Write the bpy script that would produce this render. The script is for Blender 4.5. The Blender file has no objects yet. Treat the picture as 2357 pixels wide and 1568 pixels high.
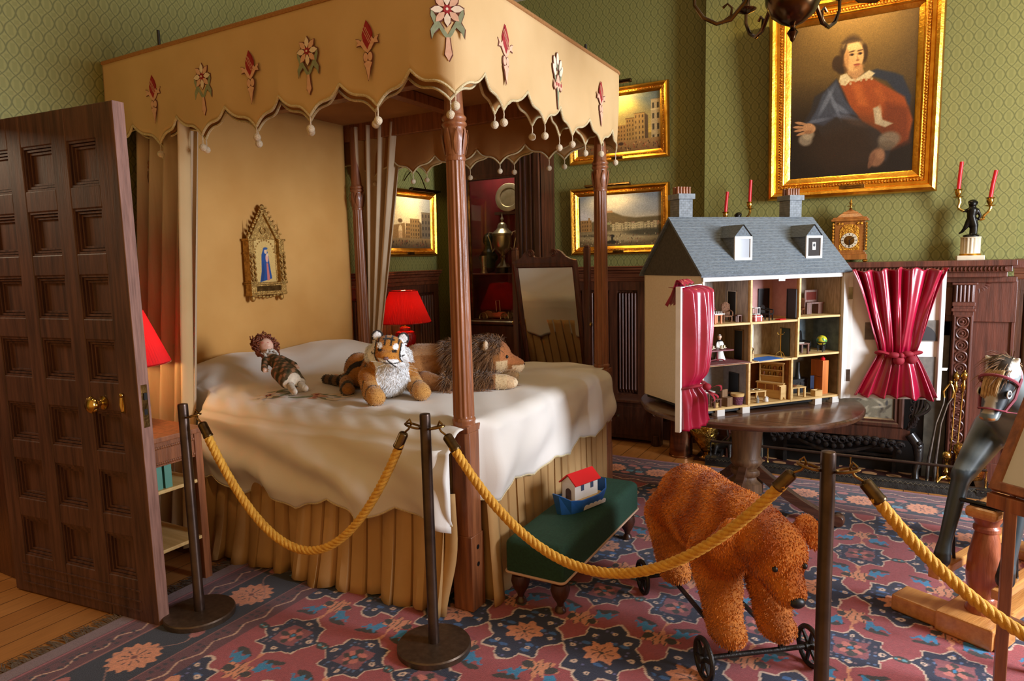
import bpy, bmesh, math, random
import numpy as np
from mathutils import Vector, Matrix

random.seed(7); RNG = np.random.default_rng(11)
scene = bpy.context.scene
COL = scene.collection
PI = math.pi

# ------------------------------------------------------------------ camera
def cam_axes(yaw, pitch, roll):
    cy, sy = math.cos(yaw), math.sin(yaw)
    fwd = np.array([-sy*math.cos(pitch), cy*math.cos(pitch), -math.sin(pitch)])
    right = np.array([cy, sy, 0.0]); down = np.cross(fwd, right)
    c, s = math.cos(roll), math.sin(roll)
    return c*right + s*down, -s*right + c*down, fwd
_r, _d, _f = cam_axes(.5125, .118, .0243)
cam_data = bpy.data.cameras.new('camera'); cam = bpy.data.objects.new('camera', cam_data); COL.objects.link(cam)
cam_data.sensor_fit = 'HORIZONTAL'; cam_data.sensor_width = 36; cam_data.lens = 1540/2357*36
cam_data.clip_start = .05
cam.matrix_world = Matrix(((_r[0], -_d[0], -_f[0], 0), (_r[1], -_d[1], -_f[1], 0), (_r[2], -_d[2], -_f[2], 1.57), (0, 0, 0, 1)))
scene.camera = cam

# ------------------------------------------------------------------ world, lights, exposure
world = bpy.data.worlds.new('world'); scene.world = world; world.use_nodes = True
bg = world.node_tree.nodes['Background']; bg.inputs[0].default_value = (1.0, .56, .17, 1); bg.inputs[1].default_value = .66
scene.view_settings.view_transform = 'Standard'; scene.view_settings.look = 'None'
scene.view_settings.exposure = 0.0; scene.view_settings.gamma = 1.0; scene.view_settings.use_curve_mapping = False

def area_light(name, loc, target, sx, sy, power, color):
    L = bpy.data.lights.new(name, 'AREA'); L.shape = 'RECTANGLE'; L.size = sx; L.size_y = sy; L.energy = power; L.color = color
    o = bpy.data.objects.new(name, L); COL.objects.link(o); o.location = loc
    o.rotation_euler = (Vector(target)-Vector(loc)).to_track_quat('-Z', 'Y').to_euler()
    return o
area_light('window_daylight', (3.62, 2.95, 2.0), (-1.6, 3.3, .9), 1.25, 2.0, 385, (.90, .985, 1.12))
def point_light(name, loc, power, color, r=.03):
    L = bpy.data.lights.new(name, 'POINT'); L.energy = power; L.color = color; L.shadow_soft_size = r
    o = bpy.data.objects.new(name, L); COL.objects.link(o); o.location = loc; return o
WARM = (1.0, .62, .25)

# ------------------------------------------------------------------ helpers
def lin(c):
    c = np.asarray(c, float)/255.0
    return np.where(c <= .04045, c/12.92, ((c+.055)/1.055)**2.4)
def L4(c): return tuple(float(x) for x in lin(c)) + (1.0,)

class MB:
    def __init__(s): s.v = []; s.f = []; s.m = []
    def add(s, vs, fs, mi=0):
        o = len(s.v); s.v += [tuple(map(float, p)) for p in vs]
        for f in fs: s.f.append(tuple(i+o for i in f)); s.m.append(mi)
        return s
    def box(s, x0, x1, y0, y1, z0, z1, mi=0):
        return s.add([(x0,y0,z0),(x1,y0,z0),(x1,y1,z0),(x0,y1,z0),(x0,y0,z1),(x1,y0,z1),(x1,y1,z1),(x0,y1,z1)],
            [(0,3,2,1),(4,5,6,7),(0,1,5,4),(1,2,6,5),(2,3,7,6),(3,0,4,7)], mi)
    def obox(s, c, h, ux=(1,0,0), uy=(0,1,0), uz=(0,0,1), mi=0):
        c = Vector(c); a = Vector(ux).normalized()*h[0]; b = Vector(uy).normalized()*h[1]; d = Vector(uz).normalized()*h[2]
        vs = [c+i*a+j*b+k*d for k in (-1,1) for (i,j) in ((-1,-1),(1,-1),(1,1),(-1,1))]
        return s.add(vs, [(0,3,2,1),(4,5,6,7),(0,1,5,4),(1,2,6,5),(2,3,7,6),(3,0,4,7)], mi)
    def bar(s, p, q, w, h, up=(0,0,1), mi=0):
        p = Vector(p); q = Vector(q); d = (q-p); L = d.length; d.normalize(); up = Vector(up)
        sx = d.cross(up)
        if sx.length < 1e-4: sx = d.cross(Vector((0,1,0)))
        sx.normalize(); u = sx.cross(d)
        return s.obox((p+q)/2, (L/2, w/2, h/2), d, sx, u, mi)
    def lathe(s, prof, c=(0,0,0), n=24, axis=(0,0,1), mi=0, cap=True, flute=0, fr=None, sq=1.0):
        ax = Vector(axis).normalized(); t = Vector((1,0,0)) if abs(ax.x) < .9 else Vector((0,1,0))
        a = (t-ax*t.dot(ax)).normalized(); b = ax.cross(a); c = Vector(c); vs = []; fs = []
        for k, (r, z) in enumerate(prof):
            for i in range(n):
                th = 2*PI*i/n; rr = r
                if flute and fr and fr[0] <= k <= fr[1]: rr = r*(1-.09*(0.5-0.5*math.cos(flute*th)))
                vs.append(c+ax*z+a*(rr*math.cos(th))+b*(rr*math.sin(th)*sq))
        m = len(prof)
        for k in range(m-1):
            for i in range(n):
                j = (i+1) % n; fs.append((k*n+i, k*n+j, (k+1)*n+j, (k+1)*n+i))
        if cap:
            if prof[0][0] > 1e-6: fs.append(tuple(range(n-1, -1, -1)))
            if prof[-1][0] > 1e-6: fs.append(tuple((m-1)*n+i for i in range(n)))
        return s.add(vs, fs, mi)
    def sphere(s, c, r, n=12, m=8, mi=0, R=None):
        if not hasattr(r, '__len__'): r = (r, r, r)
        vs = []; fs = []; c = Vector(c)
        for k in range(m+1):
            ph = -PI/2+PI*k/m
            for i in range(n):
                th = 2*PI*i/n; p = Vector((r[0]*math.cos(ph)*math.cos(th), r[1]*math.cos(ph)*math.sin(th), r[2]*math.sin(ph)))
                if R is not None: p = R @ p
                vs.append(c+p)
        for k in range(m):
            for i in range(n):
                j = (i+1) % n; fs.append((k*n+i, k*n+j, (k+1)*n+j, (k+1)*n+i))
        return s.add(vs, fs, mi)
    def tube(s, pts, r, n=8, mi=0, closed=False, cap=True, flat=1.0, up=None):
        pts = [Vector(p) for p in pts]; N = len(pts)
        rs = r if hasattr(r, '__len__') else [r]*N
        vs = []; fs = []; prev = None
        for k in range(N):
            if closed: d = pts[(k+1) % N]-pts[k-1]
            else: d = pts[min(k+1, N-1)]-pts[max(k-1, 0)]
            if d.length < 1e-9: d = Vector((0,0,1))
            d.normalize()
            if up is not None: a = d.cross(Vector(up))
            elif prev is None:
                t = Vector((0,0,1)) if abs(d.z) < .9 else Vector((1,0,0)); a = d.cross(t)
            else: a = prev-d*prev.dot(d)
            if a.length < 1e-6: a = d.cross(Vector((1,.3,.2)))
            a.normalize(); prev = a; b = d.cross(a)
            for i in range(n):
                th = 2*PI*i/n; vs.append(pts[k]+a*(rs[k]*math.cos(th))+b*(rs[k]*flat*math.sin(th)))
        M_ = N if closed else N-1
        for k in range(M_):
            k2 = (k+1) % N
            for i in range(n):
                j = (i+1) % n; fs.append((k*n+i, k*n+j, k2*n+j, k2*n+i))
        if cap and not closed:
            fs.append(tuple(range(n-1, -1, -1))); fs.append(tuple((N-1)*n+i for i in range(n)))
        return s.add(vs, fs, mi)
    def prism(s, poly, o, ux, uy, dv, mi=0):
        o = Vector(o); ux = Vector(ux); uy = Vector(uy); dv = Vector(dv); n = len(poly)
        vs = [o+ux*p[0]+uy*p[1] for p in poly]+[o+ux*p[0]+uy*p[1]+dv for p in poly]
        fs = [tuple(range(n-1, -1, -1)), tuple(range(n, 2*n))]+[(i, (i+1) % n, n+(i+1) % n, n+i) for i in range(n)]
        return s.add(vs, fs, mi)
    def grid(s, nu, nv, fn, mi=0, thick=None):
        vs = [fn(i/(nu-1), j/(nv-1)) for j in range(nv) for i in range(nu)]
        fs = [(j*nu+i, j*nu+i+1, (j+1)*nu+i+1, (j+1)*nu+i) for j in range(nv-1) for i in range(nu-1)]
        return s.add(vs, fs, mi)

def _xf(root):
    return Matrix.Translation(root.location) @ Matrix.Rotation(root.rotation_euler.z, 4, 'Z')
def link(me, name, mats, parent=None):
    o = bpy.data.objects.new(name, me); COL.objects.link(o)
    for m in (mats if isinstance(mats, (list, tuple)) else [mats]): me.materials.append(m)
    if parent is not None: o.parent = parent
    return o
def build(mb, name, mats, parent=None, smooth=38, bevel=0, world=False, root=None, cols=None, solid=0, sub=0):
    me = bpy.data.meshes.new(name)
    v = mb.v
    if world and (root or parent):
        M_ = _xf(root or parent).inverted(); v = [tuple(M_ @ Vector(p)) for p in v]
    me.from_pydata(v, [], mb.f); me.update()
    o = link(me, name, mats, parent)
    if any(mb.m): me.polygons.foreach_set('material_index', mb.m)
    if smooth:
        me.shade_smooth(); me.set_sharp_from_angle(angle=math.radians(smooth))
    if cols is not None:
        a = me.color_attributes.new('Col', 'FLOAT_COLOR', 'POINT')
        c4 = np.ones((len(me.vertices), 4), np.float32); c4[:, :3] = cols; a.data.foreach_set('color', c4.ravel())
    if solid:
        md = o.modifiers.new('thick', 'SOLIDIFY'); md.thickness = solid; md.offset = 0
    if bevel:
        md = o.modifiers.new('edge', 'BEVEL'); md.width = bevel; md.segments = 2; md.limit_method = 'ANGLE'; md.angle_limit = math.radians(40); md.harden_normals = False
    if sub:
        md = o.modifiers.new('sub', 'SUBSURF'); md.levels = sub; md.render_levels = sub
    return o
def tag(o, label, cat, group=None):
    o['label'] = label; o['category'] = cat
    if group: o['group'] = group
    return o
def thing(name, loc, label, cat, rotz=0, group=None):
    o = bpy.data.objects.new(name, None); COL.objects.link(o); o.location = loc; o.rotation_euler = (0, 0, rotz); o.empty_display_size = .1
    return tag(o, label, cat, group)
def structure(o): o['kind'] = 'structure'; return o
def dup(root, loc=None, rotz=None, label=None, group=None):
    def cp(o, par):
        c = o.copy(); COL.objects.link(c)
        if par is not None: c.parent = par
        for ch in list(o.children): cp(ch, c)
        return c
    r = cp(root, None)
    if loc is not None: r.location = loc
    if rotz is not None: r.rotation_euler = (0, 0, rotz)
    if label: r['label'] = label
    if group: r['group'] = group
    return r

# organic shapes: tapered capsules and ellipsoids fused into one continuous skin
def blob(parts, vox=.01, smooth=6, fac=.5):
    mb = MB()
    for p in parts:
        if p[0] == 'c':
            a, ra, b, rb = Vector(p[1]), p[2], Vector(p[3]), p[4]; d = b-a; L = d.length; n = 8
            prof = [(ra*math.sin(PI/2*i/n), -ra*math.cos(PI/2*i/n)) for i in range(n)]
            prof += [(ra+(rb-ra)*i/4, L*i/4) for i in range(5)]
            prof += [(rb*math.cos(PI/2*i/n), L+rb*math.sin(PI/2*i/n)) for i in range(1, n+1)]
            mb.lathe(prof, a, 20, d if L > 1e-6 else (0,0,1))
        else:
            mb.sphere(p[1], p[2], 24, 16, R=p[3] if len(p) > 3 else None)
    me = bpy.data.meshes.new('tmp'); me.from_pydata(mb.v, [], mb.f)
    o = bpy.data.objects.new('tmp', me); COL.objects.link(o)
    md = o.modifiers.new('r', 'REMESH'); md.mode = 'VOXEL'; md.voxel_size = vox
    md = o.modifiers.new('s', 'SMOOTH'); md.iterations = smooth; md.factor = fac
    dg = bpy.context.evaluated_depsgraph_get(); ev = o.evaluated_get(dg); m2 = bpy.data.meshes.new_from_object(ev)
    bpy.data.objects.remove(o); bpy.data.meshes.remove(me)
    V = np.empty(len(m2.vertices)*3); m2.vertices.foreach_get('co', V); V = V.reshape(-1, 3)
    N = np.empty(len(m2.vertices)*3); m2.vertices.foreach_get('normal', N); N = N.reshape(-1, 3)
    F = [tuple(p.vertices) for p in m2.polygons]
    bpy.data.meshes.remove(m2)
    return V, N, F
def rotm(ax, deg): return Matrix.Rotation(math.radians(deg), 3, ax)

def fur(V, N, F, count, length, width, flow, colfn, lay=.6, jit=.35, seed=1, mask=None, tipgain=1.25):
    """short tapering hairs on a skin; returns vertices, faces, linear colours"""
    rng = np.random.default_rng(seed)
    T = []
    for f in F:
        T.append(f[:3])
        if len(f) == 4: T.append((f[0], f[2], f[3]))
    T = np.array(T); A, B, C_ = V[T[:, 0]], V[T[:, 1]], V[T[:, 2]]
    ar = np.linalg.norm(np.cross(B-A, C_-A), axis=1); ar /= ar.sum()
    t = rng.choice(len(T), count, p=ar); u = rng.random((count, 2)); bad = u.sum(1) > 1; u[bad] = 1-u[bad]
    P = A[t]+(B[t]-A[t])*u[:, :1]+(C_[t]-A[t])*u[:, 1:]
    n = N[T[t, 0]]
    if mask is not None:
        k = mask(P); P = P[k]; n = n[k]; count = len(P)
    fl = flow(P) if callable(flow) else np.tile(np.array(flow, float), (count, 1))
    d = n*(1-lay)+fl*lay+rng.normal(0, jit, (count, 3))
    d -= n*np.minimum((d*n).sum(1, keepdims=True)-.12, 0)
    d /= np.linalg.norm(d, axis=1, keepdims=True)+1e-9
    Ln = (length(P) if callable(length) else np.full(count, length))*rng.uniform(.6, 1.25, count)
    side = np.cross(d, n+rng.normal(0, .5, (count, 3))); side /= np.linalg.norm(side, axis=1, keepdims=True)+1e-9
    w = width*rng.uniform(.7, 1.3, count)
    mid = P+d*(Ln*.55)[:, None]; tip = P+(d*.86+fl*.25-np.array([0, 0, .10]))*Ln[:, None]
    P0 = P-n*.002
    vs = np.stack([P0-side*w[:, None], P0+side*w[:, None], mid-side*(w*.8)[:, None], mid+side*(w*.8)[:, None], tip], 1).reshape(-1, 3)
    b = np.arange(count)[:, None]*5
    quads = (b+np.array([0, 1, 3, 2])); tris = (b+np.array([2, 3, 4]))
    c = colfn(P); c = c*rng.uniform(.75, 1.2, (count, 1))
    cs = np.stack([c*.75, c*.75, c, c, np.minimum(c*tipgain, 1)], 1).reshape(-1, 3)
    return vs, quads, tris, cs
def build_np(name, mats, parent, Vs, Fs, Cs, smooth=True):
    """Vs list of vertex arrays, Fs list of face lists (each relative to its own vertices), Cs colours"""
    V = np.concatenate(Vs); faces = []; o = 0
    for v, f in zip(Vs, Fs):
        for g in f: faces.append(tuple(int(i)+o for i in g))
        o += len(v)
    me = bpy.data.meshes.new(name); me.from_pydata(V.tolist(), [], faces); me.update()
    a = me.color_attributes.new('Col', 'FLOAT_COLOR', 'POINT')
    c4 = np.ones((len(V), 4), np.float32); c4[:, :3] = np.concatenate(Cs); a.data.foreach_set('color', c4.ravel())
    if smooth: me.shade_smooth()
    return link(me, name, mats, parent)

# ------------------------------------------------------------------ materials
def _mat(name):
    m = bpy.data.materials.new(name); m.use_nodes = True
    nt = m.node_tree; return m, nt, nt.nodes['Principled BSDF']
def mat(name, c1, c2=None, scale=6, stretch=(1,1,1), rough=.6, metal=0, bump=0, bscale=40, bstretch=None, sheen=0, coat=0, spec=.5, detail=5, lo=.3, hi=.7, emit=0, trans=0, aniso=0):
    m, nt, b = _mat(name); N = nt.nodes; K = nt.links
    b.inputs['Base Color'].default_value = L4(c1); b.inputs['Roughness'].default_value = rough; b.inputs['Metallic'].default_value = metal
    b.inputs['Specular IOR Level'].default_value = spec
    if sheen: b.inputs['Sheen Weight'].default_value = sheen; b.inputs['Sheen Roughness'].default_value = .4; b.inputs['Sheen Tint'].default_value = L4(c1)
    if coat: b.inputs['Coat Weight'].default_value = coat; b.inputs['Coat Roughness'].default_value = .15
    if trans: b.inputs['Transmission Weight'].default_value = trans
    tc = N.new('ShaderNodeTexCoord')
    if c2 is not None:
        mp = N.new('ShaderNodeMapping'); mp.inputs['Scale'].default_value = stretch; K.new(tc.outputs['Object'], mp.inputs[0])
        nz = N.new('ShaderNodeTexNoise'); nz.inputs['Scale'].default_value = scale; nz.inputs['Detail'].default_value = detail; K.new(mp.outputs[0], nz.inputs['Vector'])
        rp = N.new('ShaderNodeValToRGB'); rp.color_ramp.elements[0].position = lo; rp.color_ramp.elements[1].position = hi
        rp.color_ramp.elements[0].color = L4(c2); rp.color_ramp.elements[1].color = L4(c1)
        K.new(nz.outputs['Fac'], rp.inputs[0]); K.new(rp.outputs[0], b.inputs['Base Color'])
    if bump:
        mp2 = N.new('ShaderNodeMapping'); mp2.inputs['Scale'].default_value = bstretch or stretch; K.new(tc.outputs['Object'], mp2.inputs[0])
        n2 = N.new('ShaderNodeTexNoise'); n2.inputs['Scale'].default_value = bscale; n2.inputs['Detail'].default_value = 3; K.new(mp2.outputs[0], n2.inputs['Vector'])
        bp = N.new('ShaderNodeBump'); bp.inputs['Strength'].default_value = bump; bp.inputs['Distance'].default_value = .01
        K.new(n2.outputs['Fac'], bp.inputs['Height']); K.new(bp.outputs[0], b.inputs['Normal'])
    if emit:
        b.inputs['Emission Color'].default_value = L4(c1); b.inputs['Emission Strength'].default_value = emit
    return m
def vcol_mat(name, rough=.8, sheen=0, bump=0, bscale=200, noise=.0, spec=.3, coat=0):
    m, nt, b = _mat(name); N = nt.nodes; K = nt.links
    at = N.new('ShaderNodeAttribute'); at.attribute_name = 'Col'
    b.inputs['Roughness'].default_value = rough; b.inputs['Specular IOR Level'].default_value = spec
    if sheen: b.inputs['Sheen Weight'].default_value = sheen
    if coat: b.inputs['Coat Weight'].default_value = coat; b.inputs['Coat Roughness'].default_value = .2
    out = at.outputs['Color']; tc = N.new('ShaderNodeTexCoord')
    if noise:
        nz = N.new('ShaderNodeTexNoise'); nz.inputs['Scale'].default_value = bscale; nz.inputs['Detail'].default_value = 2; K.new(tc.outputs['Object'], nz.inputs['Vector'])
        mr = N.new('ShaderNodeMapRange'); mr.inputs[1].default_value = .3; mr.inputs[2].default_value = .7; mr.inputs[3].default_value = 1-noise; mr.inputs[4].default_value = 1+noise; K.new(nz.outputs['Fac'], mr.inputs[0])
        mx = N.new('ShaderNodeVectorMath'); mx.operation = 'SCALE'; K.new(out, mx.inputs[0]); K.new(mr.outputs[0], mx.inputs['Scale']); out = mx.outputs[0]
    K.new(out, b.inputs['Base Color'])
    if bump:
        n2 = N.new('ShaderNodeTexNoise'); n2.inputs['Scale'].default_value = bscale; K.new(tc.outputs['Object'], n2.inputs['Vector'])
        bp = N.new('ShaderNodeBump'); bp.inputs['Strength'].default_value = bump; bp.inputs['Distance'].default_value = .005
        K.new(n2.outputs['Fac'], bp.inputs['Height']); K.new(bp.outputs[0], b.inputs['Normal'])
    return m
def wood(name, c1, c2, rough=.45, axis='z', coat=.0, scale=5, bump=.15, spec=.5):
    st = {'z': (9, 9, .7), 'x': (.7, 9, 9), 'y': (9, .7, 9)}[axis]
    return mat(name, c1, c2, scale=scale, stretch=st, rough=rough, bump=bump, bscale=22, coat=coat, detail=7, spec=spec)

def wallpaper_mat():
    m, nt, b = _mat('green_trellis_wallpaper'); N = nt.nodes; K = nt.links
    tc = N.new('ShaderNodeTexCoord'); sp = N.new('ShaderNodeSeparateXYZ'); K.new(tc.outputs['Object'], sp.inputs[0])
    def M1(op, a, bv=None, c=None):
        n = N.new('ShaderNodeMath'); n.operation = op
        for i, x in enumerate((a, bv, c)):
            if x is None: continue
            if isinstance(x, (int, float)): n.inputs[i].default_value = x
            else: K.new(x, n.inputs[i])
        return n.outputs[0]
    u = M1('DIVIDE', M1('ADD', sp.outputs[0], sp.outputs[1]), .060); v = M1('DIVIDE', sp.outputs[2], .088)
    wob = M1('MULTIPLY', M1('SINE', M1('MULTIPLY', v, 2*PI)), .10)
    p = M1('ABSOLUTE', M1('SUBTRACT', M1('FRACT', M1('ADD', M1('ADD', u, wob), v)), .5))
    q = M1('ABSOLUTE', M1('SUBTRACT', M1('FRACT', M1('SUBTRACT', M1('SUBTRACT', u, wob), v)), .5))
    mn = M1('MINIMUM', p, q); mxx = M1('ADD', p, q)
    nz = N.new('ShaderNodeTexNoise'); nz.inputs['Scale'].default_value = 95; nz.inputs['Detail'].default_value = 3; K.new(tc.outputs['Object'], nz.inputs['Vector'])
    line = N.new('ShaderNodeMapRange'); line.inputs[1].default_value = .03; line.inputs[2].default_value = .10; K.new(mn, line.inputs[0])
    mot = N.new('ShaderNodeMapRange'); mot.inputs[1].default_value = .62; mot.inputs[2].default_value = .80; K.new(M1('ADD', mxx, M1('MULTIPLY', nz.outputs['Fac'], .18)), mot.inputs[0])
    c = N.new('ShaderNodeMix'); c.data_type = 'RGBA'; c.inputs[6].default_value = L4((102, 100, 52)); c.inputs[7].default_value = L4((136, 131, 72)); K.new(line.outputs[0], c.inputs[0])
    c2 = N.new('ShaderNodeMix'); c2.data_type = 'RGBA'; c2.inputs[7].default_value = L4((118, 115, 60)); K.new(M1('MULTIPLY', mot.outputs[0], .6), c2.inputs[0]); K.new(c.outputs[2], c2.inputs[6])
    K.new(c2.outputs[2], b.inputs['Base Color']); b.inputs['Roughness'].default_value = .62; b.inputs['Specular IOR Level'].default_value = .35
    return m

MAT = dict(
    paper=wallpaper_mat(),
    plaster=mat('cream_plaster', (205, 195, 170), (190, 180, 155), rough=.9),
    floor=None,
    doorwood=wood('dark_oak_door', (104, 68, 56), (62, 38, 32), rough=.5),
    dooredge=wood('pale_worn_oak_edge', (150, 108, 92), (112, 76, 62), rough=.6, scale=9),
    panelwood=wood('wainscot_oak', (96, 54, 34), (58, 31, 20), rough=.4, coat=.2),
    railwood=wood('wainscot_rail_oak', (122, 68, 42), (78, 40, 24), rough=.35, axis='x', coat=.3),
    mantelwood=wood('mantel_walnut', (112, 60, 44), (72, 38, 28), rough=.42, coat=.15),
    bedwood=wood('bedpost_mahogany', (158, 96, 58), (106, 60, 34), rough=.4, coat=.2),
    darkwood=wood('dark_mahogany', (82, 44, 28), (46, 24, 15), rough=.35, coat=.3),
    mirrorwood=wood('cheval_mahogany', (98, 52, 36), (60, 32, 22), rough=.35, coat=.3),
    tablewood=wood('table_oak_top', (112, 76, 54), (72, 46, 32), rough=.22, axis='x', coat=.5),
    pedwood=wood('pedestal_oak', (142, 108, 76), (102, 74, 50), rough=.45),
    cloth=mat('cream_valance_cloth', (210, 176, 126), (200, 164, 112), scale=3, rough=.9, bump=.12, bscale=600, sheen=.2),
    lining=mat('ochre_lining_cloth', (160, 108, 52), (142, 92, 40), scale=3, rough=.9, bump=.1, bscale=600),
    headcloth=mat('ochre_headboard_cloth', (206, 154, 84), (192, 138, 68), scale=2.5, rough=.85, bump=.12, bscale=500, sheen=.2),
    curtain=mat('beige_bed_curtain', (206, 182, 150), (188, 160, 126), scale=4, stretch=(6, 6, .5), rough=.85, bump=.08, bscale=500, sheen=.2),
    spread=mat('ivory_bedspread', (230, 224, 216), (222, 215, 204), scale=2, rough=.62, bump=.07, bscale=400, sheen=.35, spec=.4),
    skirt=mat('tan_bed_skirt', (198, 156, 102), (178, 136, 82), scale=3, rough=.85, bump=.1, bscale=500),
    trim=mat('cream_braid', (226, 210, 168), (196, 172, 122), scale=160, rough=.9, bump=.5, bscale=250),
    binding=mat('tan_binding', (172, 122, 70), (150, 102, 54), scale=120, rough=.9),
    pom=mat('cream_pompom', (232, 214, 184), (206, 184, 150), scale=160, rough=.95, bump=.6, bscale=260, sheen=.4),
    red_cloth=mat('red_applique', (168, 40, 44), (140, 28, 34), scale=60, rough=.85),
    pink_cloth=mat('pink_applique', (226, 180, 150), (212, 162, 132), scale=60, rough=.85),
    cream_cloth=mat('pale_applique', (238, 220, 196), (226, 204, 176), scale=60, rough=.85),
    green_cloth=mat('sage_applique', (150, 156, 124), (128, 136, 104), scale=60, rough=.85),
    brown_cloth=mat('outline_stitch', (110, 62, 48), rough=.9),
    gilt=mat('gilt', (246, 184, 70), (214, 142, 40), scale=14, rough=.30, metal=1, bump=.18, bscale=60),
    gilt_orn=mat('gilt_carved', (226, 160, 60), (150, 92, 26), scale=60, rough=.36, metal=1, bump=.7, bscale=150),
    gilt_dull=mat('old_gilt', (206, 164, 92), (140, 100, 46), scale=50, rough=.42, metal=.85, bump=.6, bscale=160),
    brass=mat('brass', (214, 176, 96), (180, 140, 66), scale=12, rough=.22, metal=1),
    oldbrass=mat('aged_brass', (150, 116, 66), (92, 66, 34), scale=20, rough=.32, metal=1, bump=.15, bscale=80),
    darkbrass=mat('dark_bronze', (104, 78, 50), (58, 40, 26), scale=10, rough=.22, metal=1),
    blackbronze=mat('black_bronze', (44, 42, 38), (26, 24, 22), scale=20, rough=.3, metal=.8),
    iron=mat('dark_iron', (62, 58, 54), (40, 36, 34), scale=20, rough=.45, metal=.7, bump=.2, bscale=120),
    steel=mat('polished_steel', (150, 146, 138), (110, 104, 96), scale=20, rough=.3, metal=1),
    bronzepost=mat('brown_bronze_post', (86, 68, 58), (62, 48, 42), scale=14, rough=.34, metal=.75),
    bronzebase=mat('brown_bronze_base', (104, 86, 70), (82, 66, 54), scale=40, rough=.42, metal=.7),
    silver=mat('silver_gilt', (226, 216, 184), (180, 168, 130), scale=10, rough=.30, metal=.8),
    rope=mat('gold_rope', (226, 172, 64), (190, 132, 36), scale=50, rough=.75, sheen=.4, bump=.3, bscale=300),
    redshade=None,
    lampred=mat('red_ceramic', (176, 24, 22), (150, 16, 16), scale=6, rough=.12, coat=.6),
    satin=mat('crimson_satin', (172, 14, 56), (138, 6, 40), scale=5, rough=.30, sheen=.6, spec=.9, bump=.06, bscale=30),
    redbind=mat('crimson_tie', (150, 14, 36), (126, 8, 28), scale=20, rough=.75, sheen=.3),
    greenvelvet=mat('green_velvet', (28, 66, 46), (20, 50, 34), scale=90, rough=.85, sheen=.5, bump=.2, bscale=400),
    piping=mat('beige_piping', (198, 158, 128), rough=.85),
    redpaint=mat('red_paint', (206, 18, 22), rough=.45),
    whitepaint=mat('white_paint', (226, 222, 214), (212, 206, 196), scale=9, rough=.5),
    bluepaint=mat('blue_paint', (34, 92, 158), (26, 76, 136), scale=20, rough=.5),
    palewood=wood('pale_pine', (222, 186, 122), (196, 156, 92), rough=.55, axis='x'),
    redwax=mat('red_wax', (196, 20, 34), rough=.4),
    slate=mat('grey_slate_roof', (112, 122, 130), (86, 94, 100), scale=50, stretch=(1, 1, 3), rough=.7, bump=.5, bscale=120),
    slatedark=mat('grey_slate_paint', (118, 124, 124), (98, 102, 100), scale=40, rough=.8),
    housewall=mat('cream_house_wall', (238, 226, 202), (230, 216, 188), scale=90, rough=.9, bump=.15, bscale=300),
    marble=mat('pale_marble', (226, 212, 184), (196, 180, 150), scale=9, rough=.3),
    clockwood=wood('clock_walnut', (170, 104, 44), (124, 70, 26), rough=.3, coat=.4),
    horsewood=wood('beech_rocker', (214, 152, 84), (186, 122, 60), rough=.3, coat=.5, axis='x'),
    horsepillar=wood('turned_mahogany_pillar', (176, 96, 62), (140, 70, 42), rough=.3, coat=.5),
    paperwhite=mat('printed_card', (206, 202, 188), (198, 194, 180), scale=5, rough=.6),
    ink=mat('grey_print', (96, 92, 88), rough=.8),
    black=mat('black_paint', (18, 17, 16), rough=.4),
    redvelvet=mat('crimson_cabinet_lining', (120, 22, 30), (96, 16, 22), scale=8, rough=.9),
    fur=vcol_mat('fur', rough=.85, sheen=.3, noise=.12, bscale=120, spec=.2),
    paint=vcol_mat('oil_paint', rough=.42, bump=.12, bscale=160, noise=.08, spec=.4),
    rugpile=vcol_mat('wool_pile', rough=.95, sheen=.25, bump=.55, bscale=420, noise=.16, spec=.1),
    gloss=vcol_mat('painted_gloss', rough=.35, spec=.5, noise=.06, bscale=40),
    cloth_v=vcol_mat('printed_cloth', rough=.85, noise=.1, bscale=90),
)
MAT['ferrule'] = mat('dark_brass_ferrule', (112, 90, 62), (78, 60, 40), scale=30, rough=.32, metal=1)
MAT['tile'] = mat('brown_hearth_tile', (74, 40, 34), (52, 28, 26), scale=8, rough=.35)
MAT['tilespot'] = mat('ochre_tile_motif', (178, 128, 84), rough=.4)
MAT['fringe'] = mat('rug_fringe', (120, 104, 92), (86, 72, 62), scale=40, rough=.95)
def lampshade_mat():
    m, nt, b = _mat('pleated_red_shade'); N = nt.nodes; K = nt.links
    b.inputs['Base Color'].default_value = L4((200, 26, 30)); b.inputs['Roughness'].default_value = .8
    tr = N.new('ShaderNodeBsdfTranslucent'); tr.inputs[0].default_value = L4((190, 20, 20)); mx = N.new('ShaderNodeMixShader'); mx.inputs[0].default_value = .3
    K.new(b.outputs[0], mx.inputs[1]); K.new(tr.outputs[0], mx.inputs[2]); K.new(mx.outputs[0], N['Material Output'].inputs[0])
    return m
MAT['redshade'] = lampshade_mat()
def glass_mat():
    m, nt, b = _mat('cabinet_glass'); N = nt.nodes; K = nt.links
    tp = N.new('ShaderNodeBsdfTransparent'); gl = N.new('ShaderNodeBsdfGlossy'); gl.inputs['Roughness'].default_value = .02
    fr = N.new('ShaderNodeFresnel'); fr.inputs[0].default_value = 1.45; mx = N.new('ShaderNodeMixShader')
    K.new(fr.outputs[0], mx.inputs[0]); K.new(tp.outputs[0], mx.inputs[1]); K.new(gl.outputs[0], mx.inputs[2]); K.new(mx.outputs[0], N['Material Output'].inputs[0])
    return m
MAT['glass'] = glass_mat()
MAT['mirror'] = mat('silvered_mirror', (222, 220, 214), rough=.03, metal=1)
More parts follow.
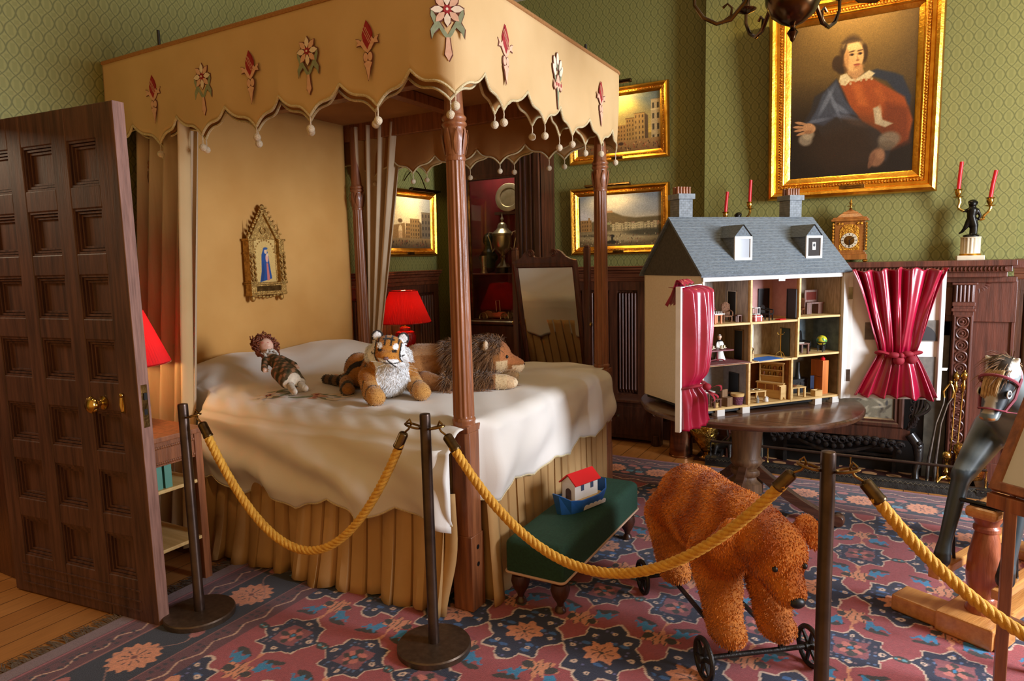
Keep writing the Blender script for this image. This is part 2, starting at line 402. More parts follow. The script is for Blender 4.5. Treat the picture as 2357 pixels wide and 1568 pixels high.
def floor_mat():
    m, nt, b = _mat('oak_floorboards'); N = nt.nodes; K = nt.links
    tc = N.new('ShaderNodeTexCoord'); mp = N.new('ShaderNodeMapping'); mp.inputs['Rotation'].default_value = (0, 0, PI/2); K.new(tc.outputs['Object'], mp.inputs[0])
    br = N.new('ShaderNodeTexBrick'); br.inputs['Scale'].default_value = 1; br.inputs['Brick Width'].default_value = 2.2; br.inputs['Row Height'].default_value = .14; br.inputs['Mortar Size'].default_value = .0025
    br.inputs['Color1'].default_value = L4((176, 118, 62)); br.inputs['Color2'].default_value = L4((160, 102, 50)); br.inputs['Mortar'].default_value = L4((70, 40, 20)); K.new(mp.outputs[0], br.inputs['Vector'])
    m2 = N.new('ShaderNodeMapping'); m2.inputs['Scale'].default_value = (14, 1, 1); K.new(tc.outputs['Object'], m2.inputs[0])
    nz = N.new('ShaderNodeTexNoise'); nz.inputs['Scale'].default_value = 6; nz.inputs['Detail'].default_value = 6; K.new(m2.outputs[0], nz.inputs['Vector'])
    mr = N.new('ShaderNodeMapRange'); mr.inputs[3].default_value = .65; mr.inputs[4].default_value = 1.25; K.new(nz.outputs['Fac'], mr.inputs[0])
    sc = N.new('ShaderNodeVectorMath'); sc.operation = 'SCALE'; K.new(br.outputs['Color'], sc.inputs[0]); K.new(mr.outputs[0], sc.inputs['Scale']); K.new(sc.outputs[0], b.inputs['Base Color'])
    b.inputs['Roughness'].default_value = .38
    return m
MAT['floor'] = floor_mat()
# ------------------------------------------------------------------ the room
XL, YB, YC, ZC = -3.85, 5.62, 5.45, 3.9
m = MB(); m.box(-5.2, 3.9, -1.5, 5.9, -.06, 0); structure(build(m, 'floor', MAT['floor'], smooth=0))
m = MB(); m.box(-4.05, 3.9, -1.5, 5.9, ZC, ZC+.1); structure(build(m, 'ceiling', MAT['plaster'], smooth=0))
m = MB(); m.box(XL-.2, XL, 1.66, YB+.2, 0, ZC); m.box(XL-.2, XL, -1.5, 1.66, 2.36, ZC); m.box(XL-.2, XL, -1.5, .52, 0, 2.36)
structure(build(m, 'wall_left', MAT['paper'], smooth=0))
m = MB(); m.box(XL, 3.75, YB, YB+.25, 0, ZC); structure(build(m, 'wall_back', MAT['paper'], smooth=0))
m = MB(); m.box(-1.29, .72, YC, YB, 0, ZC); structure(build(m, 'wall_chimney', MAT['paper'], smooth=0))
m = MB(); m.box(3.75, 3.95, 3.65, YB+.2, 0, ZC); m.box(3.75, 3.95, .2, 2.25, 0, ZC); m.box(3.75, 3.95, 2.25, 3.65, 0, .85); m.box(3.75, 3.95, 2.25, 3.65, 3.15, ZC)
structure(build(m, 'wall_right', MAT['paper'], smooth=0))
m = MB()
for y in (2.25, 2.93, 3.61): m.box(3.76, 3.86, y, y+.04, .85, 3.15)
for z in (.85, 2.0, 3.11): m.box(3.76, 3.86, 2.25, 3.65, z, z+.04)
structure(build(m, 'window_1', MAT['whitepaint'], smooth=0))
# doorway lining in the left wall
m = MB(); m.box(XL-.24, XL+.035, 1.60, 1.72, 0, 2.30); m.box(XL-.24, XL+.035, .46, .58, 0, 2.30); m.box(XL-.24, XL+.035, .46, 1.72, 2.30, 2.42)
structure(build(m, 'trim_1', MAT['panelwood'], smooth=0, bevel=.006))
area_light('hall_fill', (-4.7, .75, 2.5), (-3.6, 1.0, 0), .4, .4, 16, (1.0, .80, .55))  # added fill without a fixture, lifts the floor inside the doorway
# hall beyond the doorway
m = MB(); m.box(-5.2, -5.15, -1.5, 5.9, 0, 3.0); structure(build(m, 'wall_hall', MAT['panelwood'], smooth=0))

def wainscot(name, u0, u1, P, ztop, npan, zbot=.0, lower=.36):
    """P(u, n, z) places a point: u along the wall, n out of it"""
    def bx(mb, a, b, n0, n1, z0, z1):
        vs = [P(u, n, z) for z in (z0, z1) for (u, n) in ((a, n0), (b, n0), (b, n1), (a, n1))]
        mb.add(vs, [(0,3,2,1),(4,5,6,7),(0,1,5,4),(1,2,6,5),(2,3,7,6),(3,0,4,7)])
    m = MB(); bx(m, u0, u1, 0, .018, zbot, ztop-.03)
    st = .075; w = (u1-u0-st)/npan
    for k in range(npan+1): bx(m, u0+k*w, u0+k*w+st, .0, .045, zbot, ztop-.1)
    bx(m, u0, u1, 0, .047, ztop-.21, ztop-.09); bx(m, u0, u1, 0, .047, lower-.07, lower+.02); bx(m, u0, u1, 0, .055, zbot, zbot+.16)
    for k in range(npan):
        a = u0+k*w+st+.008; b = a+w-st-.016; za, zb = lower+.03, ztop-.225; nf = 6
        def fold(s, t):
            ph = (s*nf) % 1; h = .012+.024*abs(math.sin(PI*s*nf))**.6
            edge = .055*abs(math.sin(PI*s*nf)); zz = za+(zb-za)*t
            if t > .93: zz = zb-edge*.5*(1-(t-.93)/.07)-(.05-edge)*.3
            if t > .985: h = .01
            if t < .015: h = .01
            return P(a+(b-a)*s, .018+h, min(zz, zb))
        m.grid(43, 30, fold)
    o = build(m, name, MAT['panelwood'], smooth=30); structure(o)
    m = MB()
    for (z0, z1, n1) in ((ztop-.10, ztop-.06, .06), (ztop-.06, ztop-.035, .075), (ztop-.035, ztop-.012, .095), (ztop-.012, ztop, .105), (ztop-.135, ztop-.10, .055)): bx(m, u0, u1, 0, n1, z0, z1)
    o2 = build(m, name.replace('trim', 'trim_rail'), MAT['railwood'], smooth=0, bevel=.006); o2.parent = o; return o
wainscot('trim_2', -2.66, -1.29, lambda u, n, z: (u, YB-n, z), 1.505, 5)
wainscot('trim_3', 1.72, 5.33, lambda u, n, z: (XL+n, u, z), 1.505, 11)
wainscot('trim_4', .72, 3.7, lambda u, n, z: (u, YB-n, z), 1.505, 9)

# hearth
m = MB(); m.box(-1.27, .70, 5.085, 5.6, 0, .012); h = build(m, 'hearth', MAT['tile'], smooth=0); structure(h)
m = MB()
for i in range(13):
    for j in range(3):
        c = (-1.19+i*.15+(.075 if j % 2 else 0), 5.14+j*.11)
        if c[0] > .66: continue
        m.prism([(.048*math.cos(a*PI/8), .034*math.sin(a*PI/8)) for a in range(16)], (c[0], c[1], .012), (1,0,0), (0,1,0), (0,0,.0015))
build(m, 'tile_pattern', MAT['tilespot'], h, smooth=0)

# ------------------------------------------------------------------ door standing open
door_p = Vector((-3.745, 1.545, 0)); door_q = Vector((-2.752, 1.652, 0)); dd = (door_q-door_p); DW = dd.length; dd.normalize(); dn = Vector((dd.y, -dd.x, 0))
def DP(u, n, z): return door_p+dd*u+dn*n+Vector((0, 0, z))     # n toward the viewer
DT = .052; DH = 2.252
m = MB(); me_ = MB()
def dbox(mb, u0, u1, n0, n1, z0, z1, mi=0):
    vs = [DP(u, n, z) for z in (z0, z1) for (u, n) in ((u0, n1), (u1, n1), (u1, n0), (u0, n0))]
    mb.add(vs, [(0,3,2,1),(4,5,6,7),(0,1,5,4),(1,2,6,5),(2,3,7,6),(3,0,4,7)], mi)
cols_u = [(.10, .305), (.40, .605), (.70, .885)]
rows_z = [(.20, .40), (.49, .69), (.78, .965), (1.09, 1.275), (1.365, 1.555), (1.645, 1.835), (1.925, 2.115)]
dbox(m, .02, DW-.02, -DT+.012, -.030, .01, DH-.01)
us = [0]+[x for c in cols_u for x in c]+[DW]; zs = [.006]+[x for r in rows_z for x in r]+[DH]
for i in range(0, len(us), 2): dbox(m, us[i], us[i+1], -DT, 0, .006, DH)
for i in range(0, len(zs), 2):
    for c in cols_u: dbox(m, c[0]-.001, c[1]+.001, -DT+.001, -.001, zs[i], zs[i+1])
door = structure(build(m, 'door_1', MAT['doorwood'], smooth=0, bevel=.004))
m = MB()
for (u0, u1) in cols_u:
    for (z0, z1) in rows_z:
        for (k, n0, n1) in ((0.0, -.03, -.006), (.012, -.03, -.013), (.024, -.03, -.021)):
            a, b, c, d = u0+k, u1-k, z0+k, z1-k; t = .009
            dbox(m, a, b, n0, n1, c, c+t); dbox(m, a, b, n0, n1, d-t, d); dbox(m, a, a+t, n0, n1, c+t, d-t); dbox(m, b-t, b, n0, n1, c+t, d-t)
for z in (.055, .10, .148): dbox(m, .07, .90, -.002, .004, z, z+.006)
build(m, 'panel_moulding', MAT['doorwood'], door, smooth=0)
m = MB(); dbox(m, DW-.001, DW+.004, -DT, 0, .006, DH); build(m, 'lock_edge', MAT['dooredge'], door, smooth=0)
m = MB(); dbox(m, DW+.003, DW+.006, -.041, -.012, .90, 1.085); build(m, 'lock_plate', MAT['oldbrass'], door, smooth=0, bevel=.001)
m = MB(); dbox(m, DW+.005, DW+.007, -.034, -.019, .955, .98); dbox(m, DW+.005, DW+.0125, -.034, -.019, 1.02, 1.05); build(m, 'latch_bolt', MAT['black'], door, smooth=0)
kc = DP(.78, 0, 1.0)
m = MB(); m.lathe([(.030, 0), (.030, .006), (.016, .010), (.011, .014), (.011, .030), (.02, .034), (.030, .043), (.034, .055), (.031, .066), (.02, .074), (0, .077)], kc, 40, dn, flute=0)
for i in range(8):
    a = 2*PI*i/8; c = kc+dn*.054+dd*(.026*math.cos(a))+Vector((0, 0, .026*math.sin(a))); m.sphere(c, .0125, 8, 6)
k = build(m, 'door_knob', MAT['brass'], door); k['label'] = 'lobed brass door knob'
ec = DP(.905, 0, 1.0)
m = MB(); m.prism([(-.010, -.036), (.010, -.036), (.012, -.01), (.008, .02), (.006, .036), (-.006, .036), (-.008, .02), (-.012, -.01)], ec, dd, (0, 0, 1), dn*.008)
m.sphere(ec+dn*.006+Vector((0, 0, .04)), .010, 10, 8); m.tube([ec+dn*.008+Vector((0, 0, -.03)), ec+dn*.012, ec+dn*.008+Vector((0, 0, .03))], .006, 8)
build(m, 'keyhole_cover', MAT['brass'], door)

# ------------------------------------------------------------------ the rug
RX0, RX1, RY0, RY1 = -2.98, 1.36, .98, 4.93
def rug_colours(X, Y):
    S = lambda *c: np.array(c, float)
    rose, navy, peach, cyan, dark, cream, burg, blk = S(158, 68, 70), S(24, 28, 56), S(214, 138, 98), S(44, 126, 168), S(52, 44, 36), S(216, 184, 160), S(98, 50, 54), S(28, 28, 42)
    c = np.empty(X.shape+(3,)); c[:] = rose
    def put(mask, col): c[mask] = col
    def hsh(a, b): return (np.sin(a*127.1+b*311.7)*43758.5453) % 1
    wob = .004*np.sin(X*61+Y*23)+.004*np.sin(Y*71-X*37); Xw = X+wob; Yw = Y+.004*np.sin(X*53+Y*43)
    px, py = .3475, .955
    # star rows
    kx = np.round((Xw+2.159)/px); ky = np.round((Yw-1.865)/py); sx = Xw+2.159-kx*px; sy = Yw-1.865-ky*py
    asx, asy = np.abs(sx), np.abs(sy)
    # stems, palmettes, birds
    dp = np.hypot(sx/.075, (asy-.275)/.052); th = np.arctan2(asy-.275, sx)
    pal = dp < .86+.22*np.cos(7*th)
    stem = (asx < .007+.004*np.sin(asy*90)) & (asy > .12) & (asy < .27)
    put(np.hypot((asx-.085)/.05, (asy-.172+.25*(asx-.085))/.016) < 1, dark)
    bird = ((asx-.10)*.35+np.abs(asy-.205+.3*(asx-.1)+.012*np.sin(asx*160)) < .018-.10*np.abs(asx-.10)) & (asx > .045) & (asx < .155)
    put(bird, cyan); put(np.hypot((asx-.055)/.016, (asy-.235)/.010) < 1, cyan)
    put(stem, peach); put(pal, peach); put(np.hypot((asx-.05)/.02, (asy-.275)/.022) < 1, dark); put(pal & (np.sin(sx*260) > .86), dark)
    star = np.minimum(np.maximum(asx, asy*1.0)-.100, (asx+asy)/1.4142-.104)
    put(star < .006, cream); put(star < 0, navy)
    dots = (hsh(np.floor(X/.022), np.floor(Y/.022)) > .62) & (np.hypot((X/.022) % 1-.5, (Y/.022) % 1-.5) < .30)
    put((star < -.01) & dots & (hsh(np.floor(X/.022), np.floor(Y/.022)) > .8), S(84, 110, 150)); put((star < -.01) & dots & (hsh(np.floor(X/.022), np.floor(Y/.022)) <= .8), S(120, 96, 104))
    ring = np.abs(np.hypot(asx-.102, asy)-.009) < .004; put(ring, cream); ring = np.abs(np.hypot(asx, asy-.102)-.009) < .004; put(ring, cream)
    core = np.maximum(asx, asy) < .062; put(core, S(140, 72, 76))
    rr = np.hypot(sx, sy); tt = np.arctan2(sy, sx)
    put(core & (rr < .050*np.abs(np.cos(2*tt))+.006), dark); put(core & (rr < .046*np.abs(np.sin(2*tt))+.002) & (rr > .016), S(196, 110, 96)); put(rr < .010, cyan)
    # small rosettes between the stars
    ex = np.abs(Xw+2.159-px/2-np.round((Xw+2.159-px/2)/px)*px)
    put((np.hypot(ex/.030, sy/.024) < 1), dark); put((np.hypot((ex-.014)/.008, sy/.008) < 1), S(90, 150, 160)); put(np.hypot(ex, sy) < .006, peach)
    # navy lozenges with peach flowers, touching corner to corner
    ly = Yw-1.865-py/2-np.round((Yw-1.865-py/2)/py)*py; lx = Xw+2.159-px/2-np.round((Xw+2.159-px/2)/px)*px; alx, aly = np.abs(lx), np.abs(ly)
    lz = np.minimum(np.minimum(alx/.176+aly/.215-1, np.maximum(alx/.112, aly/.155)-1), np.hypot(alx/.07, aly/.215)-1)
    put(lz < .06, cream); put(lz < 0, navy)
    put((lz < -.06) & dots & (hsh(np.floor(X/.022), np.floor(Y/.022)) > .86), S(96, 96, 140))
    q = hsh(np.floor(X/.05), np.floor(Y/.04)); put((lz < -.1) & (q > .72) & (np.hypot(((X/.05) % 1-.5)*1, ((Y/.04) % 1-.5)*1.6) < .42), S(52, 96, 150))
    for (ox, oy) in ((.125, .0), (.07, .105), (0, .15)): put((np.abs(np.hypot(alx-ox, aly-oy)-.009) < .0045) & (lz < 0), cream)
    r2 = np.hypot(lx, ly); t2 = np.arctan2(ly, lx); fl = r2 < .070*(1+.16*np.cos(8*t2)); put(fl, peach)
    put(fl & (r2 < .045) & (np.abs(np.sin(4*t2)) < .3) & (r2 > .012), S(96, 56, 50)); put(r2 < .009, dark)
    # borders
    def border(d, s, per, off):
        inside = d < .62
        put(inside, burg)
        put(inside & (d < .075), S(122, 96, 96)); put(inside & (np.abs(d-.082) < .005), S(158, 84, 90)); put(inside & (np.abs(d-.115) < .004), S(60, 40, 48))
        z1 = np.abs(((s/.16) % 1)-.5)*2
        for (cen, amp) in ((.165, .020), (.575, .016)): put(inside & (np.abs(d-cen-amp*(np.clip((z1-.5)*2.2, -1, 1))) < .0045), S(204, 160, 132))
        put(inside & (((d > .125) & (d < .215)) | ((d > .50) & (d < .56))) & (hsh(np.floor(s/.030), np.floor(d/.030)) > .52) & (np.hypot((s/.03) % 1-.5, (d/.03) % 1-.5) < .33), S(50, 34, 44))
        mb_ = (d > .225) & (d < .50); put(mb_, blk); put((np.abs(d-.225) < .004) | (np.abs(d-.50) < .004), S(150, 92, 84))
        w = (s-off)/per; f = (w-np.round(w))*per; dc = d-.365; r3 = np.hypot(f, dc); t3 = np.arctan2(dc, f)
        big = .098 if per > .45 else .082
        put(mb_ & (r3 < big*(1+.10*np.cos(14*t3))), peach); put(mb_ & (r3 < big*.6) & (np.abs(np.sin(5*t3+.3)) < .28) & (r3 > .02), blk); put(r3 < .012, S(120, 60, 50))
        af = np.abs(f); h2 = per/2
        put(mb_ & (np.maximum(np.abs(af-h2+.035)-.026, np.abs(dc-.03)-.020) < 0), S(96, 150, 172)); put(mb_ & (np.maximum(np.abs(af-h2+.035)-.020, np.abs(dc-.03)-.014) < 0), S(70, 120, 146))
        put(mb_ & (np.hypot((af-h2+.055)/.034, (np.abs(dc+.01)-.085)/.026) < 1), S(168, 92, 84)); put(mb_ & (np.hypot((af-h2-.01)/.03, (dc+.05)/.024) < 1), S(196, 116, 92))
        put(mb_ & (np.abs(dc-.085*np.sin(s*2*PI/per*1.5)) < .003), S(170, 120, 104))
    dl = X-RX0; df = (RY1-Y)+.07; dr = RX1-X
    fieldc = c.copy()
    border(np.where(dl <= df, dl, 9), Y, .575, 1.456); border(np.where(df < dl, df, 9), X, .33, -.097); border(dr, Y, .575, 1.456)
    n = .93+.14*RNG.random(X.shape)
    return lin(np.clip(c*n[..., None], 0, 255))
def make_rug():
    nx, ny = 800, 730
    xs = np.linspace(RX0, RX1, nx); ys = np.linspace(RY0, RY1, ny); X, Y = np.meshgrid(xs, ys)
    C = rug_colours(X, Y)
    Z = .010+.0012*np.sin(X*7)*np.sin(Y*5)
    V = np.stack([X, Y, Z], -1).reshape(-1, 3)
    idx = np.arange(nx*ny).reshape(ny, nx)
    Fq = np.stack([idx[:-1, :-1], idx[:-1, 1:], idx[1:, 1:], idx[1:, :-1]], -1).reshape(-1, 4)
    # edge down to the floor
    loop = np.concatenate([idx[0, :], idx[1:, -1], idx[-1, -2::-1], idx[-2:0:-1, 0]])
    Vb = V[loop].copy(); Vb[:, 2] = .001; o = len(V); n = len(loop); k = np.arange(n); k2 = (k+1) % n
    Fs = np.stack([loop[k], o+k, o+k2, loop[k2]], -1)
    V = np.concatenate([V, Vb]); F = np.concatenate([Fq, Fs]); Cc = np.concatenate([C.reshape(-1, 3), C.reshape(-1, 3)[loop]])
    me = bpy.data.meshes.new('rug'); me.vertices.add(len(V)); me.vertices.foreach_set('co', V.astype(np.float32).ravel())
    me.loops.add(F.size); me.loops.foreach_set('vertex_index', F.astype(np.int32).ravel()); me.polygons.add(len(F))
    me.polygons.foreach_set('loop_start', np.arange(0, F.size, 4, dtype=np.int32)); me.update(calc_edges=True)
    a = me.color_attributes.new('Col', 'FLOAT_COLOR', 'POINT'); c4 = np.ones((len(V), 4), np.float32); c4[:, :3] = Cc; a.data.foreach_set('color', c4.ravel())
    me.shade_smooth()
    o = link(me, 'rug', MAT['rugpile']); tag(o, 'red and navy patterned wool rug covering most of the floor', 'rug')
    m = MB(); r = random.Random(3)
    for i in range(900):
        y = RY0+(RY1-RY0)*i/900; L = r.uniform(.05, .10); a = r.uniform(-.6, .6)
        p = [(RX0+.004, y, .006), (RX0-L*.5, y+a*.02, .009), (RX0-L, y+a*.05, .004)]
        m.tube(p, [.0026, .0022, .0014], 4)
    f = build(m, 'fringe', MAT['fringe'], o, smooth=60); f['kind'] = 'stuff'
    return o
rug = make_rug()
# ------------------------------------------------------------------ four-poster bed
BX, BY0, BY1, BXH = -1.615, 2.42, 4.06, -3.70
bed = thing('four_poster_bed', (-2.65, 3.24, 0), 'carved four-poster bed with embroidered cream canopy and tan pleated skirt', 'bed')
def bedpart(mb, name, mats, **k): return build(mb, name, mats, k.pop('parent', bed), world=True, root=bed, **k)
def post(x, y):
    m = MB(); w = .052
    def sq(hw, z0, z1):
        c = .018
        poly = [(-hw+c, -hw), (hw-c, -hw), (hw, -hw+c), (hw, hw-c), (hw-c, hw), (-hw+c, hw), (-hw, hw-c), (-hw, -hw+c)]
        m.prism(poly, (x, y, z0), (1,0,0), (0,1,0), (0, 0, z1-z0))
    m.box(x-w, x+w, y-w, y+w, .011, .36); m.prism([(-w+.016, -w), (w-.016, -w), (w, -w+.016), (w, w-.016), (w-.016, w), (-w+.016, w), (-w, w-.016), (-w, -w+.016)], (x, y, .36), (1,0,0), (0,1,0), (0, 0, .47)); m.box(x-w, x+w, y-w, y+w, .83, .86)
    blk = bedpart(m, 'post_block', MAT['bedwood'], smooth=30, bevel=.003)
    m = MB(); m.lathe([(.05, .86), (.05, .872), (.053, .88), (.05, .888), (.046, .892)], (x, y, 0), 32)
    prof = [(.046, .89), (.047, .9)]+[(.0475-.007*t, .9+1.10*t) for t in [i/10 for i in range(11)]]
    m.lathe(prof, (x, y, 0), 112, flute=14, fr=(1, len(prof)-1))
    m.lathe([(.042, 1.995), (.045, 2.005), (.042, 2.015)], (x, y, 0), 32)
    m.lathe([(.040, 2.01), (.044, 2.03), (.05, 2.08), (.050, 2.11), (.044, 2.128), (.047, 2.135), (.053, 2.142), (.053, 2.15), (.046, 2.157), (.052, 2.166), (.052, 2.174), (.044, 2.182), (.041, 2.19), (.036, 2.30), (.034, 2.62)], (x, y, 0), 32)
    for i in range(8):
        a = 2*PI*i/8; d = Vector((math.cos(a), math.sin(a), 0)); t = Vector((-d.y, d.x, 0))
        pts = []; wd = [.006, .013, .015, .011, .003]; zz = [2.02, 2.045, 2.07, 2.10, 2.125]; rr = [.043, .048, .053, .056, .052]
        for q in range(5):
            p = Vector((x, y, zz[q]))+d*rr[q]; pts += [p-t*wd[q], p+d*.004, p+t*wd[q]]
        m.add(pts, [(3*q+e, 3*q+e+1, 3*q+e+4, 3*q+e+3) for q in range(4) for e in (0, 1)])
    o = bedpart(m, 'post_column', MAT['bedwood'], smooth=50, parent=blk)
    return blk
for (px_, py_) in ((BX, BY0), (BX, BY1), (BXH+.06, BY0), (BXH+.06, BY1)): post(px_, py_)
for s in (-1, 1):
    m = MB(); m.lathe([(.011, 0), (.011, .003)], (BX+.05, BY0, .26+.04*s), 12, (1,0,0)); bedpart(m, 'bolt_hole', MAT['black'], smooth=0)
# rails round the mattress and round the tester
m = MB(); m.box(BXH, BX, BY0-.02, BY0+.02, .36, .50); bedpart(m, 'side_rail', MAT['bedwood'], smooth=0, bevel=.004)
m = MB(); m.box(BXH, BX, BY1-.02, BY1+.02, .36, .50); bedpart(m, 'side_rail', MAT['bedwood'], smooth=0, bevel=.004)
m = MB(); m.box(BX-.02, BX+.02, BY0, BY1, .36, .50); bedpart(m, 'foot_rail', MAT['bedwood'], smooth=0, bevel=.004)
m = MB(); m.box(BXH+.02, BX-.03, BY0+.03, BY1-.03, .50, .80); bedpart(m, 'mattress', MAT['cloth'], smooth=0, bevel=.04)
m = MB()
m.box(BXH-.1, BX+.06, BY0-.05, BY0+.01, 2.52, 2.66); m.box(BXH-.1, BX+.06, BY1-.01, BY1+.05, 2.52, 2.66); m.box(BX-.01, BX+.05, BY0, BY1, 2.52, 2.66)
m.box(BXH-.1, BXH-.04, BY0, BY1, 2.52, 2.66); m.box(BXH, BX, 3.2, 3.28, 2.58, 2.64); m.box(-2.7, -2.62, BY0, BY1, 2.58, 2.64)
bedpart(m, 'tester_frame', MAT['bedwood'], smooth=0, bevel=.004)
m = MB(); m.box(BXH-.1, BX+.05, BY0-.04, BY1+.04, 2.645, 2.66); bedpart(m, 'tester_cloth', MAT['lining'], smooth=0)
for (x, y) in ((-3.45, 2.36), (-1.62, 3.86)):
    m = MB(); m.lathe([(.008, 2.6), (.008, 2.84)], (x, y, 0), 10); bedpart(m, 'hanging_rod', MAT['iron'])
# headboard cloth
m = MB()
m.grid(40, 30, lambda s, t: (-3.735+.006*math.sin(s*30)*(1-t)+.004*math.sin(t*9+s*4), 2.44+1.60*s, .55+2.10*t))
bedpart(m, 'headboard_cloth', MAT['headcloth'], smooth=60, solid=.012)

# valance: a scalloped cloth following a rounded path
class Path:
    def __init__(s, off=0.0):
        x0, x1, y0, y1, r = -3.84, -1.50-off, 2.275+off, 4.175-off, .10
        pts = [(x0, y0)]
        pts += [(x0+(x1-r-x0)*i/60, y0) for i in range(1, 61)]
        pts += [(x1-r+r*math.sin(a), y0+r-r*math.cos(a)) for a in [PI/2*i/8 for i in range(1, 9)]]
        pts += [(x1, y0+r+(y1-y0-2*r)*i/48) for i in range(1, 49)]
        pts += [(x1-r+r*math.cos(a), y1-r+r*math.sin(a)) for a in [PI/2*i/8 for i in range(1, 9)]]
        pts += [(x1-r-(x1-r-x0)*i/60, y1) for i in range(1, 61)]
        s.p = np.array(pts); d = np.linalg.norm(np.diff(s.p, axis=0), axis=1); s.c = np.concatenate([[0], np.cumsum(d)]); s.L = s.c[-1]
        s.corner1 = s.c[60+4]; s.corner2 = s.c[60+8+48+4]
    def at(s, l):
        l = min(max(l, 0), s.L-1e-6); x = np.interp(l, s.c, s.p[:, 0]); y = np.interp(l, s.c, s.p[:, 1])
        e = .01; a = min(max(l-e, 0), s.L); b = min(l+e, s.L)
        t = np.array([np.interp(b, s.c, s.p[:, 0])-np.interp(a, s.c, s.p[:, 0]), np.interp(b, s.c, s.p[:, 1])-np.interp(a, s.c, s.p[:, 1])]); t /= np.linalg.norm(t)+1e-9
        return x, y, t[1], -t[0]          # point and outward normal
VAL = []
def valance(off, name, mats, top=2.715):
    P = Path(off); per = .3665
    # scallop tips: corner tips fixed, others evenly between
    tips = []
    n1 = 6; seg1 = P.corner1-.40*(1 if off == 0 else 1)
    t1 = [P.corner1-per*1.02*k-(.0 if k == 0 else .02) for k in range(7)]
    n2 = 5; t2 = [P.corner1+(P.corner2-P.corner1)*k/n2 for k in range(1, n2+1)]
    t3 = [P.corner2+per*1.02*k+.02 for k in range(1, 7)]
    tips = sorted([t for t in t1 if t > .02]+t2+[t for t in t3 if t < P.L-.02])
    peaks = [max(tips[0]-per/2, 0)]+[(tips[i]+tips[i+1])/2 for i in range(len(tips)-1)]+[min(tips[-1]+per/2, P.L)]
    D = .112; zt = 2.238
    def zb(l):
        for i, t in enumerate(tips):
            a, b = peaks[i], peaks[i+1]
            if a <= l <= b:
                u = (l-a)/(t-a+1e-9) if l <= t else (b-l)/(b-t+1e-9); u = min(max(u, 0), 1)
                return zt+D*(1-(u+.78*math.sin(2*PI*u)/(2*PI)))
        return zt+D
    def near_peak(l): return min(abs(l-p) for p in peaks)
    NL = 560; NV = 15; ls = sorted(set([P.L*i/NL for i in range(NL+1)]+tips+peaks)); m = MB()
    def pt(l, t):
        x, y, nx, ny = P.at(l); z = top+(zb(l)-top)*t
        w = t*t*(.010*math.sin(l*8.5+1)+.012*math.exp(-(near_peak(l)/.05)**2)-.006)+.006*math.sin(l*3.1)*math.sin(t*PI)
        return (x+nx*w, y+ny*w, z)
    vs = [pt(l, j/(NV-1)) for j in range(NV) for l in ls]; n = len(ls)
    m.add(vs, [(j*n+i, (j+1)*n+i, (j+1)*n+i+1, j*n+i+1) for j in range(NV-1) for i in range(n-1)])
    o = bedpart(m, name, mats, smooth=60, solid=.004)
    m = MB(); step = ls[::2]+[]
    pts = [pt(l, 1.0) for l in ls]; m.tube(pts, .0065, 6)
    b = bedpart(m, 'braid_edge', MAT['trim'], smooth=60, parent=o)
    if off == 0:
        m = MB(); m.tube([tuple(np.array(pt(l, 0))+np.array([0, 0, -.004])) for l in ls], .011, 6); bedpart(m, 'top_binding', MAT['binding'], smooth=60, parent=o)
    for k, t in enumerate(tips):
        q = Vector(pt(t, 1)); dz = .035+.012*((k*7) % 3)/2; m = MB()
        m.tube([q, q+Vector((.002, 0, -dz*.5)), q+Vector((0, 0, -dz))], .003, 5); m.sphere(q+Vector((0, 0, -dz-.014)), .0185, 12, 9)
        bedpart(m, 'pompom', MAT['pom'], smooth=60)
    return o, P, pt, zb, tips
val, VP_, vpt, vzb, vtips = valance(0, 'valance', MAT['cloth'])
valance(.075, 'inner_valance', MAT['lining'])

# appliqué flowers on the valance
CR, PK, RD, GR, BR = range(5); AM = [MAT['cream_cloth'], MAT['pink_cloth'], MAT['red_cloth'], MAT['green_cloth'], MAT['brown_cloth']]
def ell(cx, cy, rx, ry, n=16, rot=0):
    c, s = math.cos(rot), math.sin(rot); return [(cx+rx*math.cos(a)*c-ry*math.sin(a)*s, cy+rx*math.cos(a)*s+ry*math.sin(a)*c) for a in [2*PI*i/n for i in range(n)]]
def mir(p): return [(-x, y) for x, y in reversed(p)]
def motif_bud():
    out = []
    leaf = [(0, -.015), (.02, .0), (.036, .022), (.058, .02), (.052, .034), (.062, .048), (.048, .046), (.034, .036), (.022, .05), (.012, .03), (0, .01)]
    out += [(leaf, PK, 1, .0), (mir(leaf), PK, 1, .0)]
    out += [([(0, .0), (.022, .035), (.026, .06), (.016, .085), (0, .115), (-.016, .085), (-.026, .06), (-.022, .035)], RD, 1, .001)]
    out += [(ell(.012, -.03, .012, .018), PK, 1, 0), (ell(-.012, -.03, .012, .018), PK, 1, 0), ([(0, -.045), (.022, -.055), (.012, -.075), (0, -.125), (-.012, -.075), (-.022, -.055)], PK, 1, .001)]
    for k in range(-3, 4): out.append(([(k*.009-.001+.02, .02+abs(k)*.004), (k*.009+.001+.02, .02+abs(k)*.004), (k*.009-.014, .095-abs(k)*.006), (k*.009-.016, .095-abs(k)*.006)], PK, 0, .0025)) if abs(k) < 2 else None
    return out
